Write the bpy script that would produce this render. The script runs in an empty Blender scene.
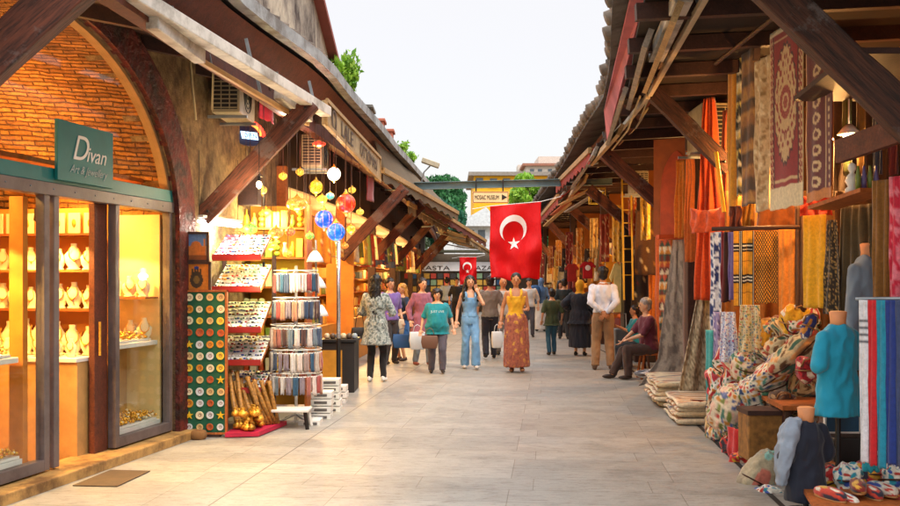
import bpy, math, random
from mathutils import Vector as V, Matrix, noise, Euler
R = random.Random(11)
sc = bpy.context.scene
col = sc.collection
PI = math.pi
H, F = 1.62, 950.0
def P(x, y, Y): return V(((x-450)*Y/F, Y, H+(280-y)*Y/F))
def lin(c):
    return tuple((v/12.92 if v <= .04045 else ((v+.055)/1.055)**2.4) for v in c)
def C(h): return lin(tuple(int(h[i:i+2], 16)/255 for i in (0, 2, 4)))
def interp(t, pts):
    if t <= pts[0][0]:
        a, b = pts[0], pts[1]
    elif t >= pts[-1][0]:
        a, b = pts[-2], pts[-1]
    else:
        for a, b in zip(pts, pts[1:]):
            if a[0] <= t <= b[0]: break
    k = (t-a[0])/(b[0]-a[0]); return a[1]+(b[1]-a[1])*k
LWP = [(4, -3.9), (7, -3.31), (9.93, -2.72), (15, -2.2), (20, -1.85), (30, -1.5), (50, -1.35)]
RFP = [(3, 2.2), (6, 2.62), (7.85, 2.78), (10.7, 3.08), (15, 3.42), (20, 3.75), (30, 3.95), (50, 3.95)]
LE = [(4, -2.3), (8.7, -1.93), (11.1, -1.52), (16.3, -1.22), (25, -.65), (35, -.45), (50, -.4)]
RE = [(4, .85), (8.75, 1.49), (11.1, 1.87), (13.2, 2.13), (17.5, 2.3), (21.3, 2.51), (35, 2.95), (50, 3.0)]
LW = lambda Y: interp(Y, LWP)
RF = lambda Y: interp(Y, RFP)
LX = lambda Y: interp(Y, LE)
RX = lambda Y: interp(Y, RE)
WO = {}
ORD = ['first', 'second', 'third', 'fourth', 'fifth', 'sixth', 'seventh', 'eighth', 'ninth', 'tenth', 'eleventh', 'twelfth', 'thirteenth', 'fourteenth', 'fifteenth', 'sixteenth']

# ---------------------------------------------------------------- materials
MATS = {}
class NT:
    def __init__(s, name):
        s.m = bpy.data.materials.new(name); s.m.use_nodes = True
        s.t = s.m.node_tree; s.n = s.t.nodes; s.b = s.n['Principled BSDF']; s.out = s.n['Material Output']
        s.co = None
    def node(s, typ, **kw):
        n = s.n.new(typ)
        for k, v in kw.items(): setattr(n, k, v)
        return n
    def link(s, a, b): s.t.links.new(a, b)
    def coord(s, kind='Object', scale=(1, 1, 1), rot=(0, 0, 0)):
        tc = s.node('ShaderNodeTexCoord'); mp = s.node('ShaderNodeMapping')
        s.link(tc.outputs[kind], mp.inputs[0]); mp.inputs['Scale'].default_value = scale; mp.inputs['Rotation'].default_value = rot
        return mp.outputs[0]
    def noise(s, co, scale, detail=4, rough=.6):
        n = s.node('ShaderNodeTexNoise'); n.inputs['Scale'].default_value = scale
        n.inputs['Detail'].default_value = detail; n.inputs['Roughness'].default_value = rough
        s.link(co, n.inputs['Vector']); return n.outputs['Fac']
    def ramp(s, fac, stops, interp='LINEAR'):
        r = s.node('ShaderNodeValToRGB'); r.color_ramp.interpolation = interp
        e = r.color_ramp.elements
        while len(e) < len(stops): e.new(.5)
        for i, (p, c) in enumerate(stops):
            e[i].position = p; e[i].color = (*c, 1) if len(c) == 3 else c
        s.link(fac, r.inputs[0]); return r.outputs[0]
    def mix(s, fac, a, b, mode='MIX'):
        m = s.node('ShaderNodeMix', data_type='RGBA', blend_type=mode)
        for sock, v in ((m.inputs[0], fac), (m.inputs[6], a), (m.inputs[7], b)):
            if isinstance(v, (int, float)): sock.default_value = v
            elif isinstance(v, tuple): sock.default_value = (*v, 1)
            else: s.link(v, sock)
        return m.outputs[2]
    def bump(s, h, strength=.3, dist=.02):
        b = s.node('ShaderNodeBump'); b.inputs['Strength'].default_value = strength; b.inputs['Distance'].default_value = dist
        s.link(h, b.inputs['Height']); s.link(b.outputs[0], s.b.inputs['Normal'])
def sc_(c, k): return tuple(min(1, v*k) for v in c)
def M(name, c, rough=.7, metal=0, var=.18, scale=6, bump=.25, bscale=40, dist=.004, stretch=(1, 1, 1), emis=0, trans=0, coat=0, sheen=0, dirt=None):
    if name in MATS: return MATS[name]
    if isinstance(c, str): c = C(c)
    t = NT(name); co = t.coord(scale=stretch)
    f = t.noise(co, scale)
    colr = t.ramp(f, [(.3, sc_(c, 1-var)), (.7, sc_(c, 1+var))])
    if dirt:
        f2 = t.noise(co, scale*.37, 6, .7)
        colr = t.mix(t.ramp(f2, [(.45, (0, 0, 0)), (.62, (1, 1, 1))]), colr, C(dirt) if isinstance(dirt, str) else dirt)
    t.link(colr, t.b.inputs['Base Color'])
    t.b.inputs['Roughness'].default_value = rough; t.b.inputs['Metallic'].default_value = metal
    t.b.inputs['Coat Weight'].default_value = coat
    t.b.inputs['Sheen Weight'].default_value = sheen
    if trans: t.b.inputs['Transmission Weight'].default_value = trans
    if emis:
        t.link(colr, t.b.inputs['Emission Color']); t.b.inputs['Emission Strength'].default_value = emis
    if bump: t.bump(t.noise(co, bscale, 3), bump, dist)
    MATS[name] = t.m; return t.m
def wood(name, c, dark=.45, sc=(1, 1, 1), rough=.65):
    if name in MATS: return MATS[name]
    c = C(c); t = NT(name); co = t.coord(scale=sc)
    n1 = t.noise(co, 5, 8, .65); n2 = t.noise(co, 28, 4, .6); n3 = t.noise(t.coord(), 1.3, 5, .7)
    a = t.ramp(n1, [(.3, sc_(c, dark)), (.5, c), (.72, sc_(c, 1.5))])
    a = t.mix(.35, a, t.ramp(n2, [(.35, sc_(c, .3)), (.6, sc_(c, 1.25))]))
    a = t.mix(t.ramp(n3, [(.5, (0, 0, 0)), (.75, (.5, .5, .5))]), a, sc_(c, .4))
    n4 = t.noise(t.coord(scale=(1, 1, .4)), 14, 8, .8); a = t.mix(t.ramp(n4, [(.60, (0, 0, 0)), (.68, (.55, .55, .55))]), a, tuple(min(1, v*1.6+.05) for v in c))
    t.link(a, t.b.inputs['Base Color']); t.b.inputs['Roughness'].default_value = rough
    t.bump(n2, .5, .006); MATS[name] = t.m; return t.m
def fabric(name='woven', rough=.85):
    if name in MATS: return MATS[name]
    t = NT(name); a = t.node('ShaderNodeAttribute'); a.attribute_name = 'Col'
    co = t.coord(); n = t.noise(co, 30, 4, .7); n2 = t.noise(co, 260, 2)
    k = t.ramp(n, [(.3, (.72, .72, .72)), (.7, (1.12, 1.12, 1.12))])
    t.link(t.mix(1.0, a.outputs['Color'], k, 'MULTIPLY'), t.b.inputs['Base Color'])
    t.b.inputs['Roughness'].default_value = rough; t.b.inputs['Sheen Weight'].default_value = .25
    t.bump(n2, .4, .003); MATS[name] = t.m; return t.m
def glow(name, c, k):
    if name in MATS: return MATS[name]
    if isinstance(c, str): c = C(c)
    t = NT(name); t.b.inputs['Base Color'].default_value = (*sc_(c, .3), 1)
    if name.startswith('lamp_'):     # mosaic glass pieces in dark grout
        vo = t.node('ShaderNodeTexVoronoi'); vo.inputs['Scale'].default_value = 34; t.link(t.coord(), vo.inputs['Vector'])
        ve = t.node('ShaderNodeTexVoronoi', feature='DISTANCE_TO_EDGE'); ve.inputs['Scale'].default_value = 34; t.link(t.coord(), ve.inputs['Vector'])
        s1 = t.node('ShaderNodeSeparateColor'); t.link(vo.outputs['Color'], s1.inputs[0])
        cc = t.ramp(s1.outputs[0], [(0, sc_(c, .35)), (.45, c), (.8, tuple(min(1, x*.95+.04) for x in c)), (1, tuple(x*.7+y*.3 for x, y in zip(c, (1, .6, .2))))])
        t.link(t.mix(t.ramp(ve.outputs['Distance'], [(.03, (0, 0, 0)), (.09, (1, 1, 1))]), sc_(c, .12), cc), t.b.inputs['Emission Color'])
    else:
        n = t.noise(t.coord(), 14); t.link(t.ramp(n, [(.3, sc_(c, .85)), (.7, c)]), t.b.inputs['Emission Color'])
    t.b.inputs['Emission Strength'].default_value = k
    t.b.inputs['Roughness'].default_value = .3; MATS[name] = t.m; return t.m
def glass(name='window_glass', tint=(.96, .98, .97), refl=.1):
    if name in MATS: return MATS[name]
    t = NT(name); tr = t.node('ShaderNodeBsdfTransparent'); tr.inputs[0].default_value = (*tint, 1)
    gl = t.node('ShaderNodeBsdfGlossy'); gl.inputs['Roughness'].default_value = .03
    lw = t.node('ShaderNodeLayerWeight'); pw = t.node('ShaderNodeMath', operation='POWER'); t.link(lw.outputs['Facing'], pw.inputs[0]); pw.inputs[1].default_value = 4
    ml = t.node('ShaderNodeMath', operation='MULTIPLY_ADD'); t.link(pw.outputs[0], ml.inputs[0]); ml.inputs[1].default_value = .45; ml.inputs[2].default_value = .03
    mx = t.node('ShaderNodeMixShader'); t.link(ml.outputs[0], mx.inputs[0])
    t.link(tr.outputs[0], mx.inputs[1]); t.link(gl.outputs[0], mx.inputs[2]); t.link(mx.outputs[0], t.out.inputs[0])
    MATS[name] = t.m; return t.m

# ---------------------------------------------------------------- mesh builder
class MB:
    def __init__(s): s.v = []; s.f = []; s.m = []; s.c = []; s.mi = 0; s.col = (.5, .5, .5)
    def add(s, vs, fs, cols=None):
        o = len(s.v); s.v += [V(p) for p in vs]; s.f += [tuple(i+o for i in f) for f in fs]
        s.m += [s.mi]*len(fs); s.c += cols if cols else [s.col]*len(vs); return s
    def box(s, c, d, rot=None):
        c = V(c); x, y, z = (q/2 for q in d)
        vs = [V((a*x, b*y, e*z)) for a in (-1, 1) for b in (-1, 1) for e in (-1, 1)]
        if rot is not None:
            r = rot if isinstance(rot, Matrix) else Matrix.Rotation(rot, 3, 'Z'); vs = [r @ p for p in vs]
        return s.add([p+c for p in vs], [(0, 1, 3, 2), (4, 6, 7, 5), (0, 4, 5, 1), (2, 3, 7, 6), (0, 2, 6, 4), (1, 5, 7, 3)])
    def bar(s, a, b, w, h, up=(0, 0, 1)):
        a, b = V(a), V(b); d = (b-a).normalized(); sx = d.cross(V(up))
        if sx.length < 1e-4: sx = V((1, 0, 0))
        sx.normalize(); u = sx.cross(d)
        vs = [q+sx*(i*w/2)+u*(j*h/2) for q in (a, b) for i, j in ((-1, -1), (1, -1), (1, 1), (-1, 1))]
        return s.add(vs, [(0, 3, 2, 1), (4, 5, 6, 7), (0, 1, 5, 4), (1, 2, 6, 5), (2, 3, 7, 6), (3, 0, 4, 7)])
    def tube(s, pts, r, n=8, cap=True):
        pts = [V(p) for p in pts]; rs = r if isinstance(r, (list, tuple)) else [r]*len(pts)
        vs = []; prev = None
        for i, p in enumerate(pts):
            d = (pts[min(i+1, len(pts)-1)]-pts[max(i-1, 0)]).normalized()
            if prev is None:
                x = d.cross(V((0, 0, 1)));
                if x.length < .1: x = d.cross(V((1, 0, 0)))
            else: x = prev-d*prev.dot(d)
            x.normalize(); prev = x; y = d.cross(x)
            vs += [p+(x*math.cos(2*PI*k/n)+y*math.sin(2*PI*k/n))*rs[i] for k in range(n)]
        fs = [(i*n+k, i*n+(k+1) % n, (i+1)*n+(k+1) % n, (i+1)*n+k) for i in range(len(pts)-1) for k in range(n)]
        if cap: fs += [tuple(range(n))[::-1], tuple((len(pts)-1)*n+k for k in range(n))]
        return s.add(vs, fs)
    def rings(s, rg, n=16, cap=True):
        """rg: list of (centre, rx, ry)"""
        vs = []
        for c, rx, ry in rg: vs += [V(c)+V((math.cos(2*PI*k/n)*rx, math.sin(2*PI*k/n)*ry, 0)) for k in range(n)]
        fs = [(i*n+k, i*n+(k+1) % n, (i+1)*n+(k+1) % n, (i+1)*n+k) for i in range(len(rg)-1) for k in range(n)]
        if cap: fs += [tuple(range(n))[::-1], tuple((len(rg)-1)*n+k for k in range(n))]
        return s.add(vs, fs)
    def lathe(s, prof, c=(0, 0, 0), n=16, cap=True):
        c = V(c); return s.rings([(c+V((0, 0, z)), r, r) for r, z in prof], n, cap)
    def ell(s, c, r, nu=14, nv=9, rot=None, e=1, pat=None):
        c = V(c); vs = []; cs = []
        pw = lambda q: math.copysign(abs(q)**e, q)
        for j in range(nv+1):
            th = PI*j/nv
            for i in range(nu):
                ph = 2*PI*i/nu
                p = V((pw(math.sin(th))*pw(math.cos(ph))*r[0], pw(math.sin(th))*pw(math.sin(ph))*r[1], pw(math.cos(th))*r[2]))
                if rot is not None: p = rot @ p
                vs.append(p+c); cs.append(pat(i/nu, j/nv) if pat else s.col)
        fs = [(j*nu+i, (j+1)*nu+i, (j+1)*nu+(i+1) % nu, j*nu+(i+1) % nu) for j in range(nv) for i in range(nu)]
        return s.add(vs, fs, cs)
    def prism(s, pts, off):
        n = len(pts); pts = [V(p) for p in pts]; off = V(off)
        return s.add(pts+[p+off for p in pts], [tuple(range(n))[::-1], tuple(range(n, 2*n))]+[(i, (i+1) % n, n+(i+1) % n, n+i) for i in range(n)])
    def grid(s, fn, nu, nv, pat=None):
        vs = []; cs = []
        for j in range(nv+1):
            for i in range(nu+1):
                vs.append(fn(i/nu, j/nv)); cs.append(pat(i/nu, j/nv) if pat else s.col)
        w = nu+1
        return s.add(vs, [(j*w+i, j*w+i+1, (j+1)*w+i+1, (j+1)*w+i) for j in range(nv) for i in range(nu)], cs)
    def mesh(s, name, o=V((0, 0, 0)), smooth=False, colr=False):
        me = bpy.data.meshes.new(name); me.from_pydata([tuple(p-o) for p in s.v], [], s.f)
        me.polygons.foreach_set('material_index', s.m)
        if colr:
            a = me.color_attributes.new('Col', 'FLOAT_COLOR', 'POINT')
            buf = []
            for c in s.c: buf += [c[0], c[1], c[2], 1.0]
            a.data.foreach_set('color', buf)
        if smooth: me.polygons.foreach_set('use_smooth', [True]*len(me.polygons))
        me.update(); return me
    def build(s, name, mats, parent=None, smooth=False, bevel=0, solid=0, origin=None, colr=False, **tg):
        if not isinstance(mats, (list, tuple)): mats = [mats]
        if parent is not None: o = WO.get(parent.name, V((0, 0, 0)))
        elif origin is not None: o = V(origin)
        else:
            zs = min(p.z for p in s.v); n = len(s.v)
            o = V((sum(p.x for p in s.v)/n, sum(p.y for p in s.v)/n, zs))
        me = s.mesh(name, o, smooth, colr)
        for m in mats: me.materials.append(m)
        ob = bpy.data.objects.new(name, me); col.objects.link(ob)
        if parent is not None: ob.parent = parent; WO[ob.name] = o
        else: ob.location = o; WO[ob.name] = o
        fix_normals(me)
        if bevel:
            b = ob.modifiers.new('bevel', 'BEVEL'); b.width = bevel; b.segments = 2; b.limit_method = 'ANGLE'
        if solid:
            b = ob.modifiers.new('solid', 'SOLIDIFY'); b.thickness = solid; b.offset = 0
        if tg: tag(ob, **tg)
        return ob
import bmesh
def fix_normals(me):
    if len(me.polygons) > 30000: return
    bm = bmesh.new(); bm.from_mesh(me); bmesh.ops.recalc_face_normals(bm, faces=bm.faces); bm.to_mesh(me); bm.free()
def tag(o, label=None, cat=None, group=None, kind=None):
    if label: o['label'] = label
    if cat: o['category'] = cat
    if group: o['group'] = group
    if kind: o['kind'] = kind
    return o
def thing(name, label, cat, loc=(0, 0, 0), group=None, kind=None):
    o = bpy.data.objects.new(name, None); col.objects.link(o); o.location = loc; o.empty_display_size = .1
    WO[o.name] = V(loc); tag(o, label, cat, group, kind); return o
def copy_tree(o, parent=None):
    c = o.copy(); col.objects.link(c); c.parent = parent
    WO[c.name] = WO.get(o.name, V((0, 0, 0)))
    for ch in list(o.children): copy_tree(ch, c)
    return c
def place(o, loc, rz=0, scale=1):
    o.location = loc; o.rotation_euler = (0, 0, rz)
    if scale != 1: o.scale = (scale,)*3
    return o

def remesh(mb, vox, smooth=3):
    me = mb.mesh('tmp'); ob = bpy.data.objects.new('tmp', me); col.objects.link(ob)
    r = ob.modifiers.new('r', 'REMESH'); r.mode = 'VOXEL'; r.voxel_size = vox
    if smooth:
        k = ob.modifiers.new('s', 'SMOOTH'); k.factor = .5; k.iterations = smooth
    fix_normals(me)
    dg = bpy.context.evaluated_depsgraph_get(); ev = ob.evaluated_get(dg)
    m2 = ev.to_mesh()
    out = MB(); out.add([v.co.copy() for v in m2.vertices], [tuple(p.vertices) for p in m2.polygons])
    ev.to_mesh_clear(); bpy.data.objects.remove(ob); bpy.data.meshes.remove(me)
    return out
def normals(mb):
    ns = [V((0, 0, 0)) for _ in mb.v]
    for f in mb.f:
        a, b, c = mb.v[f[0]], mb.v[f[1]], mb.v[f[2]]; n = (b-a).cross(c-a)
        for i in f: ns[i] += n
    return [n.normalized() if n.length > 0 else n for n in ns]
def wrinkle(mb, amp, fx=22, fz=7, seed=0):
    ns = normals(mb)
    for i, p in enumerate(mb.v):
        q = .8*noise.noise(V((p.x*fx+seed, p.y*fx, p.z*fz)))+.9*(.45-abs(noise.noise(V((p.x*fx*.8+seed*2, p.y*fx*.8, p.z*fz*1.3+seed)))*2)) + .4*noise.noise(V((p.x*fx*2.1, p.y*fx*2.1+seed, p.z*fz*2)))
        mb.v[i] = p+ns[i]*(q*amp)
    return mb
def text(name, s, mat, parent, origin, right, up, height, align='CENTER', extrude=.002, shear=0, bold=0, fit=None):
    cu = bpy.data.curves.new(name, 'FONT'); cu.body = s; cu.align_x = align; cu.size = height; cu.extrude = extrude; cu.shear = shear; cu.offset = bold
    t = bpy.data.objects.new('tmptext', cu); col.objects.link(t)
    dg = bpy.context.evaluated_depsgraph_get(); ev = t.evaluated_get(dg); m2 = ev.to_mesh()
    right = V(right).normalized(); up = V(up).normalized(); nn = right.cross(up)
    vs = [v.co.copy() for v in m2.vertices]; fs = [tuple(p.vertices) for p in m2.polygons]
    ev.to_mesh_clear(); bpy.data.objects.remove(t)
    kx = 1
    if fit:
        w = max(v.x for v in vs)-min(v.x for v in vs); kx = fit/w
    mb = MB(); mb.add([V(origin)+right*(v.x*kx)+up*v.y+nn*v.z for v in vs], fs)
    return mb.build(name, mat, parent)

# ---------------------------------------------------------------- patterns (colour of the weave itself)
def h2(a, b, s=0):
    x = math.sin(a*127.1+b*311.7+s*74.7)*43758.5453; return x-math.floor(x)
def solid(c):
    c = C(c) if isinstance(c, str) else c; return lambda u, v: c
def stripes(cs, n, vert=True):
    cs = [C(c) for c in cs]; return lambda u, v: cs[int((u if vert else v)*n) % len(cs)]
def floral(bg, cs, n=10, asp=2, r=.42, seed=0):
    bg = C(bg); cs = [C(c) for c in cs]
    def f(u, v):
        x, y = u*n, v*n*asp
        for di in (0, -1, 1):
            for dj in (0, -1, 1):
                i, j = math.floor(x)+di, math.floor(y)+dj
                cx, cy = i+.2+.6*h2(i, j, seed), j+.2+.6*h2(i, j, seed+5)
                rr = r*(.55+.6*h2(i, j, seed+9)); a = h2(i, j, seed+3)*6.3
                dx, dy = x-cx, y-cy; e = dx*math.cos(a)+dy*math.sin(a), -dx*math.sin(a)+dy*math.cos(a)
                if (e[0]/1.25)**2+(e[1]*1.4)**2 < rr*rr: return cs[int(h2(i, j, seed+7)*len(cs)) % len(cs)]
        return bg
    return f
def plaid(u, v):
    o, k, w = C('e09a1c'), C('1c130c'), C('efe3c8')
    for q, n in ((u, 1.5), (v, 2.4)):
        t = (q*n+.15) % 1
        if .60 < t < .64 or .72 < t < .76: return w
        if .54 < t < .82: return k
        if .10 < t < .13: return C('8a5310')
    return o
def hound(u, v):
    a = (u*9+v*16) % 1; b = (u*9-v*16) % 1
    return C('2c1a0a') if a < .33 or b < .33 else C('dc9420')
def rug(field, ground, accent, dark, med=True, n=1):
    fi, g, ac, dk = C(field), C(ground), C(accent), C(dark)
    def f(u, v):
        e = min(u, 1-u)*.5, min(v, 1-v)
        d = min(e[0], e[1])*2
        if d < .04: return g
        if d < .20:
            k = math.sin((u*2+v*4)*22)*math.sin((u*2-v*4)*22)
            return ac if k > .25 else dk if d > .18 or d < .06 else g
        x, y = (u-.5)*2, (v-.5)*2
        if med:
            r = math.hypot(x*1.25, y*2.2); a = math.atan2(y*2, x)
            rr = .6+.07*math.cos(a*10)
            if r < .16: return ac
            if r < .22: return dk
            if r < rr: return g if (math.sin(r*36+math.cos(a*8)*1.5) > -.2) else ac
            if r < rr+.06: return dk
        k = noise.noise(V((abs(x)*9, abs(y)*16, 3)))
        k2 = math.sin(abs(x)*24+k*4)*math.sin(abs(y)*40+k*4)
        return fi if k2 > -.05 else (g if k > -.2 else dk)
    return f
def kilim(cs, n=9, m=5):
    cs = [C(c) for c in cs]
    def f(u, v):
        b = int(v*n); t = abs(((u*m) % 1)-.5)*2; w = v*n-b
        return cs[(b+(1 if w > t else 0)*2) % len(cs)]
    return f
def prayer(u, v):
    rd, cr, dk = C('8a0f18'), C('c9ac80'), C('3c0a10'); x, y = (u-.5)*2, (v-.5)*2; ax = abs(x)
    if ax > .95: return cr
    if ax > .78: return cr if math.sin(v*130)*math.sin(ax*60) > .15 else rd
    if ax > .70: return dk
    if abs(y) > .90: return rd if abs(y) > .93 else cr
    m = math.hypot(x/.46, (y+.08)/.27)
    if m < 1: 
        if .80 < m: return cr
        if .30 < m < .45: return cr
        return rd if math.sin(m*30+math.cos(math.atan2(y+.08, x*.6)*8)*2) > -.5 else C('a8533a')
    o = math.hypot(x/.66, (y+.06)/.74)+.03*math.cos(math.atan2(y, x)*24)
    if o < 1:
        k = noise.noise(V((ax*9, y*12, 3)))+.6*math.sin(ax*26)*math.sin(y*30)
        return cr if k > -.22 else rd
    return rd if o > 1.06 else dk
def fringe(f, c, a=.05, b=.95):
    c = C(c); return lambda u, v: c if v < a or v > b else f(u, (v-a)/(b-a))

def cloth(name, label, cat, A, B, drop, pat, nu=20, nv=32, fold=.025, nf=3, gt=1, gb=1, lean=(0, 0, 0), group=None, parent=None, seed=0, mat=None, thick=.006, curve=0):
    A, B = V(A), V(B); d = B-A; nrm = V((d.y, -d.x, 0)).normalized(); mid = (A+B)/2; lean = V(lean)
    dr = drop if isinstance(drop, tuple) else (drop, drop)
    ph = h2(seed, 3)*6.3
    def fn(u, v):
        g = gt+(gb-gt)*(v**.7)
        p = mid+d*((u-.5)*g)
        w = math.sin(2*PI*nf*u+ph)*fold*(.35+.65*v)+noise.noise(V((u*3*nf+seed, v*2.5, seed)))*fold*.9
        dd = dr[0]+(dr[1]-dr[0])*u
        return p+nrm*w-V((0, 0, dd*v))+lean*(v*v)+V((0, 0, -curve*math.sin(PI*u)*(1-v)))+V((0, 0, noise.noise(V((u*5, seed, 2)))*.02*v))
    mb = MB(); mb.grid(fn, nu, nv, pat)
    return mb.build(name, mat or fabric(), parent, smooth=True, solid=thick, colr=True, **(dict(label=label, cat=cat, group=group) if parent is None else {}))
# ================================================================ camera, sky, sun
cam = bpy.data.cameras.new('camera'); co_ = bpy.data.objects.new('camera', cam); col.objects.link(co_); sc.camera = co_
co_.location = (0, 0, H); co_.rotation_euler = (PI/2, 0, 0)
cam.sensor_width = 36; cam.lens = F/900*36; cam.shift_y = 27/900; cam.clip_start = .05; cam.clip_end = 1500
sc.view_settings.view_transform = 'Standard'; sc.view_settings.look = 'None'; sc.view_settings.gamma = 1; sc.view_settings.exposure = 0.35
sc.cycles.use_denoising = True; sc.cycles.max_bounces = 7; sc.cycles.transparent_max_bounces = 10
sc.cycles.sample_clamp_indirect = 4; sc.cycles.caustics_reflective = False; sc.cycles.caustics_refractive = False
w = bpy.data.worlds.new('World'); sc.world = w; w.use_nodes = True
wt = w.node_tree; bg = wt.nodes['Background']; wo = wt.nodes['World Output']
sky = wt.nodes.new('ShaderNodeTexSky'); sky.sky_type = 'NISHITA'; sky.sun_disc = False
SE, SR = math.radians(58), math.radians(150)
sky.sun_elevation = SE; sky.sun_rotation = SR; sky.dust_density = 3
wt.links.new(sky.outputs[0], bg.inputs[0]); bg.inputs[1].default_value = .05
bg2 = wt.nodes.new('ShaderNodeBackground'); tc = wt.nodes.new('ShaderNodeTexCoord'); sp = wt.nodes.new('ShaderNodeSeparateXYZ')
rp_ = wt.nodes.new('ShaderNodeValToRGB'); wt.links.new(tc.outputs['Generated'], sp.inputs[0]); wt.links.new(sp.outputs[2], rp_.inputs[0])
e = rp_.color_ramp.elements; e[0].position = 0.0; e[0].color = (.265, .252, .24, 1); e[1].position = 1.0; e[1].color = (1.0, 1.0, 1.0, 1)
m_ = e.new(.38); m_.color = (.29, .272, .256, 1); m3_ = e.new(.6); m3_.color = (.75, .77, .79, 1)
wt.links.new(rp_.outputs[0], bg2.inputs[0]); bg2.inputs[1].default_value = 2.3
ad = wt.nodes.new('ShaderNodeAddShader'); wt.links.new(bg.outputs[0], ad.inputs[0]); wt.links.new(bg2.outputs[0], ad.inputs[1]); wt.links.new(ad.outputs[0], wo.inputs[0])
sl = bpy.data.lights.new('sun', 'SUN'); sl.energy = 1.5; sl.angle = math.radians(18); sl.color = (1, .92, .82)
so = bpy.data.objects.new('sun', sl); col.objects.link(so)
dirv = V((math.cos(SE)*math.sin(SR), math.cos(SE)*math.cos(SR), math.sin(SE)))
so.rotation_euler = dirv.to_track_quat('Z', 'Y').to_euler(); so.location = (0, 0, 30)

# ================================================================ materials used in many places
def floor_mat():
    t = NT('stone_paving'); co = t.coord(rot=(0, 0, math.radians(6)))
    br = t.node('ShaderNodeTexBrick'); t.link(co, br.inputs['Vector'])
    br.inputs['Scale'].default_value = 1; br.inputs['Brick Width'].default_value = 1.3; br.inputs['Row Height'].default_value = .42; br.squash = .7; br.squash_frequency = 3; br.offset_frequency = 3
    br.inputs['Mortar Size'].default_value = .004; br.inputs['Mortar Smooth'].default_value = .4; br.offset = .37; br.inputs['Bias'].default_value = 0
    br.inputs['Color1'].default_value = (.35, .335, .303, 1); br.inputs['Color2'].default_value = (.43, .413, .375, 1); br.inputs['Mortar'].default_value = (.235, .215, .18, 1)
    n1 = t.noise(co, 1.1, 6, .65); n2 = t.noise(t.coord(scale=(1.2, 7, 1), rot=(0, 0, math.radians(6))), 2.6, 6, .7); n3 = t.noise(co, 45, 4, .7)
    a = t.mix(.75, br.outputs[0], t.ramp(n1, [(.3, (.55, .52, .48)), (.5, (1, .98, .95)), (.6, (.82, .80, .77)), (.72, (1.0, 1.0, 1.0))]), 'MULTIPLY')
    a = t.mix(.85, a, t.ramp(n2, [(.30, (.50, .45, .40)), (.44, (.95, .93, .9)), (.56, (1, 1, 1)), (.64, (.80, .77, .73)), (.76, (1.1, 1.1, 1.1))]), 'MULTIPLY')
    a = t.mix(.5, a, t.ramp(n3, [(.3, (.75, .74, .72)), (.6, (1, 1, 1))]), 'MULTIPLY')
    n4 = t.noise(t.coord(scale=(1, 3, 1)), 7, 5, .75); a = t.mix(.6, a, t.ramp(n4, [(.36, (.50, .46, .41)), (.47, (1, 1, 1)), (.60, (1, 1, 1)), (.70, (1.12, 1.1, 1.08))]), 'MULTIPLY')
    sp = t.node('ShaderNodeSeparateXYZ'); t.link(co, sp.inputs[0])
    def line(x0, wd):
        s = t.node('ShaderNodeMath', operation='SUBTRACT'); t.link(sp.outputs[0], s.inputs[0]); s.inputs[1].default_value = x0
        b = t.node('ShaderNodeMath', operation='ABSOLUTE'); t.link(s.outputs[0], b.inputs[0])
        c = t.node('ShaderNodeMath', operation='LESS_THAN'); t.link(b.outputs[0], c.inputs[0]); c.inputs[1].default_value = wd; return c.outputs[0]
    for x0, wd in ((-.82, .006), (-3.02, .010)):
        a = t.mix(line(x0, wd), a, (.12, .10, .085))
    n5 = t.noise(co, 26, 2, .5); a = t.mix(t.ramp(n5, [(.70, (0, 0, 0)), (.74, (.6, .6, .6))]), a, (.16, .13, .10))
    t.link(a, t.b.inputs['Base Color'])
    r = t.node('ShaderNodeMapRange'); t.link(n2, r.inputs[0]); r.inputs[3].default_value = .32; r.inputs[4].default_value = .62; t.link(r.outputs[0], t.b.inputs['Roughness'])
    m = t.node('ShaderNodeMath', operation='MULTIPLY_ADD'); t.link(br.outputs['Fac'], m.inputs[0]); m.inputs[1].default_value = -1.2; t.link(n3, m.inputs[2])
    t.bump(m.outputs[0], .35, .006); return t.m
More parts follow.
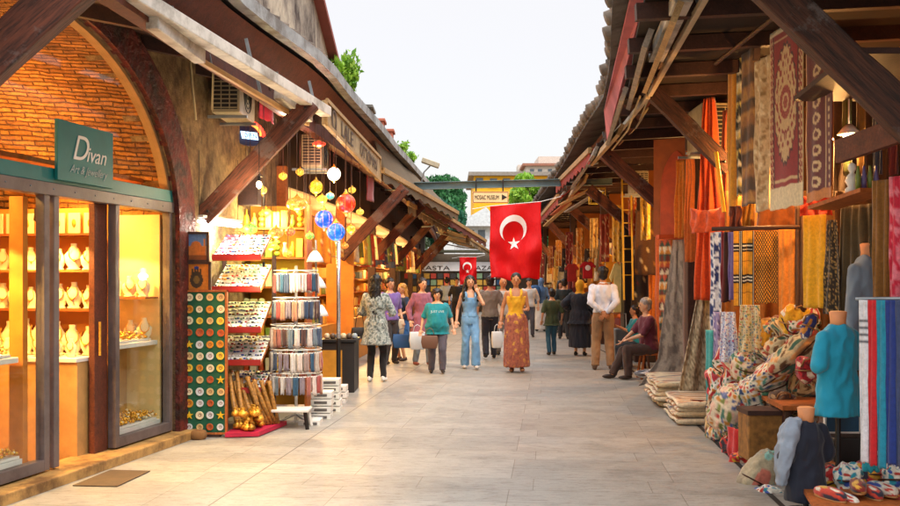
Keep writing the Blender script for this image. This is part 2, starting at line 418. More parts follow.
def vault_mat():
    t = NT('vault_brick'); tc = t.node('ShaderNodeTexCoord'); sp = t.node('ShaderNodeSeparateXYZ'); t.link(tc.outputs['Object'], sp.inputs[0])
    mz = t.node('ShaderNodeMath', operation='SUBTRACT'); t.link(sp.outputs[2], mz.inputs[0]); mz.inputs[1].default_value = 1.9
    at = t.node('ShaderNodeMath', operation='ARCTAN2'); t.link(mz.outputs[0], at.inputs[0]); t.link(sp.outputs[1], at.inputs[1])
    sc2 = t.node('ShaderNodeMath', operation='MULTIPLY'); t.link(at.outputs[0], sc2.inputs[0]); sc2.inputs[1].default_value = 1.95
    cb = t.node('ShaderNodeCombineXYZ'); t.link(sp.outputs[0], cb.inputs[0]); t.link(sc2.outputs[0], cb.inputs[1])
    n0 = t.noise(tc.outputs['Object'], 4, 4); mu = t.node('ShaderNodeVectorMath', operation='SCALE'); t.link(n0, mu.inputs[0]); mu.inputs[3].default_value = .06
    ad = t.node('ShaderNodeVectorMath', operation='ADD'); t.link(cb.outputs[0], ad.inputs[0]); t.link(mu.outputs[0], ad.inputs[1])
    br = t.node('ShaderNodeTexBrick'); t.link(ad.outputs[0], br.inputs['Vector']); br.inputs['Scale'].default_value = 1
    br.inputs['Brick Width'].default_value = .24; br.inputs['Row Height'].default_value = .045; br.inputs['Mortar Size'].default_value = .009; br.inputs['Mortar Smooth'].default_value = .7
    br.inputs['Color1'].default_value = (*C('c98a45'), 1); br.inputs['Color2'].default_value = (*C('94602c'), 1); br.inputs['Mortar'].default_value = (*C('6e4622'), 1)
    n = t.noise(tc.outputs['Object'], 10, 6, .75); n2 = t.noise(cb.outputs[0], 2.2, 4)
    a = t.mix(.9, br.outputs[0], t.ramp(n, [(.30, (.45, .4, .35)), (.62, (1.2, 1.15, 1.05))]), 'MULTIPLY')
    t.link(t.mix(.6, a, t.ramp(n2, [(.35, (.5, .45, .4)), (.6, (1.2, 1.15, 1.1))]), 'MULTIPLY'), t.b.inputs['Base Color']); t.b.inputs['Roughness'].default_value = .95
    m = t.node('ShaderNodeMath', operation='MULTIPLY_ADD'); t.link(br.outputs['Fac'], m.inputs[0]); m.inputs[1].default_value = -1.2; t.link(n, m.inputs[2]); t.bump(m.outputs[0], 1, .05); return t.m
def brick_mat(name, c1, c2, mortar, bw=.26, rh=.06, rot=(0, 0, 0), ms=.008):
    t = NT(name); co = t.coord(rot=rot); n0 = t.noise(co, 3, 3)
    ad = t.node('ShaderNodeVectorMath', operation='ADD'); t.link(co, ad.inputs[0])
    mu = t.node('ShaderNodeVectorMath', operation='SCALE'); t.link(n0, mu.inputs[0]); mu.inputs[3].default_value = .05; t.link(mu.outputs[0], ad.inputs[1])
    br = t.node('ShaderNodeTexBrick'); t.link(ad.outputs[0], br.inputs['Vector']); br.inputs['Scale'].default_value = 1
    br.inputs['Brick Width'].default_value = bw; br.inputs['Row Height'].default_value = rh; br.inputs['Mortar Size'].default_value = ms; br.inputs['Mortar Smooth'].default_value = .6
    br.inputs['Color1'].default_value = (*C(c1), 1); br.inputs['Color2'].default_value = (*C(c2), 1); br.inputs['Mortar'].default_value = (*C(mortar), 1)
    n = t.noise(co, 9, 5, .7)
    t.link(t.mix(.8, br.outputs[0], t.ramp(n, [(.3, (.45, .42, .4)), (.65, (1.15, 1.15, 1.1))]), 'MULTIPLY'), t.b.inputs['Base Color'])
    t.b.inputs['Roughness'].default_value = .85
    m = t.node('ShaderNodeMath', operation='MULTIPLY_ADD'); t.link(br.outputs['Fac'], m.inputs[0]); m.inputs[1].default_value = -1; t.link(n, m.inputs[2])
    t.bump(m.outputs[0], .9, .03); return t.m
def stone_wall():
    t = NT('old_stone_plaster'); co = t.coord()
    n1 = t.noise(co, 1.8, 8, .7); n2 = t.noise(co, 7, 8, .7); n3 = t.noise(t.coord(scale=(3, 3, .8)), 3, 6, .7)
    a = t.ramp(n1, [(.3, C('33261a')), (.45, C('6a5238')), (.58, C('927a56')), (.75, C('4f3a26'))])  # stone tones darkened overall to stand for shade on the wall
    a = t.mix(.6, a, t.ramp(n2, [(.35, (.3, .25, .2)), (.6, (1.1, 1.05, 1))]), 'MULTIPLY')
    a = t.mix(t.ramp(n3, [(.55, (0, 0, 0)), (.7, (.7, .7, .7))]), a, C('33261b'))
    t.link(a, t.b.inputs['Base Color']); t.b.inputs['Roughness'].default_value = .9; t.bump(n2, .9, .05); return t.m
FLOOR = floor_mat(); VAULT = vault_mat()
STONE = stone_wall()
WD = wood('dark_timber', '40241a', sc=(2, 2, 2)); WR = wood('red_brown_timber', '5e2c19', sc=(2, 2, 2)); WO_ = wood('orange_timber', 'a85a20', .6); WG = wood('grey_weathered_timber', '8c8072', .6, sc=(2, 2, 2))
WT = wood('tan_timber', 'a88555', .6, sc=(3, 3, 3))
PLUM = M('mauve_painted_frame', '6a605f', .45, scale=3, dirt='4a4040'); TEAL = M('teal_panel', '07706f', .5, var=.08)
REDARCH = M('oxblood_arch_paint', '5c1a12', .7, var=.5, scale=9, dirt='2a120c', bump=1, bscale=14, dist=.04)
WHITE = M('white_paint', 'e6e3da', .5, var=.06); CREAM = M('cream_plaster', 'e8d5a8', .8, var=.08); ALU = M('grey_metal', '8d9295', .4, .6)
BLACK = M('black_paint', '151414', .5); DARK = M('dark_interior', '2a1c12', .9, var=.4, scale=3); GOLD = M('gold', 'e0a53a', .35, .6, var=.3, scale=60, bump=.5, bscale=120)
IVORY = M('ivory_velvet', 'efdcae', .8, var=.06, sheen=.3); RED = M('red_cloth', 'd3101f', .7, var=.05, bump=.3, bscale=200, dist=.002); WHC = M('white_cloth', 'f2f0ee', .8, var=.03)
GLASS = glass(); YELP = M('warm_yellow_plaster', 'e8b45a', .8, var=.12); BROWNM = M('brown_metal', '4a2c1c', .5, .3)

def lamp(kind, name, loc, power, color=(1, .66, .3), size=.1, parent=None, rot=None, sy=None):
    l = bpy.data.lights.new(name, kind); l.energy = power; l.color = color
    if kind == 'AREA':
        l.size = size
        if sy: l.shape = 'RECTANGLE'; l.size_y = sy
    else: l.shadow_soft_size = size
    o = bpy.data.objects.new(name, l); col.objects.link(o)
    if parent is not None: o.parent = parent; o.location = V(loc)-WO.get(parent.name, V((0, 0, 0)))
    else: o.location = loc
    if rot is not None: o.rotation_euler = rot
    return o

# ================================================================ ground and street
mb = MB(); mb.add([(-150, -30, -.03), (150, -30, -.03), (150, 400, -.03), (-150, 400, -.03)], [(0, 1, 2, 3)])
mb.build('ground', M('bare_ground', '7a6d5c', .9, scale=.5), kind='structure')
ys = [-6, 4, 7, 9.93, 15, 20, 30, 50]
mb = MB()
L = [V((LW(y)-2.6, y, 0)) for y in ys]; Rr = [V((RF(y)+2.6, y, 0)) for y in ys]; n = len(ys)
mb.add(L+Rr, [(i, n+i, n+i+1, i+1) for i in range(n-1)])
mb.build('street_paving', FLOOR, kind='structure')
# drain channel with an iron edge along the right stalls
mb = MB(); ys2 = [5.5, 7.85, 10.7, 15, 20, 30]
for a, b in zip(ys2, ys2[1:]):
    for o, wd in ((-.30, .022),):
        x0, x1 = RF(a)+o, RF(b)+o
        mb.add([(x0-wd, a, .004), (x0+wd, a, .004), (x1+wd, b, .004), (x1-wd, b, .004)], [(0, 1, 2, 3)])
mb.build('drain_channel', M('drain_iron', '2e2a27', .6, .4), kind='structure')

# ================================================================ jewellery shop (left foreground)
AX = V((.2014, 1, 0)).normalized(); NI = V((-1, .2014, 0)).normalized()      # along facade, into the shop
def FP(Y, z, d=0): return V((-3.31+(Y-7)*.2014, Y, z))+NI*d
YC, SPAN, ZS, RISE = 7.50, 2.12, 2.15, 1.72
def arch(t, k=1.0, d=0, ext=0):   # t 0..pi from far side to near side
    return FP(YC+math.cos(t)*(SPAN+ext)*k, ZS+math.sin(t)*(RISE+ext)*k, d)
shop = thing('jewellery_shop', 'vaulted stone jewellery shop with dark red arch, plum framed glass front and teal sign', 'shop', FP(7.5, 0))
mb = MB(); N = 32                                  # facade wall around the arch, with thickness
ins = [FP(YC+SPAN, 0)]+[arch(PI*i/N) for i in range(N+1)]+[FP(YC-SPAN, 0)]
outs = [FP(10.35, 0)]+[None]*(N+1)+[FP(3.6, 0)]
for i in range(N+1):
    t = PI*i/N; c, s = math.cos(t), math.sin(t)
    yy = YC+max(-1, min(1, c*1.6))*(2.85 if c > 0 else 3.9); zz = 2.2+min(1, s*1.6)*2.4
    outs[i+1] = FP(yy, zz)
for dd in (0, .32):
    vs = [p+NI*dd for p in ins]+[p+NI*dd for p in outs]; m = len(ins)
    mb.add(vs, [(i, i+1, m+i+1, m+i) for i in range(m-1)])
vs = ins+[p+NI*.32 for p in ins]; mb.add(vs, [(i, i+1, m+i+1, m+i) for i in range(m-1)])
mb.add([FP(10.35, 0), FP(10.35, 0, .32), FP(10.35, 4.6, .32), FP(10.35, 4.6)], [(0, 1, 2, 3)])
mb.build('wall', STONE, shop)
mb = MB()                                          # proud dark-red arch band
prof = [(0.0, -.05), (.34, -.05), (.34, .02), (0.0, .10)]
def bandpt(t, e, d):
    if t < 0: return FP(YC+SPAN+e, ZS+t, d)
    if t > PI: return FP(YC-SPAN-e, ZS-(t-PI), d)
    return arch(t, 1, d, e)
ts = [-ZS+.0, -1.2, -.5]+[PI*i/40 for i in range(41)]+[PI+.6, PI+1.4, PI+ZS]
vs = [bandpt(t, e, d) for t in ts for e, d in prof]
mb.add(vs, [(i*4+k, i*4+(k+1) % 4, (i+1)*4+(k+1) % 4, (i+1)*4+k) for i in range(len(ts)-1) for k in range(4)])
mb.build('arch_band', REDARCH, shop)
mb = MB(); vs = [bandpt(t, e, d) for t in ts for e, d in ((-.035, .03), (.0, .03), (0, .12), (-.035, .12))]
mb.add(vs, [(i*4+k, i*4+(k+1) % 4, (i+1)*4+(k+1) % 4, (i+1)*4+k) for i in range(len(ts)-1) for k in range(4)])
mb.build('arch_frame', M('tan_frame', '9c7a52', .5), shop)
# barrel vault and side walls inside
mb = MB(); D0, D1 = .14, 4.2
tv = [PI*i/24 for i in range(25)]
pts = [FP(YC+SPAN, 0)]+[arch(t) for t in tv]+[FP(YC-SPAN, 0)]
nd = 10
vs = [p+NI*(D0+(D1-D0)*j/nd) for j in range(nd+1) for p in pts]; m = len(pts)
mb.add(vs, [(j*m+i, j*m+i+1, (j+1)*m+i+1, (j+1)*m+i) for j in range(nd) for i in range(m-1)])
mb.add([p+NI*D1 for p in pts], [tuple(range(m))])
mb.build('brick_vault', VAULT, shop)
mb = MB(); mb.add([FP(YC-SPAN, .02, .1), FP(YC+SPAN, .02, .1), FP(YC+SPAN, .02, D1), FP(YC-SPAN, .02, D1)], [(0, 1, 2, 3)])
mb.build('shop_floor', M('terracotta_floor', '8a4a22', .4), shop)
rotF = Matrix.Rotation(-math.atan(.2014), 3, 'Z')      # local y along the facade
def fbox(mb, y0, y1, z0, z1, d0, d1):
    a = FP(y0, z0, d0); b = FP(y1, z0, d0)
    mb.prism([FP(y0, z0, d0), FP(y1, z0, d0), FP(y1, z0, d1), FP(y0, z0, d1)], (0, 0, z1-z0)); return mb
# step
mb = MB(); fbox(mb, 4.5, 9.95, -.02, .085, -.16, .25); mb.build('step', M('worn_stone_step', 'b58d52', .6, dirt='6a4c2a'), shop, bevel=.012)
# frame
def rail(name, y0, y1, z0, z1, d0=0.02, d1=.10, mat=None, bev=.004): 
    q = MB(); fbox(q, y0, y1, z0, z1, d0, d1); return q.build(name, mat or PLUM, shop, bevel=bev)
rail('frame_header', 5.45, 9.60, 2.30, 2.40, .0, .12); rail('teal_band', 5.45, 9.60, 2.402, 2.52, .01, .1, TEAL)
q = MB()
for k in range(14): q.ell(FP(5.6+k*.29, 2.35, -.002), (.008, .008, .008), 6, 4)
q.build('frame_bolt', ALU, shop)
sign = MB(); fbox(sign, 7.64, 8.44, 2.43, 2.92, -.03, .0); sg = sign.build('sign_panel', TEAL, shop, bevel=.003)
rt = AX; up = V((0, 0, 1)); WHT = M('sign_lettering', 'e9e6dc', .5, var=.03)
text('sign_lettering', 'D', WHT, sg, FP(7.93, 2.62, -.034), rt, up, .30, shear=.35)
text('sign_lettering', 'ivan', WHT, sg, FP(8.17, 2.62, -.034), rt, up, .19, shear=.35)
text('sign_lettering', 'Art & Jewellery', M('grey_lettering', '9fb0ac', .5), sg, FP(8.06, 2.505, -.034), rt, up, .10, shear=.5, fit=.56)
text('frame_lettering', '150', WHT, shop, FP(8.42, 2.44, .006), rt, up, .055)
for a, b, z0 in ((7.54, 7.61, .1), (7.665, 7.735, .1), (8.565, 8.63, .1), (9.60-.055, 9.60, .1), (5.45, 5.53, .1), (6.35, 6.42, .1)):
    rail('frame_post', a, b, z0, 2.30)
for a, b in ((5.53, 6.35), (6.42, 7.54), (8.63, 9.545)): rail('frame_sill', a, b, .1, .19)
for a, b in ((5.53, 6.35), (6.42, 7.54), (8.63, 9.545)):
    q = MB(); q.prism([FP(a, .19, .05), FP(b, .19, .05), FP(b, .19, .058), FP(a, .19, .058)], (0, 0, 2.11)); q.build('window_pane', GLASS, shop)
q = MB(); ap = [FP(YC+SPAN, 2.52, .06)]+[arch(PI*i/32, .985, .06) for i in range(33)]+[FP(YC-SPAN, 2.52, .06)]
ap = [p for p in ap if p.z >= 2.52]; q.prism(ap, NI*.008); q.build('arch_pane', GLASS, shop)
# open timber door leaf, swung inwards
q = MB(); q.prism([FP(8.36, .06, .10), FP(8.56, .06, .10), FP(8.56, .06, .16), FP(8.36, .06, .16)], (0, 0, 2.24)); dr = q.build('door', WR, shop, bevel=.006)
q = MB(); q.tube([FP(8.40, .95, .075), FP(8.40, 1.25, .075)], .012); q.build('door_handle', GOLD, dr)
# display walls, counters
INT = M('cream_display_lining', 'f0cf8a', .6, var=.05)
q = MB(); fbox(q, 5.4, 9.62, .02, 2.28, 1.72, 1.78); q.build('display_back', YELP, shop)
q = MB(); fbox(q, 5.5, 9.6, 2.60, 2.64, .30, 1.7); q.build('display_canopy', WO_, shop)
for y0, y1 in ((8.702, 8.74), (9.56, 9.60)):
    q = MB(); fbox(q, y0, y1, .1, 2.28, .14, 1.7); q.build('display_side', INT, shop)
for y0, y1 in ((7.44, 7.50),):
    q = MB(); fbox(q, y0, y1, .1, 2.28, .14, .26); q.build('display_side', M('amber_display_side', 'd9812a', .6), shop)
for y0, y1, z in ((5.5, 7.42, .97), (8.74, 9.56, .97)):
    q = MB(); fbox(q, y0, y1, z, z+.045, .16, .55); q.build('display_counter', WHITE, shop, bevel=.006)
    q = MB(); fbox(q, y0, y1, .03, z-.002, .50, .54); q.build('counter_front', M('tan_counter_front', 'b98f55', .6), shop)
    q = MB(); fbox(q, y0, y1, .10, .22, .13, .48); q.build('display_plinth', WHITE, shop)
q = MB(); fbox(q, 8.22, 8.64, .03, .90, .18, 1.70); q.build('counter_front', M('tan_counter_front', 'b98f55', .6), shop)
q = MB(); fbox(q, 8.19, 8.64, .902, .94, .17, 1.71); q.build('display_counter', WHITE, shop, bevel=.006)
q = MB(); fbox(q, 8.642, 8.698, .03, 2.28, .14, 1.71); q.build('display_wall', M('orange_display_wall', 'd98f3a', .6, var=.05), shop)
for z in (1.36, 1.71, 2.04):
    q = MB(); fbox(q, 8.42, 8.64, z-.02, z, .18, 1.70); q.build('shelf', WO_, shop)
for z in (1.45, 1.85):
    q = MB(); fbox(q, 8.75, 9.55, z-.008, z, 1.2, 1.70); q.build('shelf', WO_, shop)
# necklace busts
def make_bust():
    r = thing('necklace_bust', 'ivory velvet necklace bust with a gold chain', 'jewellery bust')
    q = MB(); q.rings([((0, 0, 0), .055, .03), ((0, 0, .012), .055, .03), ((0, 0, .02), .04, .022), ((0, 0, .06), .065, .028), ((0, -.004, .12), .072, .03), ((0, 0, .15), .045, .024), ((0, .004, .19), .022, .018), ((0, .004, .215), .024, .02)], 14)
    q.build('bust', IVORY, r, smooth=True)
    q = MB(); q.tube([V((math.sin(a)*.042, -.034+abs(math.cos(a/2))*.004-.004, .135-.055*math.cos(a)*1.0+.0)) for a in [(-2.3+4.6*i/16) for i in range(17)]], .004, 5)
    q.ell((0, -.042, .076), (.010, .006, .013), 8, 5); q.build('necklace', GOLD, r, smooth=True)
    return r
bust0 = make_bust(); usedb = [0]
def put_bust(Y, z, d, lab, grp):
    o = bust0 if not usedb[0] else copy_tree(bust0); usedb[0] = 1
    place(o, FP(Y, z, d), math.atan2(AX.y, AX.x)+R.uniform(-.15, .15), R.uniform(.95, 1.12)); tag(o, lab, 'jewellery bust', grp)
def put_b2(Y, z, d, lab, grp):
    put_bust(Y, z, d, lab, grp); o = list(col.objects)[-1]
def row_busts(Y, z, ds, lab, grp, sc_k=1.0):
    for d in ds:
        o = bust0 if not usedb[0] else copy_tree(bust0); usedb[0] = 1
        place(o, FP(Y, z, d), R.uniform(-.4, .45), R.uniform(.82, 1.18)*sc_k); tag(o, lab, 'jewellery bust', grp)
for z_ in (1.45,): q = MB(); fbox(q, 9.30, 9.555, z_-.015, z_, .15, 1.6); q.build('shelf', WO_, shop)
row_busts(9.44, 1.45, [.25+.15*i for i in range(8)], 'ivory necklace bust on the upper shelf of the right window', 'necklace busts on the right window shelf')
row_busts(9.44, 1.016, [.24+.15*i for i in range(3)], 'ivory necklace bust at the end of the white counter in the right window', 'necklace busts on the right window counter', .9)
row_busts(9.0, 1.016, [.42, .50], 'ivory necklace bust midway along the white counter in the right window', 'necklace busts midway on the right window counter', .9)
DS = [.27+.145*i for i in range(10)]
row_busts(8.53, 1.36, DS, 'ivory necklace bust on the lower shelf facing the shop door', 'necklace busts on the lower shelf')
row_busts(8.53, 1.71, DS, 'ivory necklace bust on the middle shelf facing the shop door', 'necklace busts on the middle shelf')
row_busts(8.50, .94, [.25+.16*i for i in range(9)], 'tall ivory necklace bust at the back of the counter inside the door', 'necklace busts at the back of the counter', 1.45)
row_busts(8.32, .94, [.30+.16*i for i in range(9)], 'small ivory necklace bust at the front of the counter inside the door', 'necklace busts at the front of the counter', .8)
for Y in [5.9+.26*i for i in range(6)]: put_bust(Y, 1.016, .45, 'ivory necklace bust on the white counter in the left window', 'necklace busts in the left window')
q = MB()
for i in range(9): q = MB(); q.prism([FP(8.60, 2.045, .24+.16*i), FP(8.60, 2.045, .36+.16*i), FP(8.615, 2.045, .36+.16*i), FP(8.615, 2.045, .24+.16*i)], (0, 0, .19)); q.mi = 1; q.ell(FP(8.595, 2.14, .30+.16*i), (.02, .006, .04), 8, 5); q.build('price_card', [IVORY, GOLD], label='ivory card with a gold chain standing on the top shelf facing the shop door', cat='card', group='cards on the top shelf')
q = MB(); fbox(q, 8.22, 8.28, .942, 1.02, .42, .48); q.build('ring_box', M('red_box', 'c41a10', .5), label='small red ring box on the jewellery counter in the doorway', cat='box')
# gold trays
def gold_tray(y0, y1, z, d0, d1, lab, nx=34, nd=12):
    t = thing('jewellery_tray', lab, 'jewellery tray', FP((y0+y1)/2, z, (d0+d1)/2))
    q = MB(); fbox(q, y0, y1, z, z+.02, d0, d1); q.build('tray', WHITE, t)
    q = MB()
    for i in range(nx):
        for j in range(nd):
            c = FP(y0+(y1-y0)*(i+.5+R.uniform(-.3, .3))/nx, z+.035+R.uniform(0, .05), d0+(d1-d0)*(j+.5+R.uniform(-.3, .3))/nd)
            rr = R.uniform(.010, .019); q.mi = 0 if R.random() < .9 else 1
            q.ell(c, (rr, rr, rr*.8), 6, 4)
    q.mi = 0; g = q.build('gold_ornament', [GOLD, IVORY], t, smooth=True, kind='stuff')
gold_tray(8.76, 9.50, .225, .14, .47, 'low window tray heaped with gold ornaments right of the doorway')
gold_tray(6.44, 7.40, .225, .14, .47, 'low window tray heaped with gold ornaments left of the doorway')
gold_tray(8.78, 9.50, 1.018, .2, .5, 'tray of gold rings on the white counter in the right window', 22, 10)
gold_tray(5.6, 7.35, 1.018, .18, .36, 'tray of gold rings on the white counter in the left window', 30, 4)
# black spotlights under the header
def spot_thing(Y, lab):
    t = thing('spotlight', lab, 'spotlight', FP(Y, 2.13, .5))
    q = MB(); q.lathe([(.05, 2.13), (.062, 2.14), (.055, 2.24), (.03, 2.26), (.012, 2.30)], FP(Y, 0, .5), 14); q.tube([FP(Y, 2.29, .5), FP(Y, 2.64, .5)], .008); q.build('shade', BLACK, t, smooth=True)
    q = MB(); q.ell(FP(Y, 2.128, .5), (.042, .042, .012), 10, 5); q.build('bulb', glow('warm_bulb', (1, .75, .4), 14), t)
    lamp('SPOT', 'light', FP(Y, 2.10, .5), 115, (1, .56, .14), .04, t).data.spot_size = 2.2
for Y, l in ((7.08, 'black spotlight hanging at the top of the left window, nearer the door'), (6.72, 'black spotlight hanging at the top of the left window, farther from the door'), (8.18, 'black spotlight hanging inside the open doorway'), (9.1, 'black spotlight hanging inside the right window')): spot_thing(Y, l)
# ceiling luminaires of the shop (seen through the arch)
def shop_lum(Y, z, d, pw, lab):
    t = thing('ceiling_lamp', lab, 'ceiling lamp', FP(Y, z, d))
    q = MB(); fbox(q, Y-.11, Y+.11, z, z+.015, d-.012, d+.012); q.build('tube', glow('warm_tube', (1, .82, .5), 12), t)
    q = MB(); fbox(q, Y-.13, Y+.13, z+.017, z+.045, d-.02, d+.02); q.tube([FP(Y, z+.04, d), FP(Y, z+.3, d)], .006); q.build('housing', BLACK, t)
    lamp('POINT', 'light', FP(Y, z-.06, d), pw*2.2, (1, .58, .18), .08, t)
shop_lum(8.55, 2.98, 1.3, 42, 'short glowing ceiling tube under the brick vault behind the arch glass'); shop_lum(6.6, 3.0, 1.6, 42, 'glowing ceiling tube under the brick vault behind the teal sign')
lamp('AREA', 'light', FP(7.7, 2.56, .45), 80, (1, .56, .14), .25, shop, (0, .35, math.atan(-.2014)), 2.0)
lamp('AREA', 'light', FP(9.1, 2.56, .9), 50, (1, .56, .14), .7, shop, (0, 0, 0), .7)
# doormat on the pavement
q = MB(); q.prism([(-2.96, 7.45, .004), (-2.60, 7.42, .004), (-2.53, 8.02, .004), (-2.88, 8.06, .004)], (0, 0, .006))
q.build('floor_grate', M('dark_grate', '5c4a34', .7), label='dark rectangular grate in the paving before the jewellery door', cat='grate')

# ================================================================ left arcade building
arc = thing('arcade_building', 'long low arcade on the left with stucco parapet and brown timber eaves', 'building', (LW(20), 20, 0))
Ys = [9.6+1.6*i for i in range(26)]
def strip(mb, fa, fb, Y): 
    a = [fa(y) for y in Y]; b = [fb(y) for y in Y]; n = len(Y)
    return mb.add(a+b, [(i, i+1, n+i+1, n+i) for i in range(n-1)])
YF = [4+.75*i for i in range(62)]
und = lambda y: .05*noise.noise(V((y*.35, 3, 1)))
q = MB(); strip(q, lambda y: V((LX(y)-.02, y, 4.12+und(y))), lambda y: V((LW(y)-2.5, y, 4.75)), YF); strip(q, lambda y: V((LX(y)-.02, y, 4.20+und(y))), lambda y: V((LW(y)-2.5, y, 5.6)), YF)
strip(q, lambda y: V((LX(y)-.02, y, 4.12+und(y))), lambda y: V((LX(y)-.02, y, 4.20+und(y))), YF)
q.build('roof', M('old_roof_sheet', '5f574f', .8, dirt='3b3027'), arc)
q = MB()
for k in range(int(46/.28)):
    y = 4+k*.28
    q.tube([V((LX(y)+.03, y, 4.21+und(y))), V((LX(y)-.35, y, 4.36+und(y))), V((LX(y)-1.0, y, 4.62))], .075, 8)
q.build('roof_tile', M('weathered_tile', '7d6f62', .85, var=.35, scale=3, dirt='4b4038'), arc, smooth=True)
# gutter
q = MB()
for y0, y1 in zip(YF, YF[1:]):
    a, b = V((LX(y0)+.07, y0, 4.13+und(y0))), V((LX(y1)+.07, y1, 4.13+und(y1)))
    q.bar(a, b, .11, .13)
q.build('gutter', M('zinc_gutter', '9b9c9a', .5, .3, var=.25, dirt='6a6259'), arc)
# fascia + boarded soffit
q = MB(); strip(q, lambda y: V((LX(y)-.04, y, 4.06)), lambda y: V((LX(y)-.30, y, 3.74)), YF); strip(q, lambda y: V((LX(y)-.08, y, 4.06)), lambda y: V((LX(y)-.34, y, 3.74)), YF)
strip(q, lambda y: V((LX(y)-.30, y, 3.74)), lambda y: V((LX(y)-.34, y, 3.74)), YF)
q.build('fascia_board', WR, arc)
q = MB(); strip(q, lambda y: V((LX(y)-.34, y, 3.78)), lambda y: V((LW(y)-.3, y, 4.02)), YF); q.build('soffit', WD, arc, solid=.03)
for k in range(40):
    y = 4.6+k*1.1; q = MB()
    q.bar((LX(y)-.20, y, 3.70), (LW(y)-.2, y, 3.92), .09, .13); q.build('rafter', WD, arc)
q = MB(); yy = [4, 10, 16, 22, 30, 40, 50]
for a, b in zip(yy, yy[1:]): q.bar((LX(a)-.28, a, 3.60), (LX(b)-.28, b, 3.60), .13, .16)
q.build('purlin', WR, arc)
# walls behind the stalls
q = MB(); BW = lambda y: LW(y)-1.5
Yw = [13.2, 15, 20, 30, 40, 50]; strip(q, lambda y: V((BW(y), y, 0)), lambda y: V((BW(y), y, 4.0)), Yw)
q.build('back_wall', YELP, arc)
q = MB(); strip(q, lambda y: V((LW(y), y, 0)), lambda y: V((LW(y), y, 4.2)), [9.98, 11, 12, 13.2])
q.add([(LW(13.2), 13.2, 0), (BW(13.2), 13.2, 0), (BW(13.2), 13.2, 4), (LW(13.2), 13.2, 4)], [(0, 1, 2, 3)])
q.build('stone_wall', STONE, arc)
q = MB(); strip(q, lambda y: V((LW(y), y, 2.95)), lambda y: V((LW(y), y, 4.0)), Yw); q.build('upper_wall', M('dark_brown_boarding', '4a2f1d', .8, var=.4, scale=3), arc, solid=.08)
q = MB()     # ceiling over the bays
strip(q, lambda y: V((LW(y), y, 2.98)), lambda y: V((BW(y), y, 2.98)), Yw); q.build('bay_ceiling', WO_, arc, solid=.04)
# stucco parapet near, seen above the gutter
q = MB(); PY = [5, 7, 9.5, 11.2, 12.3]
top = lambda y: interp(y, [(5, 6.6), (9.5, 5.36), (11.2, 4.95), (12.3, 4.42)])
for o in (-.10, -.5): strip(q, lambda y: V((LX(y)+o, y, 4.2)), lambda y: V((LX(y)+o, y, top(y))), PY)
strip(q, lambda y: V((LX(y)-.10, y, top(y))), lambda y: V((LX(y)-.5, y, top(y))), PY); q.add([(LX(12.3)-.1, 12.3, 4.2), (LX(12.3)-.5, 12.3, 4.2), (LX(12.3)-.5, 12.3, top(12.3)), (LX(12.3)-.1, 12.3, top(12.3))], [(0, 1, 2, 3)])
t_ = NT('weathered_stucco'); co = t_.coord(scale=(1, 1, .5)); n1 = t_.noise(co, 3, 8, .7)
t_.link(t_.ramp(n1, [(.35, C('463a34')), (.48, C('8f8477')), (.62, C('bdb19c')), (.75, C('6d5a4e'))]), t_.b.inputs['Base Color']); t_.b.inputs['Roughness'].default_value = .9; t_.bump(n1, .8, .03)
q.build('parapet', t_.m, arc)
q = MB()
for a, b in zip(PY, PY[1:]): q.bar((LX(a)-.04, a, top(a)+.03), (LX(b)-.04, b, top(b)+.03), .12, .06)
q.build('parapet_coping', M('red_coping', '8a4b40', .8), arc)
# posts and braces
for y in (13.2, 17.4, 21.4, 26.3, 34.2, 42):
    q = MB(); q.box((LW(y)+.04, y, 1.6), (.17, .17, 3.2)); q.build('post', WO_ if y < 20 else WD, arc, bevel=.01)
def grain(name, c):
    c = C(c); t = NT(name); co = t.coord(scale=(.5, 5, 5)); n1 = t.noise(co, 4, 9, .7); n2 = t.noise(t.coord(scale=(1.2, 14, 14)), 5, 5, .6); n3 = t.noise(t.coord(), 2.2, 6, .75)
    a = t.ramp(n1, [(.32, sc_(c, .3)), (.48, c), (.62, sc_(c, 1.5)), (.74, sc_(c, .6))]); a = t.mix(.7, a, t.ramp(n2, [(.38, (.25, .22, .2)), (.5, (1, 1, 1)), (.7, (1.35, 1.25, 1.2))]), 'MULTIPLY')
    a = t.mix(t.ramp(n3, [(.56, (0, 0, 0)), (.64, (.7, .7, .7))]), a, tuple(v*.6+.09 for v in c)); t.link(a, t.b.inputs['Base Color']); t.b.inputs['Roughness'].default_value = .75; t.bump(n2, .8, .012); return t.m
GR1 = grain('weathered_red_timber', '552a19'); GR2 = grain('weathered_dark_timber', '452516')
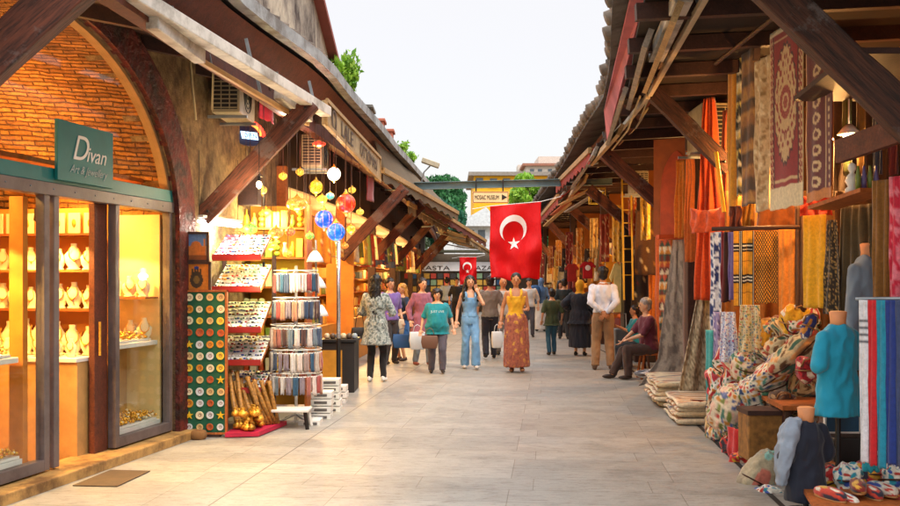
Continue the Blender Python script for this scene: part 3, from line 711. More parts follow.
def brace(a, b, w_=.15, h_=.2, mat=None, parent=None):
    a, b = V(a), V(b); par = parent or arc; d = (b-a).normalized(); sx = d.cross(V((0, 0, 1))).normalized(); u = sx.cross(d); L_ = (b-a).length
    q = MB(); N_ = 10; rr = random.Random(int(abs(a.y*10)))
    pr = [V((L_*i/N_, 0, 0)) for i in range(N_+1)]; vs = []
    for i, p_ in enumerate(pr):
        for sy, sz in ((-1, -1), (1, -1), (1, 1), (-1, 1)): vs.append(p_+V((0, sy*w_/2*(1+rr.uniform(-.07, .05)), sz*h_/2*(1+rr.uniform(-.07, .05)))))
    q.add(vs, [(3, 2, 1, 0), (N_*4, N_*4+1, N_*4+2, N_*4+3)]+[(i*4+k, i*4+(k+1) % 4, (i+1)*4+(k+1) % 4, (i+1)*4+k) for i in range(N_) for k in range(4)])
    WO['__z'] = V((0, 0, 0)); o = q.build('brace', mat or GR1, par, bevel=.008)
    for v_ in o.data.vertices: v_.co = v_.co+WO[par.name]
    o.matrix_local = Matrix.Translation(a-WO[par.name]) @ Matrix((d, sx, u)).transposed().to_4x4()
    for i, x_ in enumerate((.10, L_-.10)):
        for s_ in (-1, 1):
            q = MB(); q.ell(a+d*x_+sx*(s_*(w_/2+.004)), (.016, .016, .016), 8, 5); q.build('bolt', BLACK, par)
brace((-1.50, 10.3, 3.55), (-2.66, 10.2, 2.28), .14, .2)
brace((-3.75, 5.4, 1.85), (-2.1, 5.6, 3.45), .15, .24)
brace((-.80, 17, 3.27), (-1.98, 17, 2.02)); brace((-.62, 21.2, 3.30), (-1.72, 21.2, 2.12))
brace((-.42, 26, 3.30), (-1.5, 26, 2.1)); brace((-.1, 33.8, 3.3), (-1.35, 33.8, 2.0)); brace((-.1, 40, 3.3), (-1.35, 40, 2.0))
# ================================================================ right arcade building
arr = thing('arcade_building', 'long low arcade on the right with ragged boards and awnings along its eaves', 'building', (RF(20)+1, 20, 0))
q = MB(); strip(q, lambda y: V((RX(y), y, 4.14+und(y+9))), lambda y: V((RF(y)+3.5, y, 5.2)), YF); strip(q, lambda y: V((RX(y), y, 4.20+und(y+9))), lambda y: V((RF(y)+3.5, y, 5.7)), YF); strip(q, lambda y: V((RX(y), y, 4.14+und(y+9))), lambda y: V((RX(y), y, 4.20+und(y+9))), YF)
q.build('roof', MATS['old_roof_sheet'], arr)
q = MB()
for k in range(int(46/.3)):
    y = 4+k*.3; j = R.uniform(-.06, .05)
    q.tube([V((RX(y)-.04+j, y, 4.22+und(y+9))), V((RX(y)+.3, y, 4.36+und(y+9))), V((RX(y)+1.0, y, 4.62))], .075, 8)
q.build('roof_tile', MATS['weathered_tile'], arr, smooth=True)
q = MB(); strip(q, lambda y: V((RX(y)+.34, y, 4.10)), lambda y: V((RX(y)+.50, y, 3.78)), YF); q.build('fascia_board', WR, arr, solid=.04)
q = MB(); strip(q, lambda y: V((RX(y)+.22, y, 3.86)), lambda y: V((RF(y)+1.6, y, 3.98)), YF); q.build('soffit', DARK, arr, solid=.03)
for k in range(40):
    y = 4.3+k*1.1; q = MB(); q.bar((RX(y)+.15, y, 3.76), (RF(y)+1.5, y, 3.9), .09, .13); q.build('rafter', WD, arr)
RB = lambda y: RF(y)+1.55
q = MB(); strip(q, lambda y: V((RB(y), y, 0)), lambda y: V((RB(y), y, 4.1)), [3, 6, 10, 15, 20, 30, 40, 50]); q.build('back_wall', M('ochre_stall_wall', '7a4a1e', .85, var=.25, scale=2), arr)
for y in (13.0, 18.8, 24, 31, 40):
    q = MB(); q.box((RF(y)+.05, y, 1.9), (.16, .16, 3.8)); q.build('post', WD, arr, bevel=.01)
    if y > 10:
        q = MB(); q.box((RF(y)+.85, y+.06, 1.9), (1.3, .05, 3.8)); q.build('partition', M('ochre_partition', '9c5a22', .85, var=.3, scale=2), arr)
def rbrace(*a, **k): brace(*a, parent=arr, **k)
rbrace((1.75, 6.05, 3.75), (3.2, 5.75, 2.17), w_=.16, h_=.22, mat=GR2)
rbrace((2.22, 10.7, 3.80), (3.12, 10.6, 2.86), w_=.15, h_=.18, mat=GR2); rbrace((2.36, 14.5, 3.56), (3.45, 14.5, 2.56)); rbrace((2.70, 18.5, 3.40), (3.78, 18.5, 2.46)); rbrace((2.75, 23, 3.5), (3.98, 23, 2.42)); rbrace((2.9, 29, 3.5), (3.95, 29, 2.35)); rbrace((3.0, 36, 3.5), (3.95, 36, 2.35))
# ragged boards under the right eave
for i, (y0, y1, x0, z0, z1, m) in enumerate([(8.0, 11.3, .28, 3.66, 3.72, WG), (7.0, 10.2, .42, 3.60, 3.70, WT), (10.5, 13.5, .15, 3.68, 3.60, WG), (12.5, 16, .2, 3.6, 3.62, WT), (15, 19, .1, 3.66, 3.5, WG), (18, 23, .25, 3.55, 3.55, WT), (22, 28, .1, 3.6, 3.5, WG)]):
    q = MB(); q.bar((RX(y0)+x0, y0, z0), (RX(y1)+x0-.03, y1, z1), .05, .16, up=(.4, 0, 1)); q.build('eave_board', m, arr)
# ================================================================ people
SKIN = {'l': M('skin_light', 'd49f7a', .5, var=.06, scale=20, bump=.05), 'm': M('skin_tan', 'b97f58', .5, var=.06, scale=20, bump=.05)}
EYE = M('eye_dark', '1a1210', .3); LIP = M('lip', '9c463c', .5)
def ik(a, b, l1, l2, hint):
    a, b, hint = V(a), V(b), V(hint); d = b-a; L = min(d.length, (l1+l2)*.999); dn = d.normalized()
    x = (l1*l1-l2*l2+L*L)/(2*L); h = math.sqrt(max(0, l1*l1-x*x)); s = (hint-dn*hint.dot(dn)).normalized()
    return a+dn*x+s*h, a+dn*L
def capsule(mb, a, b, ra, rb, n=12):
    a, b = V(a), V(b); mb.tube([a, a.lerp(b, .33), a.lerp(b, .67), b], [ra, ra*.72+rb*.28, ra*.3+rb*.7, rb], n); mb.ell(a, (ra,)*3, n, 6); mb.ell(b, (rb,)*3, n, 6)
def hand(mb, w, d, side, curl=.5, k=1):
    """palm, four unequal bent fingers and a thumb from the side of the palm"""
    d = V(d).normalized(); x = V((side, 0, 0)); x = (x-d*x.dot(d)); x = x.normalized() if x.length > .1 else V((0, side, 0)); pn = d.cross(x).normalized()
    if pn.y*1 < 0: pn = -pn
    across = d.cross(pn).normalized()
    c = w+d*.045*k
    rot = Matrix((across, pn, d)).transposed()
    mb.ell(c, (.040*k, .016*k, .052*k), 10, 8, rot)
    for i, ln in enumerate((.066, .076, .070, .054)):
        r = w+d*.085*k+across*((i-1.5)*.0195*k)
        k1 = r+(d*.95-pn*.3*curl)*ln*.5*k; k2 = k1+(d*(1-.55*curl)-pn*1.0*curl).normalized()*ln*.32*k; k3 = k2+(d*(1-1.0*curl)-pn*1.2*curl).normalized()*ln*.25*k
        mb.tube([r, k1, k2, k3], [.0095*k, .0088*k, .008*k, .0062*k], 6)
    s = -1 if side > 0 else 1
    t0 = w+d*.02*k+across*(.032*k*s); t1 = t0+(across*s*.6+d*.8-pn*.3)*.032*k; t2 = t1+(across*s*.25+d-pn*.35).normalized()*.028*k
    mb.tube([t0, t1, t2], [.0125*k, .0105*k, .008*k], 6)
def person(label, Y, px, h, rz, skin='l', hair=None, top=None, bottom=None, pose=None, shoes=None, group=None, w=1.0, female=False, belly=0, zoff=0, detail=True, face=True, scarf=None):
    p = dict(pel=(0, 0, .94), fl=(.10, 0, .07), fr=(-.10, 0, .07), hl=None, hr=None, lean=(0, 0), head=(0, 0), kl=(0, -1, 0), kr=(0, -1, 0), el=None, er=None, curl=.45); p.update(pose or {})
    k = h/1.75; pel = V(p['pel']); sh_w = (.165 if female else .185)*min(w, 1.12)
    def T(dz, x=0, y=0): f = dz/.5; return pel+V((x+p['lean'][0]*f, y+p['lean'][1]*f, dz))
    hips = {s: pel+V((s*.085*w, 0, -.02)) for s in (1, -1)}
    feet = {1: V(p['fl']), -1: V(p['fr'])}; knee = {}
    for s in (1, -1): knee[s], feet[s] = ik(hips[s], feet[s], .44, .43, p['kl'] if s > 0 else p['kr'])
    sho = {s: T(.455, s*sh_w*.95) for s in (1, -1)}
    tgt = {1: V(p['hl']) if p['hl'] else T(-.03, .27*w, -.03), -1: V(p['hr']) if p['hr'] else T(-.03, -.27*w, -.03)}
    elb, wri = {}, {}
    for s in (1, -1): elb[s], wri[s] = ik(sho[s], tgt[s], .29, .25, (p['el'] if s > 0 else p['er']) or (s*.5, 1, -.2))
    hc = T(.68)+V((p['head'][0], p['head'][1]-.01, 0)); neck = T(.53)
    fw = .93 if female else 1.0; wa = .86 if female else .97
    R0 = [(-.11, .135, .10, 0), (-.05, .165, .118, 0), (.03, .165 if female else .155, .118, 0), (.12, .14*wa, .098, -.3), (.20, .142*wa, .10, -.2), (.30, .163*fw, .118, 0), (.40, .178*fw, .112, 0), (.46, .17*fw, .092, 0), (.50, .11, .075, 0), (.54, .06, .06, 0)]
    def torso(mb, inf, lo, hi, extra=0):
        rg = []
        for dz, rx, ry, b in R0:
            if lo-.001 <= dz <= hi+.001:
                bb = belly*math.exp(-((dz-.14)/.14)**2)
                rg.append((T(dz, 0, -bb*.5), rx*w+inf+bb*.35, ry*w+inf+bb*.6))
        mb.rings(rg, 18)
    S = lambda mb: ([mb.v.__setitem__(i, q*k) for i, q in enumerate(mb.v)], mb)[1]
    root = thing('person', label, 'person', (0, 0, 0), group)
    # --- body
    b = MB(); torso(b, 0, -.11, .6); capsule(b, neck-V((0, 0, .04)), hc-V((0, -.01, .06)), .055 if not female else .047, .052 if not female else .044)
    b.ell(hc+V((0, .004, .015)), (.080, .097, .108), 16, 12); b.ell(hc+V((0, -.022, -.05)), (.056, .062, .062), 12, 8)
    b.ell(hc+V((0, -.098, -.012)), (.012, .02, .022), 8, 6)
    for s in (1, -1):
        b.ell(hc+V((s*.078, .005, -.008)), (.012, .022, .03), 8, 6)
        capsule(b, sho[s], elb[s], .050*fw, .038*fw); capsule(b, elb[s], wri[s], .038*fw, .026*fw)
        capsule(b, hips[s], knee[s], .085*w*fw, .055*fw); capsule(b, knee[s], feet[s], .052*fw, .036)
    b = remesh(S(b), .013 if detail else .022, 2)
    for s in (1, -1): hand(b, wri[s]*k, wri[s]-elb[s], s, p['curl'], k)
    b.build('body', SKIN[skin], root, smooth=True)
    if face:
        for s in (1, -1): q = MB(); q.ell((hc+V((s*.031, -.088, .006)))*k, (.010*k, .006*k, .0065*k), 8, 6); q.build('eye', EYE, root)
        q = MB(); q.ell((hc+V((0, -.090, -.055)))*k, (.022*k, .008*k, .007*k), 8, 6); q.build('mouth', LIP, root)
        q = MB()
        for s in (1, -1): q.ell((hc+V((s*.031, -.089, .024)))*k, (.017*k, .006*k, .0035*k), 8, 5)
        q.build('eyebrow', EYE, root)
    # --- hair
    if hair:
        hk, hcol = hair; hm = M('hair_'+hcol, hcol, .45, var=.35, scale=30, bump=.6, bscale=90, stretch=(1, 1, .25)); q = MB()
        if hk == 'balding': 
            q.ell(hc+V((0, .045, -.01)), (.086, .068, .06), 14, 10)
        else:
            q.ell(hc+V((0, .022, .050)), (.093, .103, .092), 16, 12); q.ell(hc+V((0, .05, -.01)), (.084, .065, .085), 14, 10)
            if hk == 'puffy': q.ell(hc+V((0, .02, .055)), (.115, .11, .085), 16, 12); q.ell(hc+V((.09, .02, 0)), (.03, .06, .07)); q.ell(hc+V((-.09, .02, 0)), (.03, .06, .07))
            if hk == 'bun': q.ell(hc+V((.03, .12, .0)), (.05, .05, .05), 12, 8)
            if hk == 'long':
                ln = p.get('hairlen', .42)
                q.rings([(hc+V((0, .075, .04)), .07, .045), (hc+V((0, .085, -.08)), .095, .05), (hc+V((0, .10, -.22)), .095, .045), (hc+V((0, .11, -.22-ln*.5)), .085, .035), (hc+V((0, .11, -.10-ln)), .05, .02)], 14)
            if hk == 'front':
                for s in (1, -1): q.rings([(hc+V((s*.075, .02, .05)), .028, .06), (hc+V((s*.092, .02, -.08)), .035, .06), (hc+V((s*.12, -.01, -.22)), .045, .06), (hc+V((s*.12, -.04, -.36)), .03, .035)][::-1], 10)
                q.rings([(hc+V((0, .10, -.34)), .10, .04), (hc+V((0, .085, -.05)), .095, .05)], 12)
        q = wrinkle(remesh(S(q), .011, 2), .010, 55, 9, 5)
        if detail:
            ns_ = normals(q); idx = R.sample(range(len(q.v)), min(len(q.v), {'long': 150, 'front': 150, 'puffy': 160, 'bun': 50, 'short': 60, 'balding': 0}[hk]))
            for i_ in idx:
                a_, n_ = q.v[i_].copy(), ns_[i_]; ln_ = R.uniform(.03, .09) if hk in ('long', 'front') else R.uniform(.012, .03)
                if hk in ('long', 'front') and a_.y < hc.y*k-.05*k: continue
                b_ = a_+n_*ln_*.25+V((R.uniform(-.3, .3), R.uniform(-.1, .3), -1 if hk in ('long', 'front') else R.uniform(-.6, .6)))*ln_
                q.tube([a_-n_*.004, (a_+b_)/2+n_*ln_*.18, b_], [.004, .003, .001], 4)
        q.build('hair', hm, root, smooth=True)
    if scarf:
        sm = M('scarf_'+scarf, scarf, .8, var=.12); q = MB()
        q.ell(hc+V((0, .018, .02)), (.105, .118, .122), 18, 12)
        q.rings([(T(.37, 0, .015), .19*w, .135), (T(.46, 0, .01), .155, .12), (T(.54), .09, .09), (hc+V((0, .02, -.05)), .09, .10)], 16)
        q = remesh(S(q), .014, 2)
        if face:   # opening for the face
            fc = (hc+V((0, -.10, -.01)))*k
            q.v = [fc+(v_-fc).normalized()*max((v_-fc).length, .082*k) if (v_-fc).length < .082*k else v_ for v_ in q.v]
            for i, v_ in enumerate(q.v):
                if abs(v_.x-hc.x*k) < .06*k and v_.y < hc.y*k-.05*k and abs(v_.z-hc.z*k) < .085*k: q.v[i] = V((v_.x, hc.y*k-.06*k, v_.z))
        q = wrinkle(q, .008, 16, 9, 2); q.build('headscarf', sm, root, smooth=True)
    # --- garments
    def finish(q, name, mat, amp=.010, vox=.014, pat=None, seed=0, fz=7):
        q = wrinkle(remesh(S(q), vox if detail else .024, 2), amp*k, 16, fz, seed)
        if pat:
            q.c = [pat(v_) for v_ in q.v]; return q.build(name, fabric(), root, smooth=True, colr=True)
        return q.build(name, mat, root, smooth=True)
    if top:
        c, hem, slv, inf = top['c'], top.get('hem', -.05), top.get('slv', .5), top.get('inf', .02)
        q = MB(); torso(q, inf, max(-.11, hem), .50 if not top.get('tank') else .42)
        if top.get('tank'):
            for s in (1, -1): q.tube([T(.36, s*.075, -.10), T(.42, s*.085, -.118), T(.47, s*.09, -.085), T(.515, s*.095, .0), T(.47, s*.09, .085), T(.42, s*.085, .115), T(.36, s*.075, .10)], .026, 8)
        if hem < -.11:
            fl = top.get('flare', .05); q.rings([(pel+V((0, 0, hem)), .175*w+inf+fl, .135*w+inf+fl*.7), (pel+V((0, 0, -.12)), .172*w+inf, .125*w+inf), (pel+V((0, 0, .05)), .158*w+inf, .11*w+inf)], 18)
        for s in (1, -1):
            if slv > 0 and not top.get('tank'):
                r_ = .054*fw+inf*.5; e1 = min(1, slv*2)
                capsule(q, sho[s], sho[s].lerp(elb[s], e1), r_, r_*(.92 if not top.get('widesleeve') else 1.15))
                if slv > .5: capsule(q, elb[s], elb[s].lerp(wri[s], (slv-.5)*2), r_*.9, (.038 if not top.get('widesleeve') else .085)+inf*.3)
            if slv == 0 and not top.get('tank'): q.ell(sho[s]*.93+T(.45)*.07, (.05, .055, .05))
        finish(q, top.get('n', 'shirt'), M('cloth_'+c, c, .85, var=.1, sheen=.2), .011, pat=top.get('pat'), seed=R.random()*9)
        if top.get('collar'):
            q = MB(); q.rings([(T(.50), .068, .068), (T(.545), .062, .064)], 14); q = S(q); q.build('collar', M('cloth_'+c, c), root, smooth=True)
    if bottom:
        c, kind = bottom['c'], bottom.get('kind', 'trousers'); q = MB(); i2 = bottom.get('inf', .016)
        q.rings([(pel+V((0, 0, -.10)), .150*w+i2, .11*w+i2), (pel+V((0, 0, -.04)), .162*w+i2, .12*w+i2), (pel+V((0, 0, .03)), .155*w+i2, .112*w+i2), (pel+V((0, 0, .10)), .140*wa*w+i2*.8, .098*w+i2*.8)], 18)
        if kind == 'trousers':
            rk, ra = bottom.get('rk', .07), bottom.get('ra', .06)
            for s in (1, -1):
                en = knee[s].lerp(feet[s], bottom.get('len', 1.0)); capsule(q, hips[s]-V((0, 0, .03)), knee[s], .088*w*fw+i2, rk); 
                q.tube([knee[s], knee[s].lerp(en, .5), en+V((0, 0, .0))], [rk, (rk+ra)/2, ra], 12); q.ell(knee[s], (rk,)*3)
        elif kind == 'gown':
            zb = bottom.get('z', .06); fx = bottom.get('rx', .22); mid = (feet[1]+feet[-1])/2
            q.rings([(V((mid.x, mid.y, zb)), fx, bottom.get('ry', .18)), (V((mid.x*.7+pel.x*.3, mid.y*.6+pel.y*.4, .45)), fx*.95, bottom.get('ry', .18)*.95), (pel+V((0, 0, -.05)), .175*w+i2, .135*w+i2), (pel+V((0, 0, .06)), .15*w+i2, .11*w+i2)], 20)
        finish(q, bottom.get('n', kind if kind != 'gown' else 'skirt'), M('cloth_'+c, c, .85, var=.12, sheen=.15), bottom.get('amp', .010), pat=bottom.get('pat'), seed=R.random()*9, fz=bottom.get('fz', 5))
    sm = M('shoe_'+(shoes or '2a1a12'), shoes or '2a1a12', .5)
    for s in (1, -1):
        q = MB(); f = feet[s]; q.ell(f+V((s*.008, -.055, -.03)), (.045, .125, .036), 14, 8); q.ell(f+V((0, .015, -.01)), (.038, .05, .05), 12, 8); q = S(remesh(q, .01, 1)); 
        q.build('shoe', sm, root, smooth=True)
    root['k'] = k; del root['k']
    X = (px-450)*Y/F
    place(root, (X, Y, zoff), rz); WO[root.name] = V((0, 0, 0))
    info = dict(root=root, k=k, wri=wri, sho=sho, hc=hc, pel=pel, X=X, Y=Y, rz=rz)
    info['w'] = lambda v_: Matrix.Rotation(rz, 3, 'Z') @ (V(v_)*k)+V((X, Y, zoff))
    return info
def carry_bag(name, label, at, size, c, rz=0, handle=.18, pouch=False):
    """bag hanging from a hand or strap; at = top of the handle"""
    t = thing(name, label, 'bag', at-V((0, 0, handle+size[2]))); m = M('bag_'+c, c, .6, var=.08)
    Rm = Matrix.Rotation(rz, 3, 'Z'); q = MB(); o = at-V((0, 0, handle))
    pr = [(1, 0), (.98, -.5), (.9, -1)]
    vs = []
    for sx, z in pr:
        for a, b_ in ((-1, -1), (1, -1), (1, 1), (-1, 1)): vs.append(o+Rm @ V((a*size[0]/2*(1.08 if z == -.5 else sx), b_*size[1]/2*(1.3 if z == -.5 else 1), z*size[2])))
    q.add(vs, [(0, 1, 2, 3), (8, 11, 10, 9)]+[(i*4+k, i*4+(k+1) % 4, (i+1)*4+(k+1) % 4, (i+1)*4+k) for i in (0, 1) for k in range(4)])
    q.build('pouch', m, t, bevel=.012, smooth=True)
    q = MB()
    for s in (-1, 1): q.tube([o+Rm @ V((s*size[0]*.3, 0, -.01)), o+Rm @ V((s*size[0]*.2, 0, handle*.7)), at+Rm @ V((0, 0, -.005))], .006, 6)
    q.build('handle', m, t, smooth=True); return t
def strap(label, pts, c, name='strap'):
    pass
pt_floral = lambda cs, s: (lambda v_: cs[min(len(cs)-1, int((noise.noise(v_*s)+.5)*len(cs)))] if True else 0)
cl = lambda *a: [C(x) for x in a]
def vpat(cs, s, seed=0):
    cs = cl(*cs); n_ = len(cs)
    return lambda v_: cs[max(0, min(n_-1, int((noise.noise(v_*s+V((seed, 0, 0)))*.9+.5)*n_)))]
# 1 woman seen from behind, patterned tunic
A = person('woman seen from behind, very long black hair, grey patterned tunic and white sneakers', 15.1, 376, 1.70, PI-.15, 'l', ('long', '0f0c0c'),
  dict(c='8a9490', hem=-.33, slv=.95, inf=.035, flare=.05, n='tunic', pat=vpat(('6d7a78', '9aa5a0', 'b9bfb8', '7f8a86', '5a6666'), 26)), dict(c='141214', rk=.068, ra=.053, inf=.02), dict(fl=(.10, .02, .07), fr=(-.11, -.05, .07), hl=(.16, -.30, 1.12), hr=(-.20, -.24, 1.10), hairlen=.50), 'e8e6e2', female=True)
carry_bag('shoulder_bag', 'small black bag on a strap at the hip of the long haired woman', A['w'](V((.27, .02, 1.15))), (.24, .10, .18), '1d1a1b', .3, .25)
# 5 short woman turquoise
E = person('short woman with curly black hair in a turquoise t-shirt and grey trousers walking forward', 16.5, 437, 1.47, .05, 'l', ('puffy', '17110f'), dict(c='0f8793', hem=-.13, slv=.42, inf=.03, n='tshirt'), dict(c='56505a', rk=.085, ra=.07, inf=.02),
  dict(fl=(.11, -.10, .08), fr=(-.11, .08, .07), hl=(.34, -.06, .92), hr=(-.33, -.04, .90)), '2c2322', female=True, w=1.28, belly=.09)
q = MB(); o_ = E['w'](V((0, 0, 0)))
tx = text('shirt_lettering', 'JUST LIVE', M('shirt_print', 'd5e4e2', .7), E['root'], V((0.0, -.222, 1.06)), (1, 0, 0), (0, 0, 1), .055)
carry_bag('handbag', 'tan brown crossbody handbag resting on the belly of the woman in turquoise', E['w'](V((-.16, -.27, .96))), (.27, .08, .22), '6b4a38', 0, .14)
# 6 jumpsuit woman
G = person('young woman with long dark hair in a light blue denim jumpsuit, one hand raised', 17.3, 470, 1.70, .12, 'l', ('front', '18110f'), dict(c='6d9cc4', hem=.02, slv=0, inf=.018, tank=True, n='bib'), dict(c='6d9cc4', rk=.075, ra=.085, inf=.02),
  dict(fl=(.09, -.14, .08), fr=(-.09, .10, .07), hl=(.13, -.14, 1.44), hr=(-.26, -.04, .90), el=(.4, -.6, -1), er=(-.2, 1, 0)), 'c9c4bd', female=True, w=.92)
# 9 yellow top woman
J = person('woman in a yellow sleeveless top and long rust patterned wide trousers', 16.7, 516, 1.74, -.05, 'm', ('bun', '14100e'), dict(c='e0a91c', hem=.0, slv=0, inf=.016, tank=True, n='top'),
  dict(c='a8603f', kind='gown', z=.10, rx=.23, ry=.22, inf=.03, n='palazzo_trousers', amp=.02, fz=2, pat=vpat(('8f4c3c', 'a85c46', 'b06848', 'a85c46', '9c5540', 'c07a45', 'd29a3e'), 15)), dict(fl=(.10, -.05, .08), fr=(-.07, .03, .07), hl=(.17, -.24, 1.12), hr=(-.27, -.05, .90), el=(.3, 1, -.8), er=(-.2, 1, 0)), '8a5c3c', female=True)
carry_bag('shopping_bag', 'white paper shopping bag in the hand of the man in the grey shirt', V(((497-450)*18.6/F, 18.6, .76)), (.2, .1, .32), 'dcdad6', .2, .15)
# 7 man grey
person('man walking away in a taupe grey t-shirt and dark trousers', 19.5, 490, 1.70, PI+.1, 'l', ('short', '241a15'), dict(c='847b70', hem=-.1, slv=.45, inf=.03, n='tshirt'), dict(c='22202a', rk=.08, ra=.065), dict(fl=(.1, .12, .1), fr=(-.1, -.12, .07)), '1d1a1a')
# 12 man white shirt, hands behind back
person('man in a white shirt and khaki trousers standing with hands clasped behind his back', 17.1, 603, 1.86, PI-.1, 'm', ('short', '171211'), dict(c='d9dfec', hem=-.04, slv=.93, inf=.026, collar=True), dict(c='9a7754', rk=.082, ra=.068, inf=.018),
  dict(fl=(.13, 0, .07), fr=(-.13, 0, .07), hl=(.03, .17, .99), hr=(-.04, .17, .97), el=(1, .4, 0), er=(-1, .4, 0)), '5a4536')
# 10 boy
person('boy walking away in an olive green t-shirt and blue jeans', 20.5, 552, 1.43, PI+.2, 'l', ('short', '1b1411'), dict(c='3f4a2a', hem=-.16, slv=.45, inf=.035, n='tshirt'), dict(c='2e5a70', rk=.075, ra=.062), dict(fl=(.09, .06, .07), fr=(-.09, -.1, .07)), '23211f', w=1.0)
# 11 abaya
person('woman in a long black abaya and mustard yellow headscarf seen from behind', 20.3, 580, 1.62, PI-.35, 'l', None, dict(c='171a26', hem=-.2, slv=1.0, inf=.06, widesleeve=True, n='abaya_top'), dict(c='171a26', kind='gown', z=.2, rx=.27, ry=.22, n='abaya', amp=.02, fz=2), dict(hl=(.30, -.1, 1.12), hr=(-.25, -.2, 1.05)), '141414', female=True, w=1.15, scarf='d99a1a', face=False)
# 4 mauve
D = person('woman in a mauve cardigan looking down beside the woman in turquoise', 18.0, 422, 1.66, .5, 'l', ('bun', '2a1a14'), dict(c='94586a', hem=-.34, slv=.95, inf=.035, n='cardigan'), dict(c='6f7b86', rk=.07, ra=.06), dict(fl=(.1, -.1, .07), fr=(-.1, .1, .07), head=(0, -.03), hl=(.06, -.28, .84)), '8a4a3a', female=True)
carry_bag('shopping_bag', 'pale blue white plastic bag hanging by the woman in turquoise', V(((417-450)*17.0/F, 17.2, .82)), (.27, .12, .32), 'cdd6de', .1, .14)
# 3 blond
person('blond woman in a navy top with an orange trim standing by the left stalls', 19, 402, 1.55, -.9, 'l', ('long', 'c48a3e'), dict(c='1c2e48', hem=-.1, slv=.35, inf=.03, n='top'), dict(c='2a5f9a', kind='gown', z=.42, rx=.2, ry=.16), dict(hl=(.25, -.25, 1.05), hairlen=.28), '3a2a22', female=True)
carry_bag('shopping_bag', 'white bag with orange print held by the blond woman', V(((399-450)*18.4/F, 18.4, .98)), (.18, .10, .30), 'e3cfae', .3, .12)
carry_bag('tote_bag', 'blue tote bag hanging low beside the blond woman', V(((403-450)*18.2/F, 18.2, .70)), (.38, .14, .26), '28598f', .1, .12)
# 2 purple
person('person in a lilac t-shirt behind the woman with very long hair', 18.3, 390, 1.66, .6, 'l', ('short', '2b201a'), dict(c='7c62a8', hem=-.1, slv=.45, inf=.03, n='tshirt'), dict(c='3a3230', rk=.075, ra=.06), None, '2a2220')
# 8 bald man
person('balding man in a pale shirt walking behind the woman in yellow', 20.5, 503, 1.68, .25, 'm', ('balding', '4b4039'), dict(c='b4b2ac', hem=-.1, slv=.45, inf=.03), dict(c='7c7a78', rk=.08, ra=.07), dict(fl=(.1, -.1, .07), fr=(-.1, .08, .07)), '1d1c1c')
# 14 seated man
SE_ = person('seated grey haired man in a burgundy t-shirt and brown trousers', 15.6, 650, 1.72, -PI/2+.15, 'l', ('short', '9a8f86'), dict(c='5c1a2c', hem=-.08, slv=.45, inf=.03, belly=.03, n='tshirt'), dict(c='46322a', rk=.085, ra=.068),
  dict(pel=(0, .0, .54), fl=(.12, -.42, .07), fr=(-.10, -.62, .07), hl=(.10, -.42, .66), hr=(-.06, -.44, .64), lean=(0, -.06), kl=(0, -.3, 1), kr=(0, -.3, 1)), '3a2a20', belly=.04)
def stool(X, Y, h_, c, lab, r=.17):
    t = thing('stool', lab, 'stool', (X, Y, 0)); q = MB(); q.box((X, Y, h_-.02), (2*r, 2*r, .04)); q.build('seat', c, t, bevel=.008)
    for a in (-1, 1):
        for b_ in (-1, 1): q = MB(); q.bar((X+a*(r+.01), Y+b_*(r+.01), 0), (X+a*(r-.04), Y+b_*(r-.04), h_-.04), .03, .03); q.build('leg', c, t)
stool(SE_['X']+.01, 15.62, .43, WO_, 'orange wooden stool under the seated man in burgundy')
# 13 child
CH = person('dark haired child in a teal t-shirt perched beside the seated man', 17.2, 637, 1.38, -PI/2-.1, 'm', ('short', '15100e'), dict(c='0f7d8c', hem=-.1, slv=.45, inf=.03, n='tshirt'), dict(c='1d2b3a', rk=.075, ra=.06),
  dict(pel=(0, 0, .66), fl=(.10, -.36, .07), fr=(-.10, -.40, .07), hl=(.10, -.40, .98), hr=(-.10, -.42, .96), lean=(0, -.04), kl=(0, -.3, 1), kr=(0, -.3, 1)), '2a2a2a')
stool(CH['X']+.01, 17.2, .40, WD, 'dark stool under the child in teal')
# suitcase / grey cart near the standing man
sx = (622-450)*17.8/F
t = thing('trolley', 'grey wheeled metal trolley behind the man in the white shirt', 'trolley', (sx, 17.8, 0))
q = MB(); q.box((sx, 17.8, .42), (.34, .5, .58)); q.build('body', M('grey_plastic', '70767a', .5), t, bevel=.02)
for a in (-.12, .12):
    for b_ in (-.18, .18): q = MB(); q.lathe([(.05, -.02), (.05, .02)], (0, 0, 0), 12); q.v = [V((p_.z, p_.x, p_.y))+V((sx+a, 17.8+b_, .05)) for p_ in q.v]; q.build('wheel', BLACK, t)
q = MB(); q.tube([(sx-.12, 18.0, .7), (sx-.12, 18.06, .98), (sx+.12, 18.06, .98), (sx+.12, 18.0, .7)], .012); q.build('handle', ALU, t)
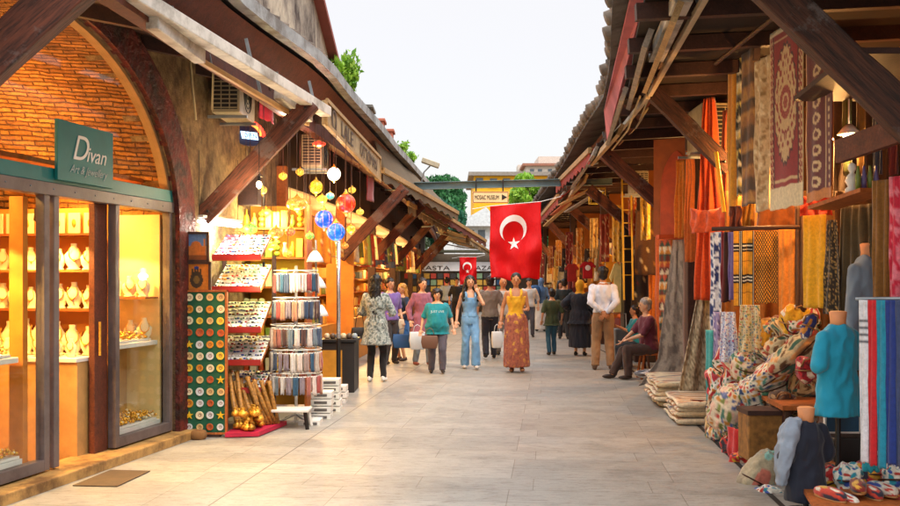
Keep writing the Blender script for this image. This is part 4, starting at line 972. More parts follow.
# farther passers-by
far = [
 (30, 541, 1.68, PI+.2, '5b7fa8', 'e2e2de', 'gown', 'scarf', 'woman in a blue headscarf and long white skirt far down the street', '5f7fa8'),
 (34, 447, 1.72, PI, 'a9bfe0', '39486a', 'trousers', 'short', 'man in a light blue shirt far behind the denim jumpsuit woman', None),
 (33, 457, 1.70, 0, '23242c', '1c1c22', 'trousers', 'short', 'person in black far down the street beside the man in light blue', None),
 (27, 529, 1.66, 0, 'd8d4cc', '4a4a52', 'trousers', 'short', 'man in a white top far behind the woman in yellow', None),
 (26, 564, 1.65, PI, '1d2a2c', '20242a', 'trousers', 'short', 'person in black just left of the mustard headscarf', None),
 (29, 560, 1.6, .3, 'e3e0da', '3a3c44', 'trousers', 'front', 'woman in a white blouse between the boy and the mustard headscarf', None),
]
for Y_, px_, h_, rz_, tc_, bc_, bk_, hr_, lab_, sc__ in far:
    person(lab_, Y_, px_, h_, rz_, 'l', (hr_, '1d1613') if hr_ != 'scarf' else None, dict(c=tc_, hem=-.1, slv=.6 if bk_ == 'trousers' else .95, inf=.03), dict(c=bc_, kind=bk_, rk=.078, ra=.065), dict(fl=(.1, -.08, .07), fr=(-.1, .1, .07)), '22201f', detail=False, scarf=sc__, face=abs(rz_) < 1.5)
q = MB(); bx, by = (535-450)*29.75/F, 29.75
t = thing('backpack', 'blue backpack on the woman with the blue headscarf', 'backpack', (bx, by, 1.0)); q.ell((bx, by, 1.22), (.17, .11, .24), 14, 10, e=.6); q.build('pack', M('backpack_blue', '2f5b8c', .7), t, smooth=True)
q = MB(); q.ell((bx, by-.1, 1.12), (.11, .05, .10), 12, 8, e=.6); q.build('pocket', M('backpack_blue', '2f5b8c', .7), t, smooth=True)
# ================================================================ flags, beam, sign
def star_pts(cx, cz, r, a0=PI, n=5):
    return [(cx+math.cos(a0+PI*i/n)*(r if i % 2 == 0 else r*.382), cz+math.sin(a0+PI*i/n)*(r if i % 2 == 0 else r*.382)) for i in range(2*n)]
def flag(label, Y, x0, x1, yt0, yt1, yb, seed=0):
    A, B = P(x0, yt0, Y), P(x1, yt1, Y); W = (B-A).x; Hh = A.z-P(x0, yb, Y).z
    wav = lambda u, v: V((.012*math.sin(v*8+u*3), .07*math.sin(u*9+v*4+seed)+.05*math.sin(v*8+u*6+seed)+.09*noise.noise(V((u*3, v*4, seed))), -.035*math.sin(u*PI)*(1-v*.3)+.02*math.sin(u*11)*v))*(.35+v)
    fn = lambda u, v: A.lerp(B, u)-V((0, 0, (Hh+(B.z-A.z)*u)*v))+wav(u, v)
    t = thing('flag', label, 'flag', (A+B)/2)
    if 'flag_red' not in MATS:
        f_ = NT('flag_red'); f_.b.inputs['Base Color'].default_value = (*C('e3000f'), 1); f_.b.inputs['Roughness'].default_value = .65
        tl_ = f_.node('ShaderNodeBsdfTranslucent'); tl_.inputs[0].default_value = (*C('e3000f'), 1); mx_ = f_.node('ShaderNodeMixShader'); mx_.inputs[0].default_value = .3
        f_.bump(f_.noise(f_.coord(scale=(3, 3, 1)), 2.5, 3), .5, .05); f_.link(f_.b.outputs[0], mx_.inputs[1]); f_.link(tl_.outputs[0], mx_.inputs[2]); f_.link(mx_.outputs[0], f_.out.inputs[0]); MATS['flag_red'] = f_.m
    q = MB(); q.grid(fn, 48, 60); q.build('cloth', M('flag_red', 'e3000f', .65, var=.04, bump=.1), t, smooth=True, solid=.004)
    def sheet(pts): return [fn((x), (y))+V((0, -.008, 0)) for x, y in pts]
    asp = W/Hh; cx, cy, r1, r2, dx = .46, .33, .27, .215, .06     # crescent opens downwards (flag hung on its short side)
    q = MB(); vs = []; n_ = 40
    a1 = math.radians(58)
    for i in range(n_+1):
        a = -PI/2+a1+(2*PI-2*a1)*i/n_
        o = (cx+math.cos(a)*r1, cy-math.sin(a)*r1*asp)
        # inner circle point: same end points, smaller radius shifted down
        ai = -PI/2+math.radians(46)+(2*PI-2*math.radians(46))*i/n_
        inn = (cx+math.cos(ai)*r2, cy-(math.sin(ai)*r2-dx)*asp)
        vs += [o, inn]
    # arcs run over the top: mirror v so that the opening faces down
    q.add(sheet([(x, y) for x, y in vs]), [(2*i, 2*i+1, 2*i+3, 2*i+2) for i in range(n_)]); q.build('crescent', WHC, t, solid=.002)
    q = MB(); sp_ = [(cx+.02+x*.125, .335+.255*asp*1.0+y*.125*asp) for x, y in star_pts(0, 0, 1, -PI/2)]
    c = (cx+.02, .335+.255*asp); vs = sheet([c]+sp_); q.add(vs, [(0, 1+i, 1+(i+1) % 10) for i in range(10)]); q.build('star', WHC, t, solid=.002)
    q = MB(); q.tube([A-V((.35, 0, .06)), A, B, B+V((.4, 0, .1))], .006); q.build('string', WHC, t)
    return t
flag('large red flag with white crescent and star hanging across the street', 18.8, 490, 541, 206, 201.5, 278, 1)
flag('small red flag with crescent and star far away before the white shop banner', 44, 459.5, 476.5, 257, 257, 285, 2)
bm_ = thing('cross_beam', 'grey steel channel beam spanning the street with a hanging sign', 'beam', (0.9, 20, 3.6))
q = MB(); a, b = P(385, 187, 20), P(612, 181.5, 20); q.bar(a, b, .02, .15); q.bar(a+V((0, -.05, .07)), b+V((0, -.05, .07)), .10, .012); q.bar(a+V((0, -.05, -.07)), b+V((0, -.05, -.07)), .10, .012)
q.build('channel', M('bluegrey_steel', '6f8487', .5, .3, var=.2, scale=2), bm_)
s = thing('museum_sign', 'cream MOSAIC MUSEUM arrow sign hanging below the steel beam', 'sign', P(490, 203, 19.9))
c0, c1 = P(472.5, 203, 19.9), P(508.5, 191.5, 19.9)
q = MB(); q.box(((c0.x+c1.x)/2, 19.9, (c0.z+c1.z)/2), (c1.x-c0.x, .02, c1.z-c0.z)); q.build('panel', M('sign_cream', 'e5cf9a', .5, var=.05), s)
q = MB()
for z in (c0.z+.012, c1.z-.012): q.box(((c0.x+c1.x)/2, 19.886, z), (c1.x-c0.x-.02, .006, .012))
for x in (c0.x+.012, c1.x-.012): q.box((x, 19.886, (c0.z+c1.z)/2), (.012, .0055, c1.z-c0.z-.05))
q.build('border', M('sign_border', 'a45a22', .5), s)
text('lettering', 'MOSAIC MUSEUM', M('sign_brown', '3a1c10', .5), s, V((c0.x+.30, 19.885, (c0.z+c1.z)/2-.045)), (1, 0, 0), (0, 0, 1), .13, fit=.50)
q = MB(); ax_ = c1.x-.14; az = (c0.z+c1.z)/2; q.prism([(ax_, 19.885, az-.06), (ax_, 19.885, az+.06), (ax_+.11, 19.885, az)], (0, -.004, 0)); q.build('arrow', BLACK, s)
q = MB()
for px in (476, 503): p_ = P(px, 191.5, 19.9); q.box((p_.x, 19.9, p_.z+.10), (.03, .015, .30))
q.build('hanger', BLACK, s)

# ================================================================ background beyond the street
def block(name, label, Y, x0, x1, yt, depth, mat, wins=(), roof=None, zb=-.03, group=None, wm=None):
    t = thing(name, label, 'building', ((P((x0+x1)/2, 280, Y)).x, Y, zb)); A, B = P(x0, yt, Y), P(x1, yt, Y)
    q = MB(); q.box(((A.x+B.x)/2, Y+depth/2, (A.z+zb)/2), (B.x-A.x, depth, A.z-zb)); q.build('wall', mat, t)
    if roof:
        q = MB(); q.box(((A.x+B.x)/2, Y+depth/2, A.z+.16), (B.x-A.x+.9, depth+.9, .30)); q.build('roof', roof, t)
    for (a, b, c, d) in wins:
        p0, p1 = P(a, d, Y), P(b, c, Y); q = MB(); q.box(((p0.x+p1.x)/2, Y-.02, (p0.z+p1.z)/2), (p1.x-p0.x, .08, p1.z-p0.z)); wo = q.build('window', wm or M('window_dark', '5d6870', .2), t)
        q = MB(); q.box(((p0.x+p1.x)/2, Y-.08, p0.z-.05), (p1.x-p0.x+.2, .16, .1)); q.build('sill', WHITE, wo)
    return t
block('apartment_building', 'bright yellow building with grey roof beyond the end of the street', 78, 474, 548, 176, 12, M('yellow_paint', 'eeb01a', .8, var=.08), [(476, 483, 178, 184), (490, 497, 178.5, 185), (503, 510, 178.5, 185), (520, 527, 178.5, 185), (482, 490, 213, 226), (498, 506, 213, 226), (526, 534, 213, 226)], M('grey_roof_slab', '8c8379', .8))
b2 = block('apartment_building', 'stepped pale grey building rising behind the yellow one', 120, 526, 575, 166, 16, M('pale_concrete', 'c9c0b4', .8), [(530, 534, 169, 174), (538, 542, 169, 174), (548, 552, 169, 174)], M('rust_roof', '9c6a56', .8))
q = MB(); a = P(545, 158, 120); q.box((a.x+1.7, 126, a.z-.5), (4.5, 6, 2.2)); q.box((a.x-2.5, 126, a.z-1.0), (1.2, 3, 1.4)); q.build('rooftop_room', M('pale_concrete', 'c9c0b4'), b2)
wh = block('garden_house', 'white gabled house at the far end behind the big flag', 62, 455, 500, 226, 8, M('white_render', 'e3e4e6', .8), [(459, 466, 230, 243), (469, 474, 230, 243), (478, 485, 230, 243)])
q = MB(); A, B, C_ = P(452, 226, 61.5), P(503, 226, 61.5), P(486, 207, 61.5); q.prism([A, B, C_], (0, 9, 0)); q.build('roof', M('white_roof_sheet', 'd9dcde', .6), wh)
# shopfront closing the street
fs = thing('far_shop', 'low shop closing the street with a white lettered banner above a display of prints', 'shop', (1, 48, 0))
x0, x1 = P(395, 0, 48).x, P(560, 0, 48).x
q = MB(); q.box(((x0+x1)/2, 51, 1.45), (x1-x0, 5, 3.0)); q.build('wall', M('pale_wall', '6f6252', .8), fs)
a, b = P(404, 271, 47.4), P(502, 262, 47.4); q = MB(); q.box(((a.x+b.x)/2, 47.45, (a.z+b.z)/2), (b.x-a.x, .06, b.z-a.z)); q.build('banner', WHC, fs)
dk = M('banner_lettering', '2a2622', .6)
text('banner_lettering', 'ARASTA', dk, fs, P(431, 270, 47.4), (1, 0, 0), (0, 0, 1), .30, fit=1.9); text('banner_lettering', 'BAZAAR', dk, fs, P(487, 270, 47.4), (1, 0, 0), (0, 0, 1), .30, fit=1.6)
q = MB(); pr = random.Random(3)
PRC = [M('print_'+c, c, .7) for c in ('e9e4da', 'b8402e', '365f86', 'c89a3c', '3e3a38', '7d9a76')]
for i in range(15):
    for j in range(4):
        p_ = P(407+i*6.6, 276+j*6.5, 47.4); q.mi = pr.randrange(6); q.box((p_.x, 47.46, p_.z), (.27, .05, .26))
q.build('print_display', PRC, fs)
q = MB(); q.box(((x0+x1)/2, 47.6, 3.05), (x1-x0, 1.2, .12)); q.build('canopy', M('green_grey_canopy', '4a4a38', .7), fs)

# ---------------------------------------------------------------- trees and plants
LEAF = {}
def leafmat(c):
    if c in LEAF: return LEAF[c]
    t = NT('leaves_'+c); a = t.node('ShaderNodeAttribute'); a.attribute_name = 'Col'
    n = t.noise(t.coord(), 2.5, 3); t.link(t.mix(1, a.outputs['Color'], t.ramp(n, [(.3, (.75, .75, .75)), (.7, (1.2, 1.2, 1.2))]), 'MULTIPLY'), t.b.inputs['Base Color'])
    t.b.inputs['Roughness'].default_value = .6
    tl = t.node('ShaderNodeBsdfTranslucent'); t.link(a.outputs['Color'], tl.inputs[0]); mx = t.node('ShaderNodeMixShader'); mx.inputs[0].default_value = .35
    t.link(t.b.outputs[0], mx.inputs[1]); t.link(tl.outputs[0], mx.inputs[2]); t.link(mx.outputs[0], t.out.inputs[0]); LEAF[c] = t.m; return t.m
def leaves(q, c, r, n, ls, cols, rnd):
    for _ in range(n):
        while 1:
            d = V((rnd.uniform(-1, 1), rnd.uniform(-1, 1), rnd.uniform(-1, 1)))
            if .25 < d.length < 1: break
        p = V(c)+V((d.x*r[0], d.y*r[1], d.z*r[2])); e = Euler((rnd.uniform(0, 6), rnd.uniform(0, 6), rnd.uniform(0, 6))).to_matrix(); s_ = ls*rnd.uniform(.6, 1.3)
        q.col = cols[rnd.randrange(len(cols))]
        q.add([p+e @ V((-s_, 0, 0)), p+e @ V((0, -s_*.45, .1*s_)), p+e @ V((s_, 0, 0)), p+e @ V((0, s_*.45, .1*s_))], [(0, 1, 2, 3)])
def tree(label, X, Y, h, r, cols, seed, nl=11000, ls=.17, squash=.85, group=None):
    rnd = random.Random(seed); t = thing('tree', label, 'tree', (X, Y, -.03), group)
    cz = h-r*squash; q = MB(); q.tube([V((X, Y, -.03)), V((X+.1, Y, cz*.5)), V((X, Y, cz))], [.28, .2, .12], 9)
    lobes = []
    for i in range(22):
        a = rnd.uniform(0, 6.28); e = rnd.uniform(-.7, 1); rr = r*rnd.uniform(.45, .75)
        c = V((X+math.cos(a)*rr*math.sqrt(max(0, 1-e*e)), Y+math.sin(a)*rr*math.sqrt(max(0, 1-e*e)), cz+e*rr*squash)); lobes.append((c, r*rnd.uniform(.24, .42)))
        q.tube([V((X, Y, cz*rnd.uniform(.6, .95))), (V((X, Y, cz))+c)/2-V((0, 0, .2)), c], [.09, .06, .02], 5)
    q.build('trunk', M('bark', '5b4836', .9, bump=.8, bscale=20), t)
    q = MB()
    for c, lr in lobes: leaves(q, c, (lr, lr, lr*.8), nl//22, ls, cols, rnd)
    q.build('crown', leafmat('tree'), t, colr=True); return t
g1 = cl('2f6b3a', '3f8046', '24552f', '4c8c50'); g2 = cl('7fae2c', '93bf3a', '5f9226', 'a5c84a'); g3 = cl('2a6650', '387a5c', '2f6b4a')
tree('round dark green tree beyond the left roofs, left of the yellow building', -1.35+.2, 66, 9.4, 2.75, g1, 5, 15000)
tree('blue green tree low behind the steel beam, between the left awnings and the yellow building', -.6, 58, 6.9, 2.3, g3, 6, 9000, .15)
tree('bright lime green tree before the yellow building', 5.0, 56, 8.3, 1.55, g2, 7, 11000, .14, 1.25)
tree('small green tree rising behind the left eaves near the floodlight', -2.6, 44, 6.6, 1.2, g2, 9, 6000, .12)
tree('dull green tree at the far end, above the white shop banner', -3.0, 54, 5.6, 1.9, cl('4a5a3c', '5d6e48', '36452f', '6f7c62'), 12, 9000, .15)
tree('dark tree at the far end behind the big flag on the right', 5.6, 54, 5.4, 1.6, g1, 13, 7000, .15)
def bush(label, c, r, cols, seed, n=900, ls=.05):
    rnd = random.Random(seed); q = MB(); c = V(c)
    for i in range(int(n/12)):
        a = rnd.uniform(0, 6.28); tip = c+V((math.cos(a)*r[0]*rnd.uniform(.1, 1), math.sin(a)*r[1]*rnd.uniform(.1, 1), r[2]*rnd.uniform(.4, 1.6)))
        q.col = cols[0]; b_ = c-V((0, 0, r[2]*.8)); q.tube([b_+(tip-b_)*.1, b_.lerp(tip, .6), tip], [.006, .004, .002], 4)
        for k in range(12):
            p = b_.lerp(tip, rnd.uniform(.25, 1))+V([rnd.uniform(-.04, .04)]*3); leaves(q, p, (.03, .03, .03), 1, ls, cols, rnd)
    return q.build('roof_plant', leafmat('tree'), None, colr=True, label=label, cat='plant')
p_ = P(352, 78, 12.8); bush('tall feathery green plant growing on the left roof behind the parapet end', (p_.x-.05, 12.8, p_.z-.10), (.17, .22, .27), g2, 3, 1500, .045)
for (px, py, Y_, lb) in ((404, 150, 19.5, 'small leafy plant on the left roof beyond the brick chimneys'), (413, 158, 23, 'second small leafy plant farther along the left roof'), (338, 72, 12.2, 'small tuft of weeds at the end of the left parapet')):
    p_ = P(px, py, Y_); bush(lb, (p_.x-.05, Y_, p_.z-.05), (.14, .2, .14), g2, int(px), 500, .05)
# roof blocks and chimneys
for (px, py, Y_, w_, h_, m, lb) in ((368, 112, 14.6, .34, .34, M('grey_block', '8d8b84', .9, dirt='5c574f'), 'grey cement block upstand on the left roof edge'), (383, 124, 16.2, .24, .30, M('brick_chimney', 'a8604a', .9, var=.3), 'nearer of two small brick chimneys on the left roof'), (392, 134, 17.6, .24, .28, M('brick_chimney', 'a8604a'), 'farther of two small brick chimneys on the left roof')):
    p_ = P(px, py, Y_); t = thing('chimney', lb, 'chimney', (p_.x-.1, Y_, 4.2)); q = MB(); q.box((p_.x-.1, Y_, (4.2+p_.z)/2+.02), (w_, w_*1.6, p_.z-4.16)); q.build('stack', m, t, bevel=.01)
    q = MB(); q.box((p_.x-.1, Y_, p_.z+.04), (w_+.06, w_*1.6+.06, .05)); q.build('cap', m, t, bevel=.01)
t = thing('floodlight', 'pale floodlight head on an arm above the left roof', 'floodlight', P(424, 184, 20))
q = MB(); a, b = P(422, 160, 20), P(439, 166, 20); q.bar(a, b, .22, .10); q.build('head', M('pale_metal', 'b3a88e', .5), t, bevel=.01); q = MB(); q.tube([P(421, 184, 20), P(424, 172, 20), P(430, 166, 20)], .015); q.build('arm', ALU, t)

# ================================================================ awnings (left, far)
def awning(label, P1, P2, P3, P4, m, group=None, arms=3, rail_m=None):
    """P1 P2 wall-side near/far, P3 P4 outer far/near"""
    t = thing('awning', label, 'awning', P1, group); P1, P2, P3, P4 = map(V, (P1, P2, P3, P4))
    q = MB(); q.grid(lambda u, v: P1.lerp(P2, u).lerp(P4.lerp(P3, u), v)-V((0, 0, .05*math.sin(PI*v)+.02*math.sin(u*18))), 24, 8); q.build('canvas', m, t, smooth=True, solid=.012)
    q = MB(); q.bar(P4, P3, .06, .09); q.build('front_rail', rail_m or WT, t)
    q = MB(); q.grid(lambda u, v: P4.lerp(P3, u)-V((0, 0, .05+v*(.14+.03*math.sin(u*60)))), 60, 2); q.build('valance', m, t, solid=.006)
    for i in range(arms):
        u = (i+.5)/arms; a = P1.lerp(P2, u)-V((0, 0, .25)); b = P4.lerp(P3, u); k = a.lerp(b, .5)+V((0, .35, -.04)); q = MB(); q.tube([a, k, b], .022); q.build('folding_arm', ALU, t, smooth=True)
    return t
AWB = M('brown_canvas', '5b4a32', .85, var=.12, scale=2); AWR = M('maroon_canvas', '5a241c', .85, var=.2, scale=2); AWC = M('beige_canvas', '94805f', .85, var=.12, scale=2, dirt='5c4c38')
awning('nearest brown canvas awning on the left, running past the floodlight', (-1.28, 16.2, 4.0), (-.55, 25, 4.05), P(458, 213, 25), P(383, 170, 16.4), AWB)
awning('maroon canvas awning on the left beyond the brown one', (-.66, 22.5, 3.75), (-.35, 33, 3.6), P(486, 241, 32), P(425, 203, 21.5), AWR)
awning('beige canvas awning on the left just before the big flag', (-.5, 31, 3.55), (-.35, 42, 3.4), P(490, 252, 41), P(466, 236, 31), AWC)
awning('low beige canvas awning on the left under the maroon one', (-.95, 20.5, 3.35), (-.7, 27.5, 3.3), P(447, 226, 27), P(408, 203, 20), AWC, arms=2)
# white hanging rails under the eave, near left
def housing(label, a, b, w_, h_, m, n=0):
    t = thing('light_housing', label, 'light housing', a); q = MB(); q.bar(a, b, w_, h_); q.build('channel', m, t, bevel=.008)
    for u in (.1, .5, .9): q = MB(); c = V(a).lerp(V(b), u); q.bar(c+V((0, 0, h_*.4)), c+V((-.05, 0, .26)), .02, .03); q.build('bracket', ALU, t)
    return t
PW = M('dusty_white_paint', 'cfc8bc', .5, var=.12, dirt='8d8374')
housing('long dusty white awning cassette under the left eave', P(128, -8, 6.6), P(326, 112, 10.9), .13, .11, PW)
housing('tan curtain pole running below the white cassette on the left', P(196, 58, 8.0), P(308, 124, 10.9), .045, .05, M('tan_pole', 'b48c54', .5))
housing('short white box rail in front of the dark red arch', P(152, 20, 7.0), P(200, 56, 8.0), .10, .13, PW)
housing('short white tube housing at the inner end of the left cassette', P(278, 94, 9.9), P(309, 118, 10.7), .10, .10, PW)
# fascia sign
a0, a1 = V((-1.52, 10.95, 3.86)), V((-1.22, 16.0, 3.80)); n_ = (a1-a0).normalized(); nr = V((n_.y, -n_.x, 0)).normalized()
zt0, zt1, zb0, zb1 = P(326, 100, 10.95).z, P(380, 158, 16).z, P(326, 124, 10.95).z, P(380, 181, 16).z
A0 = P(326, 110, 10.95); A1 = P(380, 170, 16.0); A0.z = A1.z = 0
s = thing('fascia_sign', 'long weathered beige fascia sign with upright dark letters under the left eave', 'sign', (A0.x, A0.y, zb0))
nrm = V((A1.y-A0.y, -(A1.x-A0.x), 0)).normalized()
q = MB(); q.prism([A0+V((0, 0, zb0)), A1+V((0, 0, zb1)), A1+V((0, 0, zt1)), A0+V((0, 0, zt0))], -nrm*.05); q.build('panel', M('aged_cream_panel', 'a88f66', .7, var=.15, dirt='7a6141'), s)
q = MB()
for za, zb in ((zb0, zb1), (zt0, zt1)): q.bar(A0+V((0, 0, za))+nrm*.01, A1+V((0, 0, zb))+nrm*.01, .03, .045)
q.bar(A0+V((0, 0, zb0)), A0+V((0, 0, zt0)), .04, .04, up=(0, 1, 0)); q.bar(A1+V((0, 0, zb1)), A1+V((0, 0, zt1)), .04, .04, up=(0, 1, 0)); q.build('frame', WT, s)
LT = M('dark_sign_letters', '4a3320', .6); dr_ = (A1-A0).normalized(); hh = lambda u: ((zb0+(zb1-zb0)*u), (zt0+(zt1-zt0)*u))
for u, tx_, wd_, sz in ((.10, 'O', .30, .36), (.30, 'LALE', .95, .28), (.72, 'OTTOMAN', 1.9, .26)):
    lo, hi = hh(u); slope = (dr_+V((0, 0, ((zt1-zt0)+(zb1-zb0))/2/(A1-A0).length))).normalized()
    text('sign_lettering', tx_, LT, s, A0.lerp(A1, u)+V((0, 0, lo+(hi-lo)*.5-sz*.35))+nrm*.012, slope, (0, 0, 1), sz, fit=wd_)

# ================================================================ left stall (souvenir stand)
def ac(label, X0, X1, Y0, Y1, z0, z1):
    t = thing('air_conditioner', label, 'air conditioner', ((X0+X1)/2, Y0, z0)); q = MB(); q.box(((X0+X1)/2, (Y0+Y1)/2, (z0+z1)/2), (X1-X0, Y1-Y0, z1-z0)); q.build('casing', M('aged_beige_casing', 'a89878', .5, dirt='7d6a4a'), t, bevel=.012)
    q = MB(); q.box(((X0+X1)/2, Y0-.004, (z0+z1)/2), ((X1-X0)*.84, .012, (z1-z0)*.86)); q.build('side_recess', BLACK, t)
    q = MB(); n_ = 10
    for i in range(n_): q.box(((X0+X1)/2, Y0-.012, z0+(z1-z0)*(.1+.8*i/(n_-1))), ((X1-X0)*.84, .012, .012))
    for x in (.35, .65): q.box((X0+(X1-X0)*x, Y0-.014, (z0+z1)/2), (.010, .010, (z1-z0)*.84))
    q.build('grille', M('grille_beige', '9a8a6c', .5), t)
    q = MB(); c = V((X1+.004, (Y0+Y1)/2, (z0+z1)/2)); rr = (z1-z0)*.38
    for k in (1, .75, .5, .25): q.tube([c+V((0, math.cos(a)*rr*k, math.sin(a)*rr*k)) for a in [2*PI*i/24 for i in range(25)]], .005, 5, False)
    q.build('fan_guard', BLACK, t)
    
    for yb_ in (Y0+.15, Y1-.15): q = MB(); q.box(((X0+X1)/2-.05, yb_, z0-.02), (X1-X0+.2, .03, .03)); q.build('bracket', ALU, t)
    return t
ac('larger beige air conditioner on the stone wall beside the dark red arch', -2.56, -2.26, 10.2, 11.0, 3.42, 3.94)
ac('smaller air conditioner beyond the timber brace, above the hanging lamps', -2.02, -1.74, 12.9, 13.6, 3.16, 3.60)
# dark wooden speaker-like box
p_ = P(248, 190, 10.8); q = MB(); q.box((p_.x, 10.9, p_.z), (.22, .22, .34)); q.box((p_.x, 10.9, p_.z+.18), (.26, .26, .03)); q.build('wooden_box', WD, label='dark wooden box hanging on the wall under the timber brace', cat='box', bevel=.008)
# neon oval
s = thing('neon_sign', 'oval dark blue lit sign with red neon arc behind the timber brace', 'sign', P(248, 148, 11.6)); c = P(247, 132, 11.6); rt_ = V((.75, .66, 0)).normalized(); upv = (V((0, 0, 1))-rt_*.25).normalized(); rxx, rzz = .26, .17
q = MB(); q.prism([c+rt_*math.cos(a)*rxx+upv*math.sin(a)*rzz for a in [2*PI*i/28 for i in range(28)]], V((-.66, .75, 0))*.04); q.build('panel', M('navy_panel', '12204a', .4), s)
nf = -V((-.66, .75, 0))*.02
for rr_, m_ in ((.85, glow('neon_red', (1, .04, .02), 5)), (.66, glow('neon_orange', (1, .18, .03), 4))):
    q = MB(); q.tube([c+nf+rt_*math.cos(a)*rxx*rr_+upv*math.sin(a)*rzz*rr_ for a in [-.3+2.6*i/20 for i in range(21)]], .017, 6); q.build('neon_tube', m_, s)
q = MB(); q.prism([c+nf*1.0+rt_*x+upv*z for x, z in ((-.10, -.09), (.12, -.09), (.12, .0), (-.10, .0))], nf*.5); q.build('lit_panel', glow('neon_white', (.55, .8, 1), 2.2), s)
text('lettering', 'OPEN', M('neon_letters', '1f4fa8', .4), s, c+nf*2.2+rt_*.01-upv*.075, rt_, upv, .075, fit=.17)
cloth('hanging_banner', 'plain red banner hanging from the left eave beside the air conditioner', 'banner', P(259, 86, 11.0), P(274, 94, 11.2), .36, solid('b3101a'), 6, 10, .02, 1)
cloth('hanging_banner', 'narrow dark red banner hanging under the fascia sign', 'banner', P(367, 175, 15.2), P(374, 178, 15.6), .40, solid('8c1a1a'), 6, 10, .015, 1)
# bulbs added as fixtures for the stand's extra light, then the fluorescent tube
for (x_, y_, z_, l_) in ((-2.0, 9.95, 2.62, 'added warm bulb over the green board, brightening the stand'), (-2.0, 10.2, 1.72, 'added warm bulb low before the tilted trays, brightening them')):
    tb_ = thing('added_bulb', l_, 'lamp', (x_, y_, z_)); q = MB(); q.ell((x_, y_, z_), (.03, .03, .04)); q.build('bulb', glow('stall_bulb', (1, .8, .5), 12), tb_, smooth=True); q = MB(); q.tube([(x_, y_, z_+.03), (x_, y_, z_+.09)], .015); q.tube([(x_, y_, z_+.09), (x_, y_, 3.5)], .004, 5); q.build('cord', BLACK, tb_)
    lamp('POINT', 'light', (x_, y_, z_-.06), 26, (1, .76, .42), .04, tb_)
t = thing('tube_light', 'white glowing tube light fixture above the souvenir shelves', 'lamp', P(219, 228, 10.4)); a, b = P(199, 221, 10.1), P(238, 226, 10.8)
q = MB(); q.bar(a+V((0, 0, .05)), b+V((0, 0, .05)), .12, .03); q.build('housing', WHITE, t, bevel=.006)
q = MB()
for o in (-.03, .03): q.tube([a+V((o, 0, 0)), b+V((o, 0, 0))], .018)
q.build('tube', glow('cool_tube', (.95, 1, .96), 9), t); q = MB()
for k in (a, b): q.tube([k+V((0, 0, .06)), k+V((0, 0, .75))], .004, 5)
q.build('wire', BLACK, t); lamp('POINT', 'light', (a+b)/2-V((0, 0, .10)), 55, (1, .93, .78), .1, t)
# pendant lamps
def lantern(label, px, py, Y, r, c, shape=(1, 1), k=4.5, pw=3, ztop=3.5):
    r *= .95 if pw else .85; c0 = P(px, py, Y); t = thing('hanging_lamp', label, 'lamp', c0-V((0, 0, r))); R_ = r*Y/F
    q = MB(); q.ell(c0, (R_*shape[0], R_*shape[0], R_*shape[1]), 18, 12); q.build('globe', glow('lamp_%s' % ''.join('%02x' % int(x*255) for x in c), c, k), t, smooth=True)
    q = MB()
    for i in range(8): a = i*PI/4; q.tube([c0+V((math.cos(a)*math.sin(th)*R_*shape[0]*1.02, math.sin(a)*math.sin(th)*R_*shape[0]*1.02, math.cos(th)*R_*shape[1]*1.02)) for th in [PI*j/10 for j in range(11)]], .0022, 4)
    q.lathe([(R_*.34, R_*shape[1]*.93), (R_*.38, R_*shape[1]*1.0), (R_*.15, R_*shape[1]*1.25), (.008, R_*shape[1]*1.5)], c0, 12)
    q.lathe([(.004, -R_*shape[1]*1.35), (R_*.2, -R_*shape[1]*1.05), (R_*.28, -R_*shape[1]*.93)], c0, 10); q.build('brass_cap', GOLD, t, smooth=True)
    q = MB(); q.tube([c0+V((0, 0, R_*shape[1]*1.4)), V((c0.x, c0.y, ztop))], .004, 5); q.build('chain', BROWNM, t)
    if pw: lamp('POINT', 'light', c0-V((0, 0, R_*shape[1]*1.5+.03)), pw, tuple(min(1, x+.15) for x in c), .05, t)
for a_ in (('amber mosaic lamp, highest of the yellow ones beside the stone pillar', 316, 187, 11.4, 7, (1, .55, .02)), ('wide flat orange mosaic lamp', 297, 204, 11.2, 11, (1, .36, .04), (1, .62)), ('small yellow lamp hanging between the amber lamp and the blue globes', 322, 199, 11.8, 5.5, (1, .7, .05), (1, .75)),
           ('round red mosaic lamp', 346, 203.5, 11.8, 10, (1, .03, .01)), ('upper left of the two blue mosaic globes', 324, 219, 11.6, 9.5, (.01, .10, .85)), ('lower right of the two blue mosaic globes, above the white pole', 336, 232, 11.5, 9.5, (.01, .17, .9)),
           ('orange red lamp low beside the stone pillar above the shelves', 276, 233, 11, 8, (1, .25, .03), (1, .7)), ('green lamp hanging at the end of the tube light', 250, 229, 10.9, 8, (.25, .75, .08), (1, .7)), ('lime yellow lamp under the orange red one', 271, 246, 11.1, 7, (.65, .8, .03), (1, .6)),
           ('dull green lamp over the tilted trays', 246, 247, 11.0, 7, (.35, .6, .05), (1, .6)), ('small yellow lamp at the right of the blue globes', 351, 229, 13.5, 4.5, (1, .7, .05), (1, .9)), ('tiny red lamp below the small air conditioner', 319, 144, 12.4, 5, (1, .05, .02), (1.4, .6))):
    lantern(*a_[:6], shape=a_[6] if len(a_) > 6 else (1, 1), k=1.6, pw=7.0 if a_[5][2] < .5 else 3)
